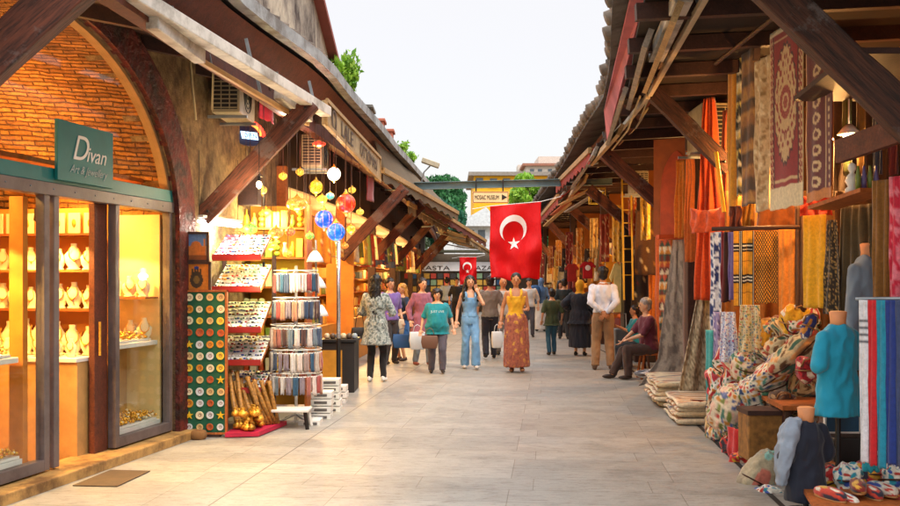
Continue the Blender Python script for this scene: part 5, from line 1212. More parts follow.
for i_, (px_, py_, Y_, r_, c_, n_) in enumerate(((266, 212, 11.6, 6, (1, .45, .04), 'orange'), (283, 176, 11.9, 5, (1, .65, .06), 'yellow'), (290, 232, 11.4, 6, (1, .10, .03), 'red'), (304, 222, 11.9, 6, (.9, .5, .05), 'amber'), (310, 236, 11.2, 5, (.25, .6, .08), 'green'), (300, 172, 12.2, 5, (1, .5, .05), 'amber'), (262, 190, 11.2, 6, (1, .7, .08), 'yellow'), (288, 254, 11.3, 5, (1, .4, .05), 'orange'), (330, 196, 12.8, 5, (.1, .6, .5), 'turquoise'), (306, 250, 12.0, 5, (.9, .08, .05), 'red'), (352, 190, 13.6, 4.5, (1, .55, .05), 'amber'), (360, 212, 14.2, 4.5, (1, .65, .08), 'yellow'), (345, 246, 13.8, 4, (.9, .2, .03), 'orange red'))):
    lantern('small %s mosaic lamp, %s of the minor lamps clustered by the stone pillar' % (n_, ORD[i_]), px_, py_, Y_, r_, c_, (1, .82), k=1.5, pw=0)
lantern('white frosted globe lamp shining above the red mosaic lamp', 334, 174, 12.6, 7, (.85, 1, .98), k=4, pw=10)
lantern('small white bulb lamp under the eave beside the red banner', 285, 112, 10.9, 4.5, (.95, 1, 1), (1.4, .7), k=9, pw=5, ztop=3.66)
# green plate board
BY = 9.78; bx0, bx1 = P(184, 0, BY).x, P(226, 0, BY).x; bz0, bz1 = .04, P(0, 291, BY).z
t = thing('display_board', 'tall green board carrying rows of little round plates beside the jewellery window', 'display board', ((bx0+bx1)/2, BY, 0))
q = MB(); q.box(((bx0+bx1)/2, BY+.02, (bz0+bz1)/2), (bx1-bx0, .03, bz1-bz0)); q.build('panel', M('green_baize', '14553a', .8), t)
q = MB()
for x in (bx0, bx1): q.box((x, BY+.02, (bz0+bz1)/2), (.02, .05, bz1-bz0+.02))
q.box(((bx0+bx1)/2, BY+.02, bz1), (bx1-bx0+.02, .055, .02)); q.box(((bx0+bx1)/2, BY+.02, bz0), (bx1-bx0+.02, .055, .02)); q.build('frame', WO_, t)
q = MB(); q.box(((bx0+bx1)/2, BY+.12, .025), (.3, .24, .05)); q.build('foot', WD, t)
plc = [('ochre', 'd08a2a'), ('cream', 'e8d9b0'), ('grey white', 'cfd2d0'), ('terracotta', 'b9582a'), ('sand', 'd9b77a'), ('lemon', 'e8c040')]
def make_plate(nm, c):
    q = MB(); n_ = 16; prof = [(.001, -.004), (.022, -.005), (.038, -.014), (.041, -.012), (.036, -.001), (.001, 0)]
    vs = []
    for r, y in prof: vs += [V((math.cos(2*PI*k/n_)*r, y, math.sin(2*PI*k/n_)*r)) for k in range(n_)]
    q.mi = 0; q.add(vs, [(i*n_+k, i*n_+(k+1) % n_, (i+1)*n_+(k+1) % n_, (i+1)*n_+k) for i in range(len(prof)-1) for k in range(n_)])
    q.mi = 1
    for k in range(8): a = k*PI/4; q.ell((math.cos(a)*.014, -.007, math.sin(a)*.014), (.0045, .002, .0045), 6, 4)
    o = q.build('plate', [M('glaze_'+c, c, .2, var=.1), M('plate_motif', '8a3a1c', .3)], None, origin=(0, 0, 0), smooth=True, label='x', cat='plate'); return o
pl = {n_: make_plate(n_, c) for n_, c in plc}; usedp = set()
for r_ in range(12):
    for c_ in range(4):
        if (r_, c_) in ((4, 0), (10, 0), (10, 3), (7, 3)): continue
        n_ = plc[R.randrange(6)][0]; o = pl[n_] if n_ not in usedp else copy_tree(pl[n_]); usedp.add(n_)
        o.scale = (R.uniform(.86, 1.06),)*3; o.rotation_euler = (0, R.uniform(-.5, .5), 0); o.location = (bx0+.055+(bx1-bx0-.11)*c_/3+R.uniform(-.004, .004), BY+.004, bz1-.065-(bz1-bz0-.13)*r_/11+R.uniform(-.004, .004)); tag(o, '%s plate, %s row down and %s from the left on the green board' % (n_, ORD[r_], ORD[c_]), 'plate', 'plates on the green board')
sq = MB(); sq.prism([(x_, 0, z_) for x_, z_ in star_pts(0, 0, .045, PI/2)], (0, -.012, 0)); sq.ell((0, -.013, 0), (.012, .004, .012), 8, 5); st_o = sq.build('star_ornament', M('lemon_glaze', 'e0b01c', .3), None, origin=(0, 0, 0), bevel=.002, label='x', cat='ornament')
for i_, (r_, c_) in enumerate(((4, 0), (10, 0), (10, 3), (7, 3))):
    o = st_o if i_ == 0 else copy_tree(st_o); o.location = (bx0+.055+(bx1-bx0-.11)*c_/3, BY+.002, bz1-.065-(bz1-bz0-.13)*r_/11); tag(o, 'yellow star ornament, %s row down and %s from the left on the green board' % (ORD[r_], ORD[c_]), 'ornament', 'plates on the green board')
for n_ in pl:
    if n_ not in usedp: bpy.data.objects.remove(pl[n_])
def picture(label, x0, x1, y0, y1, Y, pat):
    a, b = P(x0, y1, Y), P(x1, y0, Y); t = thing('framed_picture', label, 'picture', ((a.x+b.x)/2, Y, a.z)); q = MB(); cx = (a.x+b.x)/2; cz = (a.z+b.z)/2; w_, h_ = b.x-a.x, b.z-a.z
    for dx, dz, sw, sh in ((-w_/2, 0, .025, h_), (w_/2, 0, .025, h_), (0, -h_/2, w_+.025, .025), (0, h_/2, w_+.025, .025)): q.box((cx+dx, Y, cz+dz), (sw, .035, sh))
    q.build('frame', WD, t); q = MB(); q.grid(lambda u, v: V((a.x+w_*u, Y+.002, b.z-h_*v)), 30, 36, pat); q.build('canvas', fabric(), t, colr=True, solid=.006); q = MB(); q.box((cx, Y+.02, cz), (w_, .02, h_)); q.build('backing', WD, t)
def pat_mosque(u, v):
    if v > .8: return C('8a4a1c')
    if abs(u-.5) < .26*math.sqrt(max(0, 1-((v-.62)/.34)**2)) and v < .62 or (v >= .5 and .12 < u < .88): return C('c9702a')
    if min(abs(u-.14), abs(u-.86)) < .035 and v > .2: return C('d98a3c')
    return C('5f7fae') if v < .45 else C('b98a6a')
def pat_hamsa(u, v):
    d = math.hypot((u-.5)/.24, (v-.6)/.3)
    if d < 1 or (abs(u-.5) < .2 and .2 < v < .6 and math.sin(u*60) > -.6): return C('3c2a14') if d > .45 else C('7a5a22')
    if math.hypot((u-.5)/.09, (v-.18)/.07) < 1: return C('1b3a8a')
    return C('c8741c')
picture('small painting of a domed building over the green board', 184, 208, 233, 261, 9.80, pat_mosque); picture('amber plaque with a hand shaped charm resting on the green board', 183, 210, 263, 291, 9.80, pat_hamsa)
q = MB(); q.ell((P(199, 0, 9.68).x, 9.66, .045), (.085, .07, .055), 14, 8, e=.7); q.build('stone_block', M('brown_stone', '7a5630', .9, bump=.7), label='small rounded brown stone at the foot of the green board', cat='stone', smooth=True)
# shelf stand with tilted trays
st = thing('display_stand', 'wooden souvenir stand with five tilted shelves left of the scarf rack', 'display stand', (P(240, 0, 10.6).x, 10.6, 0))
SX0, SX1 = P(211, 0, 10.3).x, P(263, 0, 10.3).x
for x in (SX0, SX1):
    q = MB(); q.box((x, 10.95, .95), (.04, .05, 1.9)); q.build('upright', WD, st)
traypat = [floral('e7e2dc', ['b8262e', '2a3f88', '7c8c9a', 'cf9a2e', '2f2a2a'], 12, 1, .42, s_) for s_ in range(5)]
for i, (ya, yb) in enumerate(((236, 258), (266, 290), (303, 331), (337, 364), (372, 392))):
    lo, hi = P(211, yb, 10.2).z, P(211, ya, 10.9).z
    A_, B_ = V((SX0+.02, 10.9, hi)), V((SX1-.02, 10.9, hi)); D_ = V((0, -.62, -(hi-lo)*1.0))
    q = MB(); q.prism([A_+V((0, 0, -.03)), B_+V((0, 0, -.03)), B_+D_+V((0, 0, -.03)), A_+D_+V((0, 0, -.03))], (0, 0, .02)); q.build('shelf', WO_, st)
    q = MB(); q.box(((A_.x+B_.x)/2, 10.9+D_.y-.01, A_.z+D_.z+.01), (B_.x-A_.x, .02, .06)); q.build('shelf_lip', M('red_lip', 'a8241c', .5), st)
    for k in range(3):
        u0, u1 = k/3+.01, (k+1)/3-.01; a_ = A_.lerp(B_, u0); b_ = A_.lerp(B_, u1)
        q = MB(); q.prism([a_, b_, b_+D_*.97, a_+D_*.97], (0, 0, .016)); tr = thing('souvenir_tray', '%s of three trays of small souvenirs on the %s tilted shelf' % (['leftmost', 'middle', 'rightmost'][k], ['top', 'second', 'third', 'fourth', 'lowest'][i]), 'tray', a_, 'souvenir trays on the tilted shelves'); q.build('tray', WHITE if k or i else M('red_tray', 'c23a44', .6), tr)
        q = MB(); cc = [M('trinket_'+c, c, .35) for c in ('c22a30', '24408c', 'd9d6cf', 'd19a2a', '2a2524', '4f8a6a')]
        for a2 in range(5):
            for b2 in range(7):
                pp = a_.lerp(b_, (a2+.5+R.uniform(-.2, .2))/5)+D_*((b2+.5+R.uniform(-.2, .2))/7)+V((0, 0, .024)); q.mi = R.choice([0, 1, 2, 2, 2, 3, 4, 5]); q.ell(pp, (R.uniform(.010, .022), R.uniform(.012, .028), .010), 6, 4)
        q.build('trinket', cc, tr, smooth=True, kind='stuff')
# lit cabinet behind
cb = thing('lit_cabinet', 'amber lit wall cabinet packed with boxed goods behind the souvenir stand', 'cabinet', (-2.25, 11.7, 0))
q = MB(); q.box((-2.18, 12.0, 1.3), (.85, .06, 2.5)); q.build('back', M('amber_back', 'e0a030', .7, var=.1), cb)
for k in range(6):
    q = MB(); q.box((-2.18, 11.8, .45+k*.36), (.85, .36, .025)); q.build('shelf', WO_, cb)
for x in (-2.60, -1.76): q = MB(); q.box((x, 11.8, 1.3), (.03, .42, 2.5)); q.build('side', WO_, cb)
lamp('POINT', 'light', (-2.18, 11.45, 2.35), 45, (1, .72, .30), .08, cb)
def boxes(bk, x0, x1, Y, z, n_, h_, lab, grp, colrs, wY=.12, along=False):
    for i in range(n_):
        w_ = (x1-x0)/n_; hh_ = h_*R.uniform(.65, 1); c = R.choice(colrs); q = MB(); 
        cx = x0+w_*(i+.5)
        if along: q.box((bk(cx), cx, z+hh_/2), (wY, w_*.8, hh_))
        else: q.box((cx, Y, z+hh_/2), (w_*.8, wY, hh_))
        
        k_ = R.random(); ce = V((bk(cx), cx, z)) if along else V((cx, Y, z)); r_ = min(w_*.36, .07)
        if k_ > .45:
            q = MB()
            if k_ < .65: q.lathe([(r_*.8, 0), (r_, .02), (r_*.95, hh_*.6), (r_*.4, hh_*.75), (r_*.4, hh_)], ce, 10)
            elif k_ < .85: q.lathe([(r_*.4, 0), (r_*.9, hh_*.2), (r_, hh_*.35), (r_*.5, hh_*.6), (r_*.8, hh_*.75)], ce, 10)
            else:
                for a2 in range(3): q.ell(ce+V((0, 0, .04+a2*.07)), (r_*1.2, r_*1.2, .035), 10, 6)
        q.build('goods_item', M('box_'+c, c, .5), label=lab, cat='souvenir', group=grp, smooth=k_ > .45)
for k in range(6): boxes(None, -2.56, -1.80, 11.72, .463+k*.36, 8, .24, 'small boxed souvenir on the %s shelf of the amber cabinet' % ['lowest', 'second', 'third', 'fourth', 'fifth', 'top'][k], 'boxes on the %s cabinet shelf' % ['lowest', 'second', 'third', 'fourth', 'fifth', 'top'][k], ['e8c24a', 'e3b030', 'efe2b8', 'c9542a', 'd9d0b4', '8aa03a'])
# magenta tray with brass pieces and golden bundles
mt = thing('floor_tray', 'magenta edged floor tray of brassware before the souvenir stand', 'tray', (P(254, 0, 10.0).x, 10.0, 0))
TX0, TX1 = P(229, 0, 9.9).x, P(279, 0, 10.4).x
q = MB(); q.prism([(TX0, 9.72, .01), (TX1-.1, 9.78, .01), (TX1+.06, 10.55, .01), (TX0+.05, 10.55, .01)], (0, 0, .045)); q.build('tray', M('magenta_tray', 'b0123c', .6), mt)
for i in range(26):
    x = R.uniform(TX0+.05, TX1-.12); y = R.uniform(9.82, 10.2); z = .06+R.choice([0, 0, .07, .14]); c = R.choice(['gold', 'gold', 'brass']); r_ = R.uniform(.035, .06)
    q = MB(); q.lathe([(r_*.4, 0), (r_*.9, .012), (r_, .03), (r_*.75, .055), (r_*.4, .06), (r_*.3, .085), (r_*.45, .095)], (x, y, z), 12); q.build('brass_pot', GOLD if c == 'gold' else M('dark_brass', '9a6a26', .35, .8), smooth=True, label='small brass pot heaped with others in the magenta floor tray', cat='pot', group='brass pots in the magenta tray')
for i in range(13):
    x = TX1-.36+.030*i; a_ = V((x, 9.98+.03*i, .06)); b_ = V((x-.14+R.uniform(-.05, .05), 10.30+R.uniform(-.05, .08), .50+R.uniform(-.1, .1))); q = MB(); q.tube([a_, a_.lerp(b_, .5)+V((0, -.02, 0)), b_, b_+V((-.01, .02, .03))], [.024, .028, .022, .032], 8)
    q.build('wrapped_bundle', M('golden_wrap', '9a6a2a', .6, 0, var=.6, scale=40, bump=.8), smooth=True, label='long golden wrapped bundle leaning in a row in the magenta tray', cat='bundle', group='golden bundles leaning in the tray')
# scarf rack (tiers of hanging scarves)
RX_, RY_ = P(296, 0, 10.75).x, 10.75
rk_ = thing('scarf_rack', 'round white wire rack with five tiers of hanging scarves', 'rack', (RX_, RY_, 0))
q = MB(); q.tube([(RX_, RY_, .02), (RX_, RY_, 1.78)], .018); q.build('pole', PW, rk_)
tiers = [(274, .25), (301, .26), (328, .28), (352, .29), (375, .29)]; tz = []
for i, (py, rr) in enumerate(tiers):
    z = P(0, py, RY_).z; tz.append(z); q = MB(); q.tube([(RX_+math.cos(a)*rr, RY_+math.sin(a)*rr, z) for a in [2*PI*k/24 for k in range(25)]], .007, 5, False); q.tube([(RX_+math.cos(a)*rr, RY_+math.sin(a)*rr, z+.04) for a in [2*PI*k/24 for k in range(25)]], .005, 5, False)
    for a in (0, PI/2, PI, 1.5*PI): q.tube([(RX_, RY_, z+.05), (RX_+math.cos(a)*rr, RY_+math.sin(a)*rr, z)], .005, 5)
    q.build('wire_ring', WHITE, rk_)
q = MB()
for a in (.6, 2.2, 3.9, 5.4): q.tube([(RX_, RY_, .10), (RX_+math.cos(a)*.26, RY_+math.sin(a)*.26, .03)], .012)
q.build('base', ALU, rk_)
scc = ['c9b8a8', 'b06a5c', 'd8d2cc', '7c8890', '3d4d68', 'c78a6a', '5a3a34', '2d5470', 'a89088', 'e0cfc4', 'b5524a', '8d7f88']
for i, (py, rr) in enumerate(tiers):
    n_ = 24
    for k in range(n_):
        a = 2*PI*k/n_+.1*i; c = V((RX_+math.cos(a)*rr, RY_+math.sin(a)*rr, tz[i]+.005)); tt = V((-math.sin(a), math.cos(a), 0)); cc = R.choice(scc)
        ob = cloth('scarf', '%s coloured scarf hanging on the %s tier of the round rack' % ({'c9b8a8': 'beige', 'b06a5c': 'rose brown', 'd8d2cc': 'off white', '7c8890': 'grey', '3d4d68': 'navy', 'c78a6a': 'peach', '5a3a34': 'dark brown', '2d5470': 'blue', 'a89088': 'taupe', 'e0cfc4': 'pale pink', 'b5524a': 'brick red', '8d7f88': 'mauve'}[cc], ['top', 'second', 'third', 'fourth', 'lowest'][i]), 'scarf', c-tt*.028, c+tt*.028, R.uniform(.19, .225), solid(cc), 6, 6, .012, 1.5, seed=k+i*20, group='scarves on the round rack')
q = MB(); 
wb = thing('stacking_stool', 'low white plastic stool under the scarf rack', 'stool', (RX_+.0, 10.42, 0)); q.box((RX_, 10.42, .20), (.42, .30, .03)); q.build('seat', WHITE, wb, bevel=.008)
for a in (-1, 1):
    for b_ in (-1, 1): q = MB(); q.bar((RX_+a*.20, 10.42+b_*.14, 0), (RX_+a*.17, 10.42+b_*.11, .185), .03, .03); q.build('leg', BLACK if b_ < 0 else WHITE, wb)
n_ = 0
for (px, Y_, k) in ((322, 11.2, 4), (331, 11.8, 5), (312, 10.7, 1), (338, 12.6, 3)):
    for j in range(k):
        x = P(px, 0, Y_).x; q = MB(); q.box((x+R.uniform(-.02, .02), Y_, .02+j*.085), (.24, .26, .075)); q.mi = 1; q.box((x, Y_-.13, .02+j*.085), (.15, .012, .03)); q.build('white_box', [WHITE, M('box_print', '5a5552', .5)], bevel=.004, label='white box, %s from the ground in the %s stack beside the scarf rack' % (ORD[j], {322: 'second', 331: 'third', 312: 'nearest', 338: 'farthest'}[px]), cat='box', group='white boxes stacked by the scarf rack')
# pale translucent shades
for i, (px, py) in enumerate(((315, 256), (318, 282), (320, 310))):
    c = P(px, py, 11.1); q = MB(); q.lathe([(.10, -.07), (.085, -.03), (.05, .03), (.02, .06)], c, 16, False); q.build('lampshade', M('milky_shade', 'e8e4da', .4), smooth=True, solid=.004, label='milky cone shaped shade, %s of three beside the pole' % ['highest', 'middle', 'lowest'][i], cat='lampshade'); 
q = MB(); q.tube([P(316, 240, 11.12), (P(316, 0, 11.12).x, 11.12, .02)], .010); q.lathe([(.12, 0), (.12, .02), (.03, .03)], (P(316, 0, 11.12).x, 11.12, 0), 14); q.build('shade_stand', ALU, label='thin metal stand carrying the milky shades', cat='stand')
# white pole and black counter
x = P(338.5, 0, 12.9).x; t = thing('steel_pole', 'bright steel pole rising from the black counter to the blue globes', 'pole', (x, 12.9, 0)); q = MB(); q.tube([(x, 12.9, .8), (x, 12.9, 2.15)], .028, 12); q.build('shaft', M('bright_steel', 'c9ccce', .25, .8), t, smooth=True); q = MB(); q.tube([(x, 12.9, 0), (x, 12.9, .82)], .03, 12); q.build('lower_shaft', BLACK, t)
x0, x1 = P(321, 0, 13.6).x, P(356, 0, 13.9).x
t = thing('counter', 'black counter with an amber side behind the white boxes', 'counter', ((x0+x1)/2, 13.9, 0)); q = MB(); q.box(((x0+x1)/2, 14.0, .36), (x1-x0, .7, .72)); q.build('body', M('charcoal_paint', '24211f', .5), t, bevel=.008); q = MB(); q.box(((x0+x1)/2, 14.0, .745), (x1-x0+.06, .76, .04)); q.build('top', BLACK, t, bevel=.006); q = MB(); q.box(((x0+x1)/2-.08, 13.64, .36), ((x1-x0)*.6, .02, .5)); q.build('amber_panel', M('amber_panel', 'd0902a', .5), t)
for i in range(6):
    xx = x0+.06+i*.08; q = MB(); q.lathe([(.03, 0), (.045, .02), (.04, .06), (.02, .08)], (xx, 13.8, .767), 12); q.build('bowl', M('bowl_glaze%d' % (i % 3), ['d9c8a0', '5f4a38', '9aa6a8'][i % 3], .3), smooth=True, label='small bowl, %s from the left on the black counter' % ORD[i], cat='bowl', group='bowls on the black counter')

# ================================================================ left far stalls
def stall_lamp(X, Y, z, lab, pw=30, c=(1, .62, .25), strength=12):
    t = thing('stall_lamp', lab, 'lamp', (X, Y, z)); q = MB(); q.ell((X, Y, z), (.045, .045, .06), 12, 8); q.build('bulb', glow('stall_bulb', (1, .8, .5), strength), t, smooth=True)
    q = MB(); q.lathe([(.09, .02), (.05, .07), (.02, .10)], (X, Y, z), 14, False); q.tube([(X, Y, z+.09), (X, Y, z+.45)], .005, 5); q.build('shade', WHITE, t, smooth=True, solid=.004); lamp('POINT', 'light', (X, Y, z-.09), pw, c, .06, t)
bays = [(13.4, 17.3), (17.5, 21.3), (21.5, 26.2), (26.4, 34.1), (34.3, 42)]
goodc = ['e0a93a', 'c9822a', 'efd9a0', 'b3502a', '8a3a24', 'd9b060', '5a6a7a', '7a8a4a', 'e6d2b0', 'a0341e']
gcn = {'e0a93a': 'amber', 'c9822a': 'ochre', 'efd9a0': 'cream', 'b3502a': 'rust', '8a3a24': 'brown', 'd9b060': 'straw', '5a6a7a': 'slate', '7a8a4a': 'olive', 'e6d2b0': 'ivory', 'a0341e': 'red brown'}
for bi, (y0, y1) in enumerate(bays):
    bn = ['first', 'second', 'third', 'fourth', 'fifth'][bi]
    t = thing('shelf_unit', 'open wooden shelf unit at the back of the %s stall beyond the black counter' % bn, 'shelf unit', (LW((y0+y1)/2)-1.0, (y0+y1)/2, 0))
    for k in range(6):
        q = MB(); f = lambda d, y, z: V((LW(y)-d, y, z)); z = .5+k*.38
        q.prism([f(1.0, y0+.1, z), f(1.0, y1-.1, z), f(1.4, y1-.1, z), f(1.4, y0+.1, z)], (0, 0, .025)); q.build('shelf', WO_, t)
        nn = 9 if bi < 3 else 8
        boxes(lambda y: LW(y)-1.15, y0+.15, y1-.15, 0, z+.028, nn, .27, 'boxed goods on the %s shelf of the %s left stall' % (['lowest', 'second', 'third', 'fourth', 'fifth', 'top'][k], bn), 'goods on the shelves of the %s left stall' % bn, goodc, .2, True)
    q = MB(); q.prism([f(-.02, y0+.2, .0), f(-.02, y1-.2, .0), f(.6, y1-.2, .0), f(.6, y0+.2, .0)], (0, 0, .85)); c_ = q.build('sales_counter', M('amber_counter', 'b9751f', .6, var=.15), label='amber wooden sales counter of the %s left stall' % bn, cat='counter', bevel=.01)
    ym = (y0+y1)/2
    boxes(lambda y: LW(y)-.2, y0+.3, y1-.3, 0, .853, 9, .22, 'small goods standing on the counter of the %s left stall' % bn, 'goods on the counter of the %s left stall' % bn, goodc, .15, True)
    for k, yl in enumerate((y0+.3*(y1-y0), y0+.72*(y1-y0))): stall_lamp(LW(yl)-.55, yl, 2.45, '%s bare bulb lamp of the %s left stall' % (['nearer', 'farther'][k], bn), 110 if bi < 3 else 130, (1, .58, .18))
    # garments hanging from a rail along the front, upper zone
    q = MB(); q.tube([(LW(y0)-.02+.1, y0+.1, 2.62), (LW(y1)+.08, y1-.1, 2.62)], .014); q.build('hanging_rail', ALU, label='metal hanging rail across the front of the %s left stall' % bn, cat='rail')
    for k in range(6 if bi else 3):
        yk = y0+.3+(y1-y0-.6)*(k+.5)/(6 if bi else 3); c = R.choice(['d9a23a', 'c27a24', '8a2a1c', '4a5a7a', 'e3d0a8', '2f2a2a', 'b5482a', '6f7a3a']); xx = LW(yk)+.10
        cloth('hanging_cloth', '%s from the near end among cloths hanging at the front of the %s left stall' % (ORD[k], bn), 'cloth', (xx-.16, yk, 2.60), (xx+.16, yk+.03, 2.60), R.uniform(.5, .75), floral(c, ['e8d5a8', c, 'a8462a'], 7, 2, .35, k+bi*7), 10, 14, .02, 2, gt=.7, seed=k, group='cloths hanging at the left stalls')
# amber end panel of second stall
q = MB(); q.box((LW(17.3)+.05, 17.2, 1.1), (.50, .08, 2.2)); q.build('wooden_screen', M('orange_panel', 'c97a22', .6, var=.15), label='tall orange wooden panel at the corner before the second left stall', cat='screen', bevel=.01)
# ================================================================ right stalls
def rc(px, off=0):
    k = (px-450)/F; pts = RFP
    for (ya, xa), (yb, xb) in zip(pts, pts[1:]):
        xa += off; xb += off; s_ = (xb-xa)/(yb-ya); 
        if abs(k-s_) < 1e-6: continue
        Y = (xa-s_*ya)/(k-s_)
        if ya-.001 <= Y <= yb+.001: return V((k*Y, Y, 0))
    Y = 6; return V((k*Y, Y, 0))
def rcl(name, label, cat, x0, x1, yt, yb, pat, off=0, Y=None, **kw):
    if Y: A = P(x0, yt, Y if not isinstance(Y, tuple) else Y[0]); B = P(x1, yt, Y if not isinstance(Y, tuple) else Y[1])
    else:
        A, B = rc(x0, off), rc(x1, off); A.z = H+(280-yt)*A.y/F; B.z = H+(280-yt)*B.y/F
    if kw.pop('flat', True): z = (A.z+B.z)/2; A.z = B.z = z
    zb = H+(280-yb)*((A.y+B.y)/2)/F
    d = A.z-zb
    return cloth(name, label, cat, A, B, d, pat, **kw)
# --- warm bulbs added to brighten the hung goods, some hidden behind them
for k, (x, y, z, pw) in enumerate(((3.15, 7.5, 2.75, 22), (3.32, 8.45, 2.85, 75), (3.38, 10.35, 3.0, 110), (4.1, 15.8, 2.8, 120), (4.4, 21, 2.8, 120), (4.5, 27.5, 2.8, 120), (4.5, 35.5, 2.8, 120))):
    stall_lamp(x, y, z, '%s added warm bulb lighting the right stall goods, counting from the front' % ORD[k], pw, (1, .50, .15), 10)
# rails
def railm(label, a, b, r=.016, m=None): q = MB(); q.tube([a, b], r); return q.build('hanging_rail', m or BROWNM, label=label, cat='rail')
railm('dark rail carrying the plaid and houndstooth scarves', P(712, 229, 9.2), P(800, 227, 8.8), .02)
railm('long upper pole carrying the red carpets', V((2.60, 9.3, 3.74)), V((2.62, 6.8, 3.74)), .02)
# --- carpets
pat_ped = prayer
rcl('hanging_carpet', 'deep red prayer carpet with a cream oval medallion and cream fringe', 'carpet', 770, 803, 24, 208, fringe(pat_ped, 'd8c8a4', .03, .88), Y=(8.5, 7.8), nu=60, nv=120, fold=.008, nf=1)
rcl('hanging_carpet', 'narrow maroon carpet with a row of cream rosettes beside the medallion carpet', 'carpet', 806, 833, 42, 200, fringe(lambda u, v: C('d3b98e') if (math.hypot((u-.42)/.17, ((v*9) % 1-.5)/.36) < 1 and math.hypot((u-.42)/.09, ((v*9) % 1-.5)/.18) > 1) or .70 < u < .74 or (.8 < u < .9 and math.sin(v*110) > 0) or u < .05 else C('5c1018'), 'c07a3a', .02, .93), Y=(7.8, 7.2), nu=40, nv=100, fold=.012, nf=1.5)
rcl('hanging_carpet', 'pale beige embroidered cloth left of the medallion carpet', 'carpet', 754, 772, 58, 211, floral('c9ae86', ['e3d2ae', '9a7a50', 'b89468'], 6, 3, .4, 8), Y=(9.0, 8.6), nu=24, nv=70, fold=.03, nf=1.5)
rcl('hanging_carpet', 'brown striped kilim left of the beige cloth', 'carpet', 741, 757, 20, 205, kilim(['5a3a1c', '8a5a2a', '3a2412', 'a87a3c'], 14, 2), Y=(9.6, 9.2), nu=16, nv=50, fold=.02, nf=1)
rcl('hanging_scarf', 'narrow black and cream patterned strip hanging left of the brown kilim', 'scarf', 736, 743, 28, 196, kilim(['1a1512', 'd9cba8', '6a6258', 'c9b060', '1a1512'], 18, 1), Y=(9.8, 9.7), nu=6, nv=60, fold=.02, nf=1)
rcl('hanging_scarf', 'mustard yellow strip hanging left of the black and cream strip', 'scarf', 727, 737, 24, 215, stripes(['c98a1c', 'b8741a', 'd99a2a'], 5), Y=(10.0, 9.8), nu=8, nv=40, fold=.03, nf=1)
q = MB(); q.tube([P(716, 152, 10.3), P(724, 212, 10.2)], .022, 8); q.build('yellow_pole', M('yellow_paint_pole', 'd9a41c', .5), label='short bright yellow slanting pole before the orange drapes', cat='pole')
# --- orange drapes at the post
ob_ = lambda u, v: C('d9541a') if noise.noise(V((u*6, v*2, 1))) > -.25 else C('b03c12')
rcl('drape', 'large bright orange drape hanging behind the second timber brace', 'drape', 694, 724, 98, 300, ob_, Y=(11.5, 11.1), nu=44, nv=50, fold=.06, nf=4, gt=.35)
rcl('drape', 'orange sheer drape hanging low beside the brown post', 'drape', 700, 716, 205, 320, ob_, Y=(11.9, 11.7), nu=20, nv=30, fold=.035, nf=3, gt=.8)
rcl('drape', 'broad orange cloth swagged across the stall front above the long scarves', 'drape', 690, 728, 206, 232, ob_, Y=(11.2, 10.6), nu=24, nv=10, fold=.04, nf=3, curve=.05)
for i, (a, b, t0, t1, c, nm) in enumerate(((655, 663, 236, 345, 'd8651c', 'orange'), (663, 668, 236, 330, 'b5481a', 'rust orange'), (648, 655, 238, 330, 'e07a1e', 'light orange'), (641, 647, 240, 320, 'c98a2a', 'golden'), (634, 640, 242, 315, '7a3a1c', 'brown'))):
    rcl('hanging_cloth', 'plain %s cloth hanging behind the seated man' % nm, 'cloth', a, b, t0, t1, solid(c), Y=(17.0-i*.1+i*.5, 16.7+i*.5), nu=10, nv=24, fold=.03, nf=2, seed=i)
for i, (a, b, t0, t1, Y_, c, nm) in enumerate(((686, 694, 150, 262, 12.6, 'c9641a', 'burnt orange'), (722, 730, 110, 226, 10.9, 'b5481a', 'rust'), (716, 723, 120, 300, 11.8, 'e08a1c', 'amber'), (676, 686, 160, 238, 13.4, 'd97a1c', 'marigold'), (744, 754, 150, 228, 9.9, 'c98a2a', 'golden ochre'), (728, 742, 206, 232, 9.8, '6a2a14', 'chestnut'), (756, 800, 206, 230, 9.5, '8a4a1a', 'cinnamon'), (800, 832, 196, 216, 8.6, 'b5301a', 'vermilion'))):
    rcl('hanging_cloth', 'plain %s cloth hanging high between the right braces and the carpets' % nm, 'cloth', a, b, t0, t1, solid(c), Y=(Y_, Y_-.15), nu=14, nv=24, fold=.04, nf=2.5, seed=i+40, gt=.85)
for i, (a, b, t0, t1, Y_, c, nm) in enumerate(((640, 650, 196, 240, 16.5, 'd9a02a', 'gold'), (628, 636, 192, 236, 18.0, 'c2561a', 'tangerine'), (612, 622, 205, 262, 19.6, 'e0a83a', 'yellow'), (600, 609, 214, 262, 20.6, '9a3a1a', 'brick red'), (590, 598, 218, 258, 22.6, 'd9b060', 'straw'), (576, 584, 228, 264, 25.0, 'c9822a', 'ochre'), (566, 573, 232, 264, 27.5, '8a2a1a', 'maroon'), (556, 562, 240, 266, 30, 'd98a2a', 'amber'), (548, 553, 246, 268, 33, 'b5621a', 'copper'))):
    rcl('hanging_cloth', '%s patterned cloth hanging in the upper row of the far right stalls' % nm, 'cloth', a, b, t0, t1, floral(c, ['e8cf90', c, '7a2a14'], 7, 3, .34, i), Y=(Y_, Y_-.1), nu=16, nv=24, fold=.03, nf=2, seed=i+60)
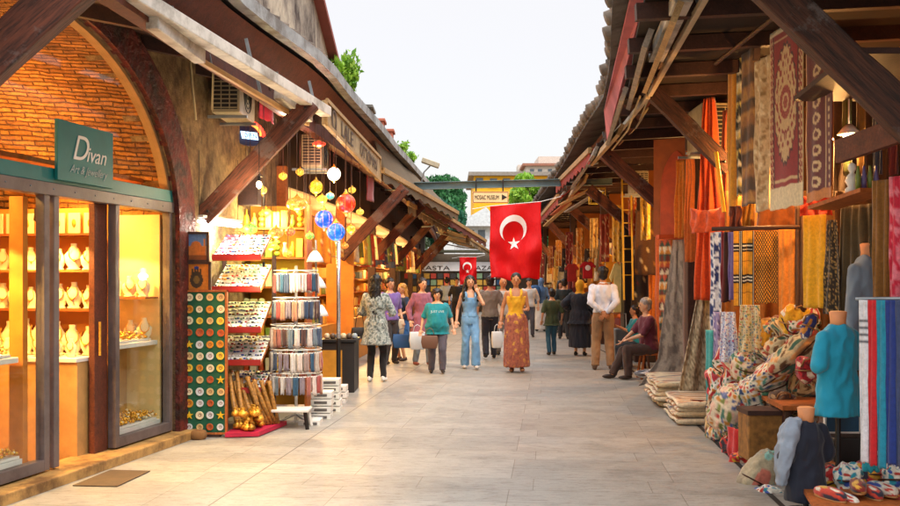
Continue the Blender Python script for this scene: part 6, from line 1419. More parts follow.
# orange painted niche with a pointed arch
niche = thing('wooden_niche', 'orange brown timber panel with a pointed arch above the seated man', 'panel', (3.55, 13.8, 2.2))
A, B = V((3.05, 14.2, 0)), V((3.62, 13.9, 0)); zt, zb = P(0, 138, 14).z, P(0, 236, 14).z
q = MB(); 
def nf_(u, v):
    p = A.lerp(B, u); return V((p.x, p.y, zt+(zb-zt)*v))
q.grid(nf_, 4, 6); q.build('panel', M('orange_brown_paint', 'a3521c', .7, var=.25, scale=4), niche, solid=.05)
q = MB(); pts = []
for i in range(21):
    u = i/20; x = abs(u-.5)*2; pts.append((.14+.72*u, .55-.42*math.sqrt(max(0, 1-x**1.5))))
pts = [(.86, .98), (.14, .98)]+pts; q.prism([nf_(u, v)+V((0, -.03, 0)) for u, v in pts], (0, -.02, 0)); q.build('arch_inset', M('deep_orange_paint', 'c24a16', .6, var=.2), niche)
q = MB(); q.box((3.45, 13.85, zb-.02), (.85, .2, .06)); q.build('ledge', M('deep_orange_paint', 'c24a16'), niche)
# --- mid: rug strips
rcl('hanging_rug', 'narrow multicoloured kilim strip hanging left of the grey draped rug', 'rug', 659, 671, 240, 352, kilim(['b5481a', 'd9cba8', '3a4a3a', 'c9822a', '6a2a1a'], 16, 2), Y=(15.4, 15.2), nu=12, nv=60, fold=.02, nf=1.2)
def grug(u, v):
    return C('8f8478') if noise.noise(V((u*9, v*14, 5))) > -.1 else C('6a6058')
q = MB(); A, B = P(677, 240, 14.2), P(684, 240, 14.0)
def gf(u, v):
    w_ = .15+.75*v; c = A.lerp(B, .5); z = A.z*(1-v)+.03*v; sw = max(0, v-.82)*2.2
    return V((c.x-.02+(u-.5)*w_*.75-sw*.6*(1-u), c.y+.02*math.sin(u*16)*(1-v*.3)+(u-.5)*-.3, max(.03+.05*math.sin(u*9)**2, z)))
q.grid(gf, 30, 60, grug); q.build('draped_rug', fabric(), label='grey brown rug draped from a hook and spreading onto the ground by the seated man', cat='rug', smooth=True, solid=.02, colr=True)
rcl('hanging_rug', 'brown backed rug hanging beside the dark post', 'rug', 683, 690, 236, 385, solid('6b4228'), Y=(13.8, 13.5), nu=8, nv=30, fold=.02, nf=1)
def prug(u, v):
    return C('a8977a') if noise.noise(V((u*14, v*30, 9))) > 0 else (C('7a6a50') if noise.noise(V((u*30, v*50, 2))) > 0 else C('c9bb9c'))
q = MB(); A, B = P(713, 250, 11.6), P(719, 250, 11.4)
q.grid(lambda u, v: V((A.x+(u-1)*(.10+.36*v)+.02, A.y+.03*math.sin(u*14), A.z*(1-v)+.16*v)), 24, 60, prug); q.build('draped_cloth', fabric(), label='beige grey patterned cloth flaring down to the folded rugs', cat='cloth', smooth=True, solid=.012, colr=True)
rcl('hanging_scarf', 'white scarf with navy blossoms hanging in front of the beige cloth', 'scarf', 710, 722, 232, 372, floral('e6e8ee', ['1d2f6a', '2a4a8a', '1d2f6a'], 3, 6, .5, 3), Y=(10.9, 10.7), nu=14, nv=60, fold=.03, nf=1.5)
rcl('hanging_scarf', 'long turquoise scarf reaching down to the folded rugs', 'scarf', 705.5, 713, 330, 405, solid('3aa0a4'), Y=(10.6, 10.5), nu=8, nv=20, fold=.02, nf=1)
rcl('hanging_scarf', 'lilac speckled scarf beside the long turquoise one', 'scarf', 713, 720, 312, 402, floral('8a7fb0', ['e8e2ee', '3a3560', 'c9a0b0'], 5, 8, .4, 6), Y=(10.5, 10.4), nu=8, nv=40, fold=.02, nf=1)
rcl('hanging_scarf', 'dark red scarf hanging from the dark rail', 'scarf', 720, 731, 232, 302, stripes(['7a1420', '5a0c18', '2a0a10'], 4), Y=(9.9, 9.8), nu=10, nv=24, fold=.03, nf=1.5, gt=.8)
rcl('hanging_scarf', 'violet scarf beside the plaid scarf', 'scarf', 728, 735, 232, 300, solid('5c4a8a'), Y=(9.7, 9.6), nu=8, nv=20, fold=.02, nf=1)
rcl('hanging_scarf', 'mustard scarf with black and white plaid lines', 'scarf', 733.5, 754, 231, 306, plaid, Y=(9.3, 9.2), nu=90, nv=110, fold=.008, nf=1.5)
rcl('hanging_scarf', 'mustard scarf with a fine brown check beside the plaid one', 'scarf', 755, 778, 231, 303, hound, Y=(9.15, 9.05), nu=90, nv=110, fold=.008, nf=1.5)
rcl('hanging_scarf', 'plain apricot orange scarf beside the checked scarf', 'scarf', 778.5, 795, 228, 322, solid('e08a2e'), Y=(9.0, 8.9), nu=16, nv=24, fold=.012, nf=2)
rcl('hanging_scarf', 'dark brown scarf in the gap before the yellow scarf', 'scarf', 795, 804, 205, 318, solid('5c3a20'), Y=(8.9, 8.8), nu=10, nv=24, fold=.02, nf=2)
rcl('hanging_scarf', 'plain bright yellow scarf', 'scarf', 803, 826, 215, 308, solid('e8ab10'), Y=(8.2, 8.0), nu=18, nv=24, fold=.010, nf=2)
rcl('hanging_scarf', 'black and tan patterned scarf right of the bright yellow one', 'scarf', 822, 842, 220, 314, floral('2a2014', ['8a6a3a', 'b08a4a'], 8, 3, .35, 2), Y=(7.8, 7.6), nu=30, nv=60, fold=.02, nf=1.5, gt=.45)
rcl('hanging_cloth', 'wide dark olive cloth behind the grey shirt', 'cloth', 836, 878, 205, 330, solid('4a3a1c'), Y=(7.7, 7.3), nu=24, nv=30, fold=.03, nf=4, gt=.75)
rcl('hanging_scarf', 'long brown mustard scarf hanging at the right edge', 'scarf', 872, 890, 180, 302, solid('8a5a1c'), Y=(6.4, 6.3), nu=14, nv=30, fold=.02, nf=2)
rcl('hanging_scarf', 'crimson and pink marbled scarf at the far right edge', 'scarf', 889, 908, 176, 300, lambda u, v: C('c91f3a') if noise.noise(V((u*5, v*12, 7))) > -.1 else C('e07a84'), Y=(6.2, 6.1), nu=14, nv=40, fold=.02, nf=2)
# backing drapes that close the stall behind the scarves
for i, (a, b, Y_, c, l) in enumerate(((725, 800, 10.6, 'a8641c', 'ochre backdrop cloth behind the plaid and checked scarves'), (790, 860, 9.4, '6a4216', 'brown backdrop cloth behind the bright yellow scarf'), (835, 930, 8.2, '54320f', 'dark brown backdrop cloth behind the olive cloth'))):
    rcl('backdrop_cloth', l, 'cloth', a, b, 190, 400, solid(c), Y=(Y_, Y_-.2), nu=30, nv=16, fold=.04, nf=5)
rcl('backdrop_cloth', 'dark brown backdrop cloth behind the white figurine', 'cloth', 834, 935, 60, 205, solid('3a2412'), Y=(8.4, 8.2), nu=30, nv=16, fold=.05, nf=5)
for i, (px, c, l) in enumerate(((842, '4f5a2a', 'dark olive scarf hanging high behind the figurine'), (856, '7a5a1c', 'dull ochre scarf hanging high behind the figurine'), (872, '2f3a4a', 'slate scarf hanging high behind the figurine'), (888, '6a1f1a', 'dark red scarf hanging high behind the figurine'))):
    rcl('hanging_scarf', l, 'scarf', px, px+10, 70+i*12, 175, solid(c), Y=(7.6-.1*i, 7.5-.1*i), nu=8, nv=20, fold=.02, nf=1.5)
# second row
rcl('hanging_garment', 'white blouse with tiny blue flowers below the plaid scarf', 'garment', 719, 738, 312, 362, floral('e3e6f0', ['3a4a9a', '6a7ac0', 'c95a6a'], 9, 3, .36, 5), Y=(9.4, 9.3), nu=40, nv=60, fold=.03, nf=2, gt=.7)
rcl('hanging_garment', 'beige floral blouse below the checked scarf', 'garment', 738, 762, 305, 352, floral('d9c9a0', ['b5482a', '4a7a8a', 'c9a04a', '7a8a4a'], 9, 2, .38, 9), Y=(9.2, 9.1), nu=40, nv=50, fold=.03, nf=2, gt=.8)
# --- goods table
tb = thing('goods_table', 'low wooden table carrying the heap of floral bags and cushions', 'table', (3.25, 9, 0))
q = MB(); q.prism([(2.80, 8.0, .52), (3.6, 8.0, .52), (3.8, 10.2, .52), (3.0, 10.2, .52)], (0, 0, .04)); q.build('tabletop', WO_, tb)
for x, y in ((2.86, 8.08), (3.5, 8.08), (3.06, 10.1), (3.7, 10.1)): q = MB(); q.box((x, y, .26), (.06, .06, .52)); q.build('leg', WD, tb)
q = MB(); q.prism([(2.83, 8.02, .04), (3.03, 10.18, .04), (3.06, 10.18, .04), (2.86, 8.02, .04)], (0, 0, .47)); q.build('side_cloth', M('dull_brown_cloth', '4a3020', .9), tb)
fl1 = floral('ded0b4', ['b5332a', 'c9822a', '3f7a6a', '5a6a9a', 'e3b8a0', '7a8a3a'], 22, .6, .5, 21); fl2 = floral('e3d9c2', ['c23a34', '4a8a7a', 'd9a04a', '2f4a7a'], 20, .6, .5, 33); fl3 = floral('c9b890', ['a03a24', '6a4a2a', '3f6a5a', 'd99a5a'], 10, .6, .5, 47)
must = lambda u, v: C('d99612') if noise.noise(V((u*7, v*6, 2))) > -.3 else C('c07a10'); yel = lambda u, v: C('e3ab1c')
def cushion(name, label, px, py, Y, size, rot, pat, e=.75, cat='cushion', handle=False):
    c = P(px, py, Y); rot = Euler(rot).to_matrix(); t = thing(name, label, cat, c-V((0, 0, size[2])))
    q = MB(); q.ell(c, size, 72, 48, rot, e, pat); q.v = [v_+(v_-c).normalized()*(noise.noise(v_*8)*.03-abs(noise.noise(v_*11+V((3, 1, 2))))*.045-abs(noise.noise(v_*24))*.012+.012) for v_ in q.v]; q.build('body', fabric(), t, smooth=True, colr=True)
    q = MB(); n_ = 40; q.tube([c+rot @ V((math.copysign(abs(math.cos(a))**e, math.cos(a))*size[0]*1.0, math.copysign(abs(math.sin(a))**e, math.sin(a))*size[1]*1.0, 0)) for a in [2*PI*i/n_ for i in range(n_+1)]], .007, 5, False); q.build('seam', BROWNM if not handle else M('tan_leather', '9a6a3a', .5), t, smooth=True)
    if handle:
        q = MB(); top_ = c+rot @ V((0, 0, 0))+V((0, 0, size[2]*.9)); q.tube([top_+V((-.06, -.05, -.06)), top_+V((-.05, -.09, .0)), top_+V((.0, -.11, .02)), top_+V((.05, -.09, .0)), top_+V((.06, -.05, -.06))], .008, 6); q.build('handle', M('tan_leather', '9a6a3a'), t, smooth=True)
    return t
CU = [
 ('cushion', 'mustard yellow slouchy bag at the top of the heap', 771, 336, 9.2, (.14, .12, .17), (0, .3, .3), must, 'bag'),
 ('cushion', 'bright yellow crumpled cloth bag above the floral cushions', 797, 322, 8.9, (.16, .12, .15), (.2, 0, .2), yel, 'bag'),
 ('cushion', 'round cream cushion with red tulips at the left of the heap', 748, 366, 9.3, (.17, .14, .15), (.4, 0, .5), fl1, 'cushion'),
 ('cushion', 'large cream floral bolster leaning in the middle of the heap', 782, 366, 8.8, (.34, .13, .13), (0, -.62, .2), fl2, 'cushion'),
 ('cushion', 'floral bolster leaning against the turquoise shirt stand', 795, 352, 8.5, (.30, .11, .11), (0, -.7, .2), fl3, 'cushion'),
 ('cushion', 'big floral cushion at the front left corner of the heap', 733, 410, 9.0, (.20, .20, .24), (.3, .1, .4), fl1, 'cushion'),
 ('cushion', 'floral cushion beneath the tulip cushion', 757, 396, 8.9, (.20, .15, .20), (.2, -.4, .2), fl2, 'cushion'),
 ('cushion', 'brown patterned purse low in the heap', 781, 404, 8.5, (.12, .09, .11), (0, .1, .1), floral('5a3a24', ['8a5a34', 'b58a5a', '2a1a10'], 8, .6, .4, 3), 'bag'),
 ('cushion', 'black round purse under the floral cushions', 757, 427, 8.6, (.16, .12, .08), (0, 0, .2), solid('17120f'), 'bag'),
 ('cushion', 'green and white floral cushion behind the brown purse', 770, 385, 8.8, (.15, .12, .12), (.2, -.3, .1), floral('dcd9c2', ['4a8a6a', 'c23a34', '8aa05a'], 7, .6, .5, 60), 'cushion'),
 ('cushion', 'small red floral purse beside the turquoise shirt', 806, 370, 8.1, (.08, .07, .10), (0, 0, 0), floral('b51a20', ['e0c0a0', '7a0c14'], 7, .6, .4, 66), 'bag'),
 ('cushion', 'blue oval purse with cream flowers beside the yellow bag', 808, 327, 8.0, (.05, .05, .11), (0, .45, 0), floral('2f3a7a', ['e8dcc8', 'c9822a'], 5, .8, .42, 71), 'bag'),
 ('cushion', 'crumpled floral pouch between the yellow bag and the tulip cushion', 780, 346, 8.9, (.15, .10, .10), (0, -.4, .3), fl3, 'bag'),
]
for nm, lb, px, py, Y_, sz, rt_, pt_, ct in CU: cushion('cushion' if ct == 'cushion' else 'bag', lb, px, py, Y_, sz, rt_, pt_, cat=ct, handle=ct == 'bag')
rh = random.Random(5); hp = [floral('ded0b4', ['b5332a', 'c9822a', '3f7a6a', '5a6a9a', '7a8a3a', '8a2a2a'], 15, .6, .5, 21), floral('d9c7a4', ['c23a34', '4a8a7a', 'a0522a', '2f4a7a'], 13, .6, .5, 33), floral('c9a870', ['a03a24', '6a4a2a', '3f6a5a', 'e3c08a'], 16, .6, .5, 47), floral('e6e0d0', ['c9303a', '2f6a4a', 'd98a3a'], 11, .6, .5, 51)]
n_h = 0
for row, (ya, yb) in enumerate(((318, 352), (342, 366), (366, 388), (388, 412), (412, 434))):
    for k in range(6):
        px = [744, 722, 716, 714, 716][row]+([66, 88, 92, 96, 90][row])*(k+.5)/6+rh.uniform(-4, 4); py = yb-(yb-ya)*(k+.5)/6+rh.uniform(-4, 4) if row < 2 else yb-6+rh.uniform(-6, 2); Y_ = 9.75-(px-716)/100*1.35+.25-.06*row
        cushion('cushion', 'small floral cushion in the %s row of the heap, %s from the left' % (['top', 'second', 'third', 'fourth', 'lowest'][row], ORD[k]), px, py, Y_, (rh.uniform(.14, .18), rh.uniform(.14, .18), rh.uniform(.055, .08)), (rh.uniform(.7, 1.5), rh.uniform(-.5, .5), rh.uniform(-.9, .2)), hp[rh.randrange(4)], e=.5)
        n_h += 1
# below the table edge
cushion('cushion', 'large sea green and beige cushion standing on the ground at the front edge', 757, 482, 7.6, (.13, .10, .28), (0, .5, .1), floral('b8a887', ['7fb5a0', 'c9705a', 'a0937a', '8fc0ae'], 5, .6, .5, 90))
p_ = P(760, 457, 8.2); q = MB(); q.box((p_.x+.02, 8.25, .27), (.30, .30, .40)); bx_ = thing('storage_box', 'box covered in brown and gold swirled paper under the heap', 'box', (p_.x, 8.25, .07)); q.build('body', M('swirl_paper', '8a5f2a', .6, var=.5, scale=14), bx_, bevel=.01); q = MB(); q.box((p_.x+.02, 8.25, .485), (.32, .32, .04)); q.build('lid', WD, bx_)
rcl('hanging_cloth', 'small bright red cloth hanging under the floral cushions', 'cloth', 727, 740, 428, 466, solid('c41a1c'), Y=(8.7, 8.5), nu=8, nv=12, fold=.03, nf=1)
cushion('cushion', 'pale floral cushion tucked under the table edge', 722, 425, 9.6, (.13, .12, .17), (.2, 0, .2), fl2)
# folded rugs on the ground
def fold_rug(label, x0, x1, ya, Y0, Y1, z, h_, pat):
    a = P(x0, 0, Y0); b = P(x1, 0, Y0); q = MB(); L_ = Y1-Y0; W_ = b.x-a.x; n1, n2 = 40, 24
    def fn(u, v):
        t_ = v*2*PI; x = a.x+W_*(.5+.5*(.55*math.copysign(abs(math.cos(t_))**.35, math.cos(t_))+.45*math.cos(t_))); return V((x+(.09*(Y0+L_*u-Y0)), Y0+L_*u, z+h_*(.5+.5*math.copysign(abs(math.sin(t_))**.5, math.sin(t_)))+.012*math.sin(u*9+z*20)))
    q.grid(fn, n1, n2, lambda u, v: pat(v*2 % 1, u)); n0 = (n1+1)
    q.f.append(tuple(j*n0 for j in range(n2))); q.m.append(0); q.f.append(tuple(j*n0+n1 for j in range(n2))); q.m.append(0)
    return q.build('folded_rug', fabric(), label=label, cat='rug', smooth=True, colr=True, group='folded rugs stacked on the ground')
pats = [rug('7a4a2a', 'e0cfae', 'a8532a', '2f2018', False), floral('ddc9a2', ['c9742a', '3a3a5a', '8a3a24'], 7, 1.4, .4, 5), kilim(['e3d3b4', 'c98a4a', 'd9c9a8', '8a4a2a'], 10, 3), rug('b5793a', 'ead9b8', '8a3a1c', '3a2a20', False)]
for i, (x0, x1, Y0, Y1, n_) in enumerate(((675, 735, 10.55, 11.6, 4), (655, 712, 12.0, 13.2, 5))):
    for k in range(n_): fold_rug('folded rug, %s from the ground in the %s pile by the drain' % (ORD[k], ['nearer', 'farther'][i]), x0+R.uniform(-2, 4), x1, 0, Y0+R.uniform(-.05, .05), Y1, .01+k*.065, .06, pats[(k+i) % 4])
cushion('cushion', 'dark blue and white crumpled cloth on the ground by the seated man', 650, 374, 15.0, (.22, .2, .06), (0, 0, .3), floral('c9c2bc', ['26304a', '6a6a70'], 5, .6, .5, 12), cat='cloth')
rcl('folded_cloth', 'flat red brown mat before the nearer rug pile', 'mat', 690, 712, 400, 401, solid('7a2a14'), Y=(10.3, 10.2), nu=6, nv=3)
# mannequins
def torso_form(label, px, py_top, py_bot, Y, c, rz, w_=.2, neckc=True, slv='short', collar=None, lower=None, cat='mannequin'):
    t0, b0 = P(px, py_top, Y), P(px, py_bot, Y); t = thing('mannequin', label, cat, (t0.x, Y, 0)); h_ = t0.z-b0.z
    L = lambda x, y, z: Matrix.Rotation(rz, 3, 'Z') @ V((x, y, 0))+V((t0.x, Y, b0.z+z*h_))
    q = MB(); rg = [(0, 1.14, .78), (.2, 1.06, .70), (.5, .95, .6), (.72, 1.0, .62), (.86, .98, .55), (.95, .7, .42), (1.0, .36, .30)]
    q.rings([(V((0, 0, z*h_)), w_*a*.92, w_*b_) for z, a, b_ in rg], 20)
    if slv != 'none':
        for s_ in (-1, 1): capsule(q, V((s_*w_*.80, 0, h_*.86)), V((s_*w_*1.12, -.01, h_*(.56 if slv == 'short' else .12))), .052, .060)
    q = remesh(q, .012, 2); q = wrinkle(q, .012, 14, 6, Y); q.v = [Matrix.Rotation(rz, 3, 'Z') @ v_+V((t0.x, Y, b0.z)) for v_ in q.v]
    q.build('garment', M('cloth_'+c, c, .8, var=.08, sheen=.2), t, smooth=True)
    q = MB(); q.rings([(L(0, 0, .98), .055, .055), (L(0, 0, 1.0)+V((0, 0, .02)), .052, .052), (L(0, 0, 1.0)+V((0, 0, .085)), .060, .060), (L(0, 0, 1.0)+V((0, 0, .092)), .045, .045)], 16); q.build('neck', M('peach_form', 'd98f5c', .6), t, smooth=True)
    q = MB(); q.tube([(t0.x, Y, .02), (t0.x, Y, b0.z+.05)], .02); q.lathe([(.15, 0), (.15, .02), (.03, .035)], (t0.x, Y, 0), 16); q.build('stand', BLACK, t); return t
torso_form('headless form wearing a turquoise t-shirt', 838, 324, 415, 6.7, '1496b4', .5, .18)
torso_form('headless form wearing a grey blue shirt beside the mustard scarf', 868, 255, 345, 7.4, '76828f', .3, .15, slv='long')
nv_ = torso_form('headless form in navy cloth with a pale grey jacket over its shoulder, low in front', 806, 420, 500, 6.6, '151b2c', .3, .15, slv='short')
q = MB(); c = P(787, 450, 6.55)
q.rings([(c+V((.05, 0, .22)), .05, .05), (c+V((.02, 0, .14)), .07, .08), (c+V((-.01, 0, .0)), .06, .09), (c+V((-.035, 0, -.16)), .045, .07), (c+V((-.04, 0, -.24)), .035, .05)][::-1], 16); q = wrinkle(remesh(q, .01, 1), .014, 18, 8, 3); q.build('jacket', M('cloth_8f9aa8', '8f9aa8', .85), nv_, smooth=True)
# framed blue panel, black case, boxes
c = P(842, 422, 6.9); t = thing('framed_picture', 'dark teal panel in a white frame under the turquoise shirt', 'panel', (c.x, 6.9, c.z-.09)); q = MB(); q.box(c, (.24, .02, .14)); q.build('panel', M('teal_dark', '0f4a6a', .4), t)
q = MB()
for dx, dz, sw, sh in ((-.125, 0, .012, .16), (.125, 0, .012, .16), (0, -.075, .25, .012), (0, .075, .25, .012)): q.box(c+V((dx, -.002, dz)), (sw, .028, sh))
q.build('frame', WHITE, t); 
c = P(846, 446, 7.05); t = thing('case', 'black flat case with a small white tag under the teal panel', 'case', (c.x, 7.05, c.z-.09)); q = MB(); q.box(c+V((.02, 0, 0)), (.36, .36, .18)); q.build('body', BLACK, t, bevel=.012); q = MB(); q.box(c+V((.13, -.184, -.02)), (.05, .006, .03)); q.build('tag', WHITE, t)
c = P(846, 478, 7.05); t = thing('crate', 'brown wooden crate under the black case', 'crate', (c.x, 7.05, 0)); q = MB(); q.box((c.x+.02, 7.05, .14), (.38, .38, .26)); q.build('body', WR, t, bevel=.006)
for z in (.06, .2): q = MB(); q.box((c.x+.02, 6.852, z), (.38, .012, .05)); q.build('slat', WO_, t)
t2 = c.z; q = MB(); q.box((c.x+.02, 7.05, .30), (.34, .34, .055)); q.build('wooden_block', WO_, label='orange wooden block between the brown crate and the black case', cat='block')
q = MB(); zc = (P(0, 457, 7.05).z+.33)/2; q.box((c.x+.02, 7.05, (.33+P(0, 446, 7.05).z-.09)/2), (.32, .32, P(0, 446, 7.05).z-.09-.33)); q.build('brown_box', M('cardboard_brown', '6a3a22', .7), label='reddish brown box directly under the black case', cat='box')
# hanging folded lengths on the right
for i, (a, b, c, nm) in enumerate(((860, 868.5, 'd9d9dc', 'white'), (868.5, 877, 'c4161c', 'red'), (877, 886, '1786a0', 'teal blue'), (886, 896, '16307a', 'royal blue'), (896, 908, '3a4668', 'slate blue'))):
    rcl('hanging_towel', '%s towel hanging in the row below the mustard scarf at the right edge' % nm, 'towel', a, b, 300, 462+(3*i % 7), (lambda cc: lambda u, v: C('2a2a30') if nm == 'white' and .12 < v < .34 and int(v*60) % 3 == 0 else cc)(C(c)) if nm != 'white' else (lambda u, v: C('3a3a44') if .12 < v < .3 and int(v*70) % 3 == 0 else C('d9d9dc')), Y=(6.15-.05*i, 6.1-.05*i), nu=8, nv=70, fold=.012, nf=1, thick=.02)
railm('metal rail carrying the row of towels at the right edge', P(856, 299, 6.2), P(912, 299, 5.95), .014, ALU)
rcl('hanging_towel', 'turquoise towel end showing under the white and red towels', 'towel', 862, 880, 462, 472, solid('1f9aa8'), Y=(6.3, 6.25), nu=6, nv=4)
for i, (px, py, Y_, sz_) in enumerate(((826, 482, 6.75, (.12, .09, .10)), (848, 478, 6.6, (.11, .09, .10)), (872, 474, 6.6, (.12, .09, .10)), (893, 480, 6.5, (.12, .09, .11)), (735, 448, 8.9, (.13, .10, .12)), (768, 502, 7.3, (.12, .10, .12)), (741, 462, 8.5, (.10, .08, .10)))):
    cushion('bag', 'small patterned cloth bag, %s of those low on the right near the ground' % ORD[i], px, py, Y_, sz_, (rh.uniform(-.3, .3), rh.uniform(-.3, .3), rh.uniform(0, 2)), [floral('c9302a', ['e8dcc0', '2a2a3a', 'd9a02a'], 12, .6, .5, 4), floral('e3dcc8', ['2a4a9a', 'c23a2a', '1f8a9a'], 11, .6, .5, 7)][i % 2], cat='bag')
# striped slippers / pouches bottom right
def slipper(px, py, Y, rz, label, pat):
    c = P(px, py, Y); q = MB(); rot = Euler((0, 0, rz)).to_matrix(); q.ell(c, (.05, .13, .045), 32, 20, rot, .8, pat)
    t = thing('slipper', label, 'slipper', c-V((0, 0, .05))); q.build('upper', fabric(), t, smooth=True, colr=True); q = MB(); q.ell(c-V((0, 0, .03)), (.052, .135, .018), 24, 8, rot); q.build('sole', M('tan_leather', '9a6a3a'), t, smooth=True)
slp = [floral('c9402a', ['e8dcc0', '2a2a3a', 'd9a02a'], 4, 1, .5, 4), floral('e3dcc8', ['2a4a9a', 'c23a2a', '1f8a9a'], 4, 1, .5, 7), floral('8a2a1c', ['e0a83a', 'e8dcc8', '3a2418'], 4, 1, .5, 9)]
for i, (px, py, rz_) in enumerate(((830, 494, .4), (845, 500, .2), (858, 486, -.3), (870, 492, .1), (882, 489, .3), (893, 494, -.2), (864, 503, .5), (880, 505, .1))): slipper(px, py, 6.2+.02*i, rz_, 'embroidered slipper with %s pattern, %s from the left in the bottom right heap' % (['red', 'white and blue', 'maroon'][i % 3], ORD[i]), slp[i % 3])
q = MB(); q.prism([(2.2, 5.6, .16), (3.2, 5.6, .16), (3.2, 6.5, .16), (2.42, 6.5, .16)], (0, 0, .03)); t = thing('display_table', 'low wooden bench under the embroidered slippers', 'bench', (2.7, 6.0, 0)); q.build('top', WO_, t)
for x, y in ((2.40, 5.7), (3.1, 5.7), (2.5, 6.4), (3.1, 6.4)): q = MB(); q.box((x, y, .08), (.06, .06, .16)); q.build('leg', WD, t)
# shelf with small things below the carpets
q = MB(); a, b = P(822, 208, 7.6), P(876, 190, 6.9); t = thing('wall_shelf', 'tilted wooden shelf with a small figure right of the maroon carpet', 'shelf', a); q.bar(a, b, .25, .03); q.build('board', WO_, t)
c = P(852, 193, 7.1); t = thing('figurine', 'small white bust figurine on the tilted shelf', 'figurine', c); q = MB(); q.lathe([(.05, 0), (.05, .03), (.03, .05), (.05, .09), (.035, .13), (.015, .15), (.03, .18), (.028, .21), (.001, .23)], c, 14); q.build('bust', WHITE, t, smooth=True)
for i in range(4): c = P(858+i*6, 178, 7.0); q = MB(); q.lathe([(.018, -.10), (.022, 0), (.012, .05), (.008, .09)], c, 10); q.build('bottle', M('bottle%d' % (i % 2), ['7a8a3a', '6a5a8a'][i % 2], .3), smooth=True, label='slim bottle hanging in the row behind the white figurine, %s from the left' % ORD[i], cat='bottle', group='bottles behind the figurine')
# dark canopy boards at upper right
for i, (a, b, w_, h_, m) in enumerate(((P(838, 152, 6.6), P(905, 128, 6.0), .05, .16, WR), (P(760, 8, 9.0), P(756, 60, 9.2), .06, .06, WD))):
    q = MB(); q.bar(a, b, w_, h_); q.build('beam', m, arr)
q = MB(); q.prism([(2.55, 6.0, 3.05), (4.3, 6.0, 3.05), (4.4, 7.6, 3.05), (2.75, 7.6, 3.05)], (0, 0, .04)); q.build('loft_boarding', WD, arr)
# box canopy / AC near R1
ac('old boxy air conditioner high on the right wall behind the orange drape', 3.02, 3.45, 11.4, 12.1, 3.18, 3.75)
ac('small white air conditioner beyond the orange niche on the right', 3.35, 3.6, 17.2, 17.9, 3.2, 3.6)
# pink awning cassette and cream ones (right eave, near)
def panelboard(label, pts, m, th=.04, name='folded_awning'):
    q = MB(); pts = [V(p_) for p_ in pts]; n_ = (pts[1]-pts[0]).cross(pts[2]-pts[0]).normalized(); q.prism(pts, n_*th); return q.build(name, m, label=label, cat='awning', bevel=.004)
PINK = M('faded_pink_canvas', 'b5646a', .8, var=.1, scale=2, dirt='8f4c50')
panelboard('long faded pink folded awning hanging from the right eave', [P(631, -5, 8.2), P(645, -5, 8.2), P(644, 30, 9.3), P(613, 118, 13.0), P(607, 142, 14.2), P(604, 112, 13.8)], PINK, .03)
housing('cream awning cassette under the right eave behind the pink awning', P(684, -6, 7.2), P(656, 56, 9.0), .14, .12, PW); housing('thin cream rail along the right stall front near the eave', P(707, -6, 7.0), P(650, 94, 10.6), .05, .06, M('cream_rail', 'bda888', .5))
housing('weathered cream rail beyond the pink awning', P(648, 96, 10.6), P(603, 152, 15.5), .05, .06, M('cream_rail', 'bda888'))
RC_ = M('red_canvas', '8a2a1c', .8, var=.2, scale=2)
awning('red brown canvas awning on the right seen just above the steel beam', (2.55, 15.5, 3.95), (2.75, 20.5, 3.9), P(556, 184, 21), P(590, 150, 15.5), RC_, arms=2)
awning('second red brown canvas awning on the right beyond the steel beam', (2.75, 21.5, 3.7), (2.85, 29, 3.5), P(540, 217, 28), P(558, 196, 21.5), RC_, arms=2)
awning('tan canvas awning at the far right behind the big flag', (2.9, 29.5, 3.45), (2.95, 38, 3.3), P(531, 240, 37), P(541, 222, 29.5), AWC, arms=2)
# fallen boards fanning out near the beam
for i, (a, b) in enumerate(((P(560, 205, 21), P(595, 187, 19.5)), (P(566, 212, 20.5), P(602, 190, 19)), (P(552, 215, 22), P(580, 192, 20.5)), (P(545, 226, 24), P(570, 203, 22)))):
    q = MB(); q.bar(a, b, .10, .03); q.build('loose_board', [WT, WG, M('rust_board', '8a4226', .8), WT][i], label='loose board slanting under the right eave, %s from the front' % ORD[i], cat='board', group='loose boards under the right eave')
q = MB(); p_ = P(597, 196, 19); 
t = thing('wire_lantern', 'square yellow wire frame lantern under the right eave', 'lantern', (p_.x, 19, p_.z-.15)); 
for dx in (-.14, .14):
    for dy in (-.14, .14): q.box((p_.x+dx, 19+dy, p_.z), (.02, .02, .30))
for z in (-.15, .15):
    for dx in (-.14, .14): q.box((p_.x+dx, 19, p_.z+z), (.02, .28, .02)); q.box((p_.x, 19+dx, p_.z+z), (.28, .02, .02))
q.build('frame', M('yellow_frame', 'd0a020', .5), t); q = MB(); q.ell((p_.x, 19, p_.z+.02), (.05, .05, .07)); q.build('bulb', glow('stall_bulb', (1, .8, .5), 10), t, smooth=True)
t = thing('ladder', 'yellow wooden ladder leaning under the right eave behind the wire lantern', 'ladder', P(632, 240, 17.4)); 
for dx in (0, 9):
    q = MB(); q.bar(P(622+dx, 178, 17.8), P(624+dx, 300, 17.4), .03, .05); q.build('rail', M('yellow_frame', 'd0a020'), t)
for k in range(8): q = MB(); q.bar(P(622, 184+k*13, 17.75), P(632, 184+k*13, 17.75), .02, .02); q.build('rung', M('yellow_frame', 'd0a020'), t)
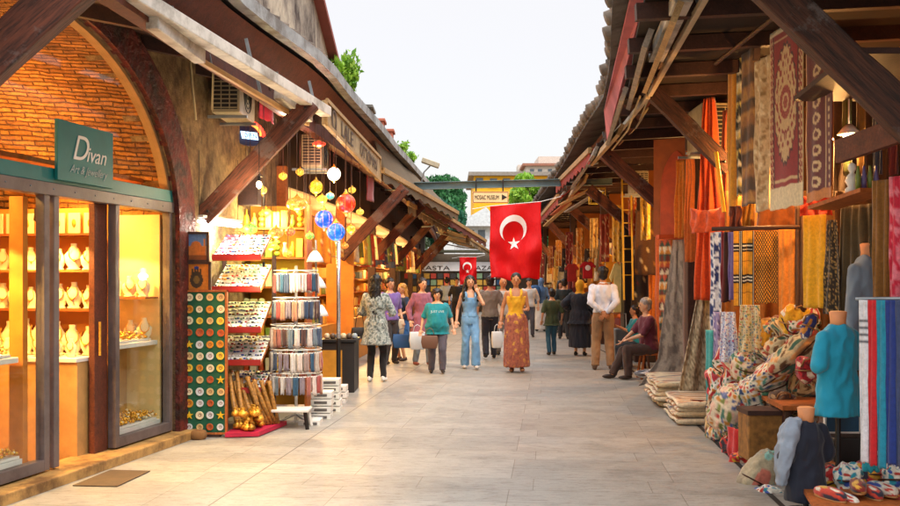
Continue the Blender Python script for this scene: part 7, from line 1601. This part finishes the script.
# tall black cupboard behind the teal child
c = rc(636, .15); t = thing('cupboard', 'tall black cupboard behind the child in teal', 'cupboard', (c.x, 19.3, 0)); x0, x1 = P(624, 0, 19.3).x, P(640, 0, 19.3).x
q = MB(); q.box(((x0+x1)/2, 19.5, 1.35), (x1-x0, .4, 2.7)); q.build('carcass', M('black_brown', '17120e', .4), t, bevel=.01)
for s_ in (0, 1): q = MB(); q.box(((x0+x1)/2+(s_-.5)*(x1-x0)/2, 19.293, 1.35), ((x1-x0)/2-.02, .014, 2.55)); q.build('door', M('black_door', '1f1813', .35), t, bevel=.004)
# garments along the far right stalls
def gshirt(label, px, py, Y, w_, h_, c, trim=None, name='hanging_shirt', cat='shirt'):
    c0 = P(px, py, Y); t = thing(name, label, cat, c0-V((0, 0, h_))); q = MB(); 
    pts = [(-.28, 1), (-.12, 1.04), (0, .98), (.12, 1.04), (.28, 1), (.52, .72), (.40, .62), (.30, .74), (.30, 0), (-.30, 0), (-.30, .74), (-.40, .62), (-.52, .72)]
    q.prism([c0+V((x*w_*1.6, .02, -h_+z*h_)) for x, z in pts], (0, .05, 0)); q.build('cloth', M('cloth_'+c, c, .8), t, bevel=.015)
    if trim: q = MB(); q.ell(c0+V((0, .018, -h_*.35)), (.07, .008, .07), 12, 6); q.build('emblem', WHC, t)
    q = MB(); q.tube([c0+V((0, .04, .0)), c0+V((0, .04, .08)), c0+V((.03, .04, .11))], .006, 5); q.build('hanger', ALU, t)
gshirt('red shirt with a white round emblem hanging above the mustard headscarf', 588, 262, 24, .26, .42, 'b5121c', True)
gshirt('long pale yellow tunic hanging left of the black cupboard', 620, 264, 19.6, .26, 1.0, 'dcc47a', name='hanging_tunic', cat='tunic')
gshirt('yellow shirt hanging behind the man in the white shirt', 612, 255, 21, .28, .6, 'cf9a20')
gshirt('small red shirt hanging left of the red emblem shirt', 572, 264, 27, .26, .5, 'a8261c')
cols_ = ['d98a1c', 'e3b04a', '8a2a14', 'c25a1a', '5c3a1c', 'd9c08a', '3a2c20', 'b57a2a', 'e0d2b0', '6a1c14']; cn = ['amber', 'straw', 'brick', 'burnt orange', 'brown', 'sand', 'charcoal', 'ochre', 'ivory', 'maroon']
k = 0
for i in range(46):
    Y_ = 17.5+i*.56; j = R.randrange(10); x = RF(Y_)+R.uniform(-.02, .12); zt = R.choice([2.9, 2.5, 2.7, 2.2]); d_ = R.uniform(.6, 1.3)
    if 18.8 < Y_ < 20.2: continue
    cloth('hanging_textile', '%s textile hanging on the far right stalls, %s' % (cn[j], 'number %d along from the black cupboard' % (k+1)), 'textile', (x-.20, Y_, zt), (x+.22, Y_-.05, zt), d_, floral(cols_[j], [cols_[(j+3) % 10], cols_[j], 'e8cf90'], 6, 3, .34, i), nu=10, nv=18, fold=.03, nf=2, gt=.8, seed=i, group='textiles hanging on the far right stalls'); k += 1
for i in range(14):
    Y_ = 19+i*1.9; x = RF(Y_)+.25; j = R.randrange(10); q = MB(); q.box((x+.25, Y_, .35), (.6, .7, .7)); 
    t = thing('goods_stand', '%s covered goods stand on the right, %s beyond the black cupboard' % (cn[j], ORD[i]), 'stand', (x+.25, Y_, 0), 'goods stands along the right stalls'); q.build('base', M('cloth_'+cols_[j], cols_[j], .8), t, bevel=.02)
    q = MB()
    for a in range(9): q.ell((x+.05+.18*(a % 3), Y_-.22+.2*(a//3), .74), (.07, .08, .06), 8, 5)
    q.build('heap', M('cloth_'+cols_[(j+4) % 10], cols_[(j+4) % 10], .8), t, smooth=True)
# wires under the eaves
for i, pts in enumerate((((P(640, 96, 10.6)), P(628, 130, 12), P(612, 150, 14)), (P(652, 90, 10.4), P(640, 120, 11.6), P(648, 108, 11.2), P(636, 128, 12)), (P(206, 62, 9.9), P(214, 56, 10), P(212, 110, 10.1)), (P(204, 60, 9.9), P(190, 62, 9.8), P(196, 120, 9.85)))):
    q = MB(); q.tube(pts, .012, 6); q.build('cable', M('cable_beige', 'a89672', .6), smooth=True, label=['cream cable looping under the right eave beside the pink awning', 'twisted cream cable behind the first right brace', 'cable dropping beside the larger air conditioner', 'cable on the stone wall beside the dark red arch'][i], cat='cable')
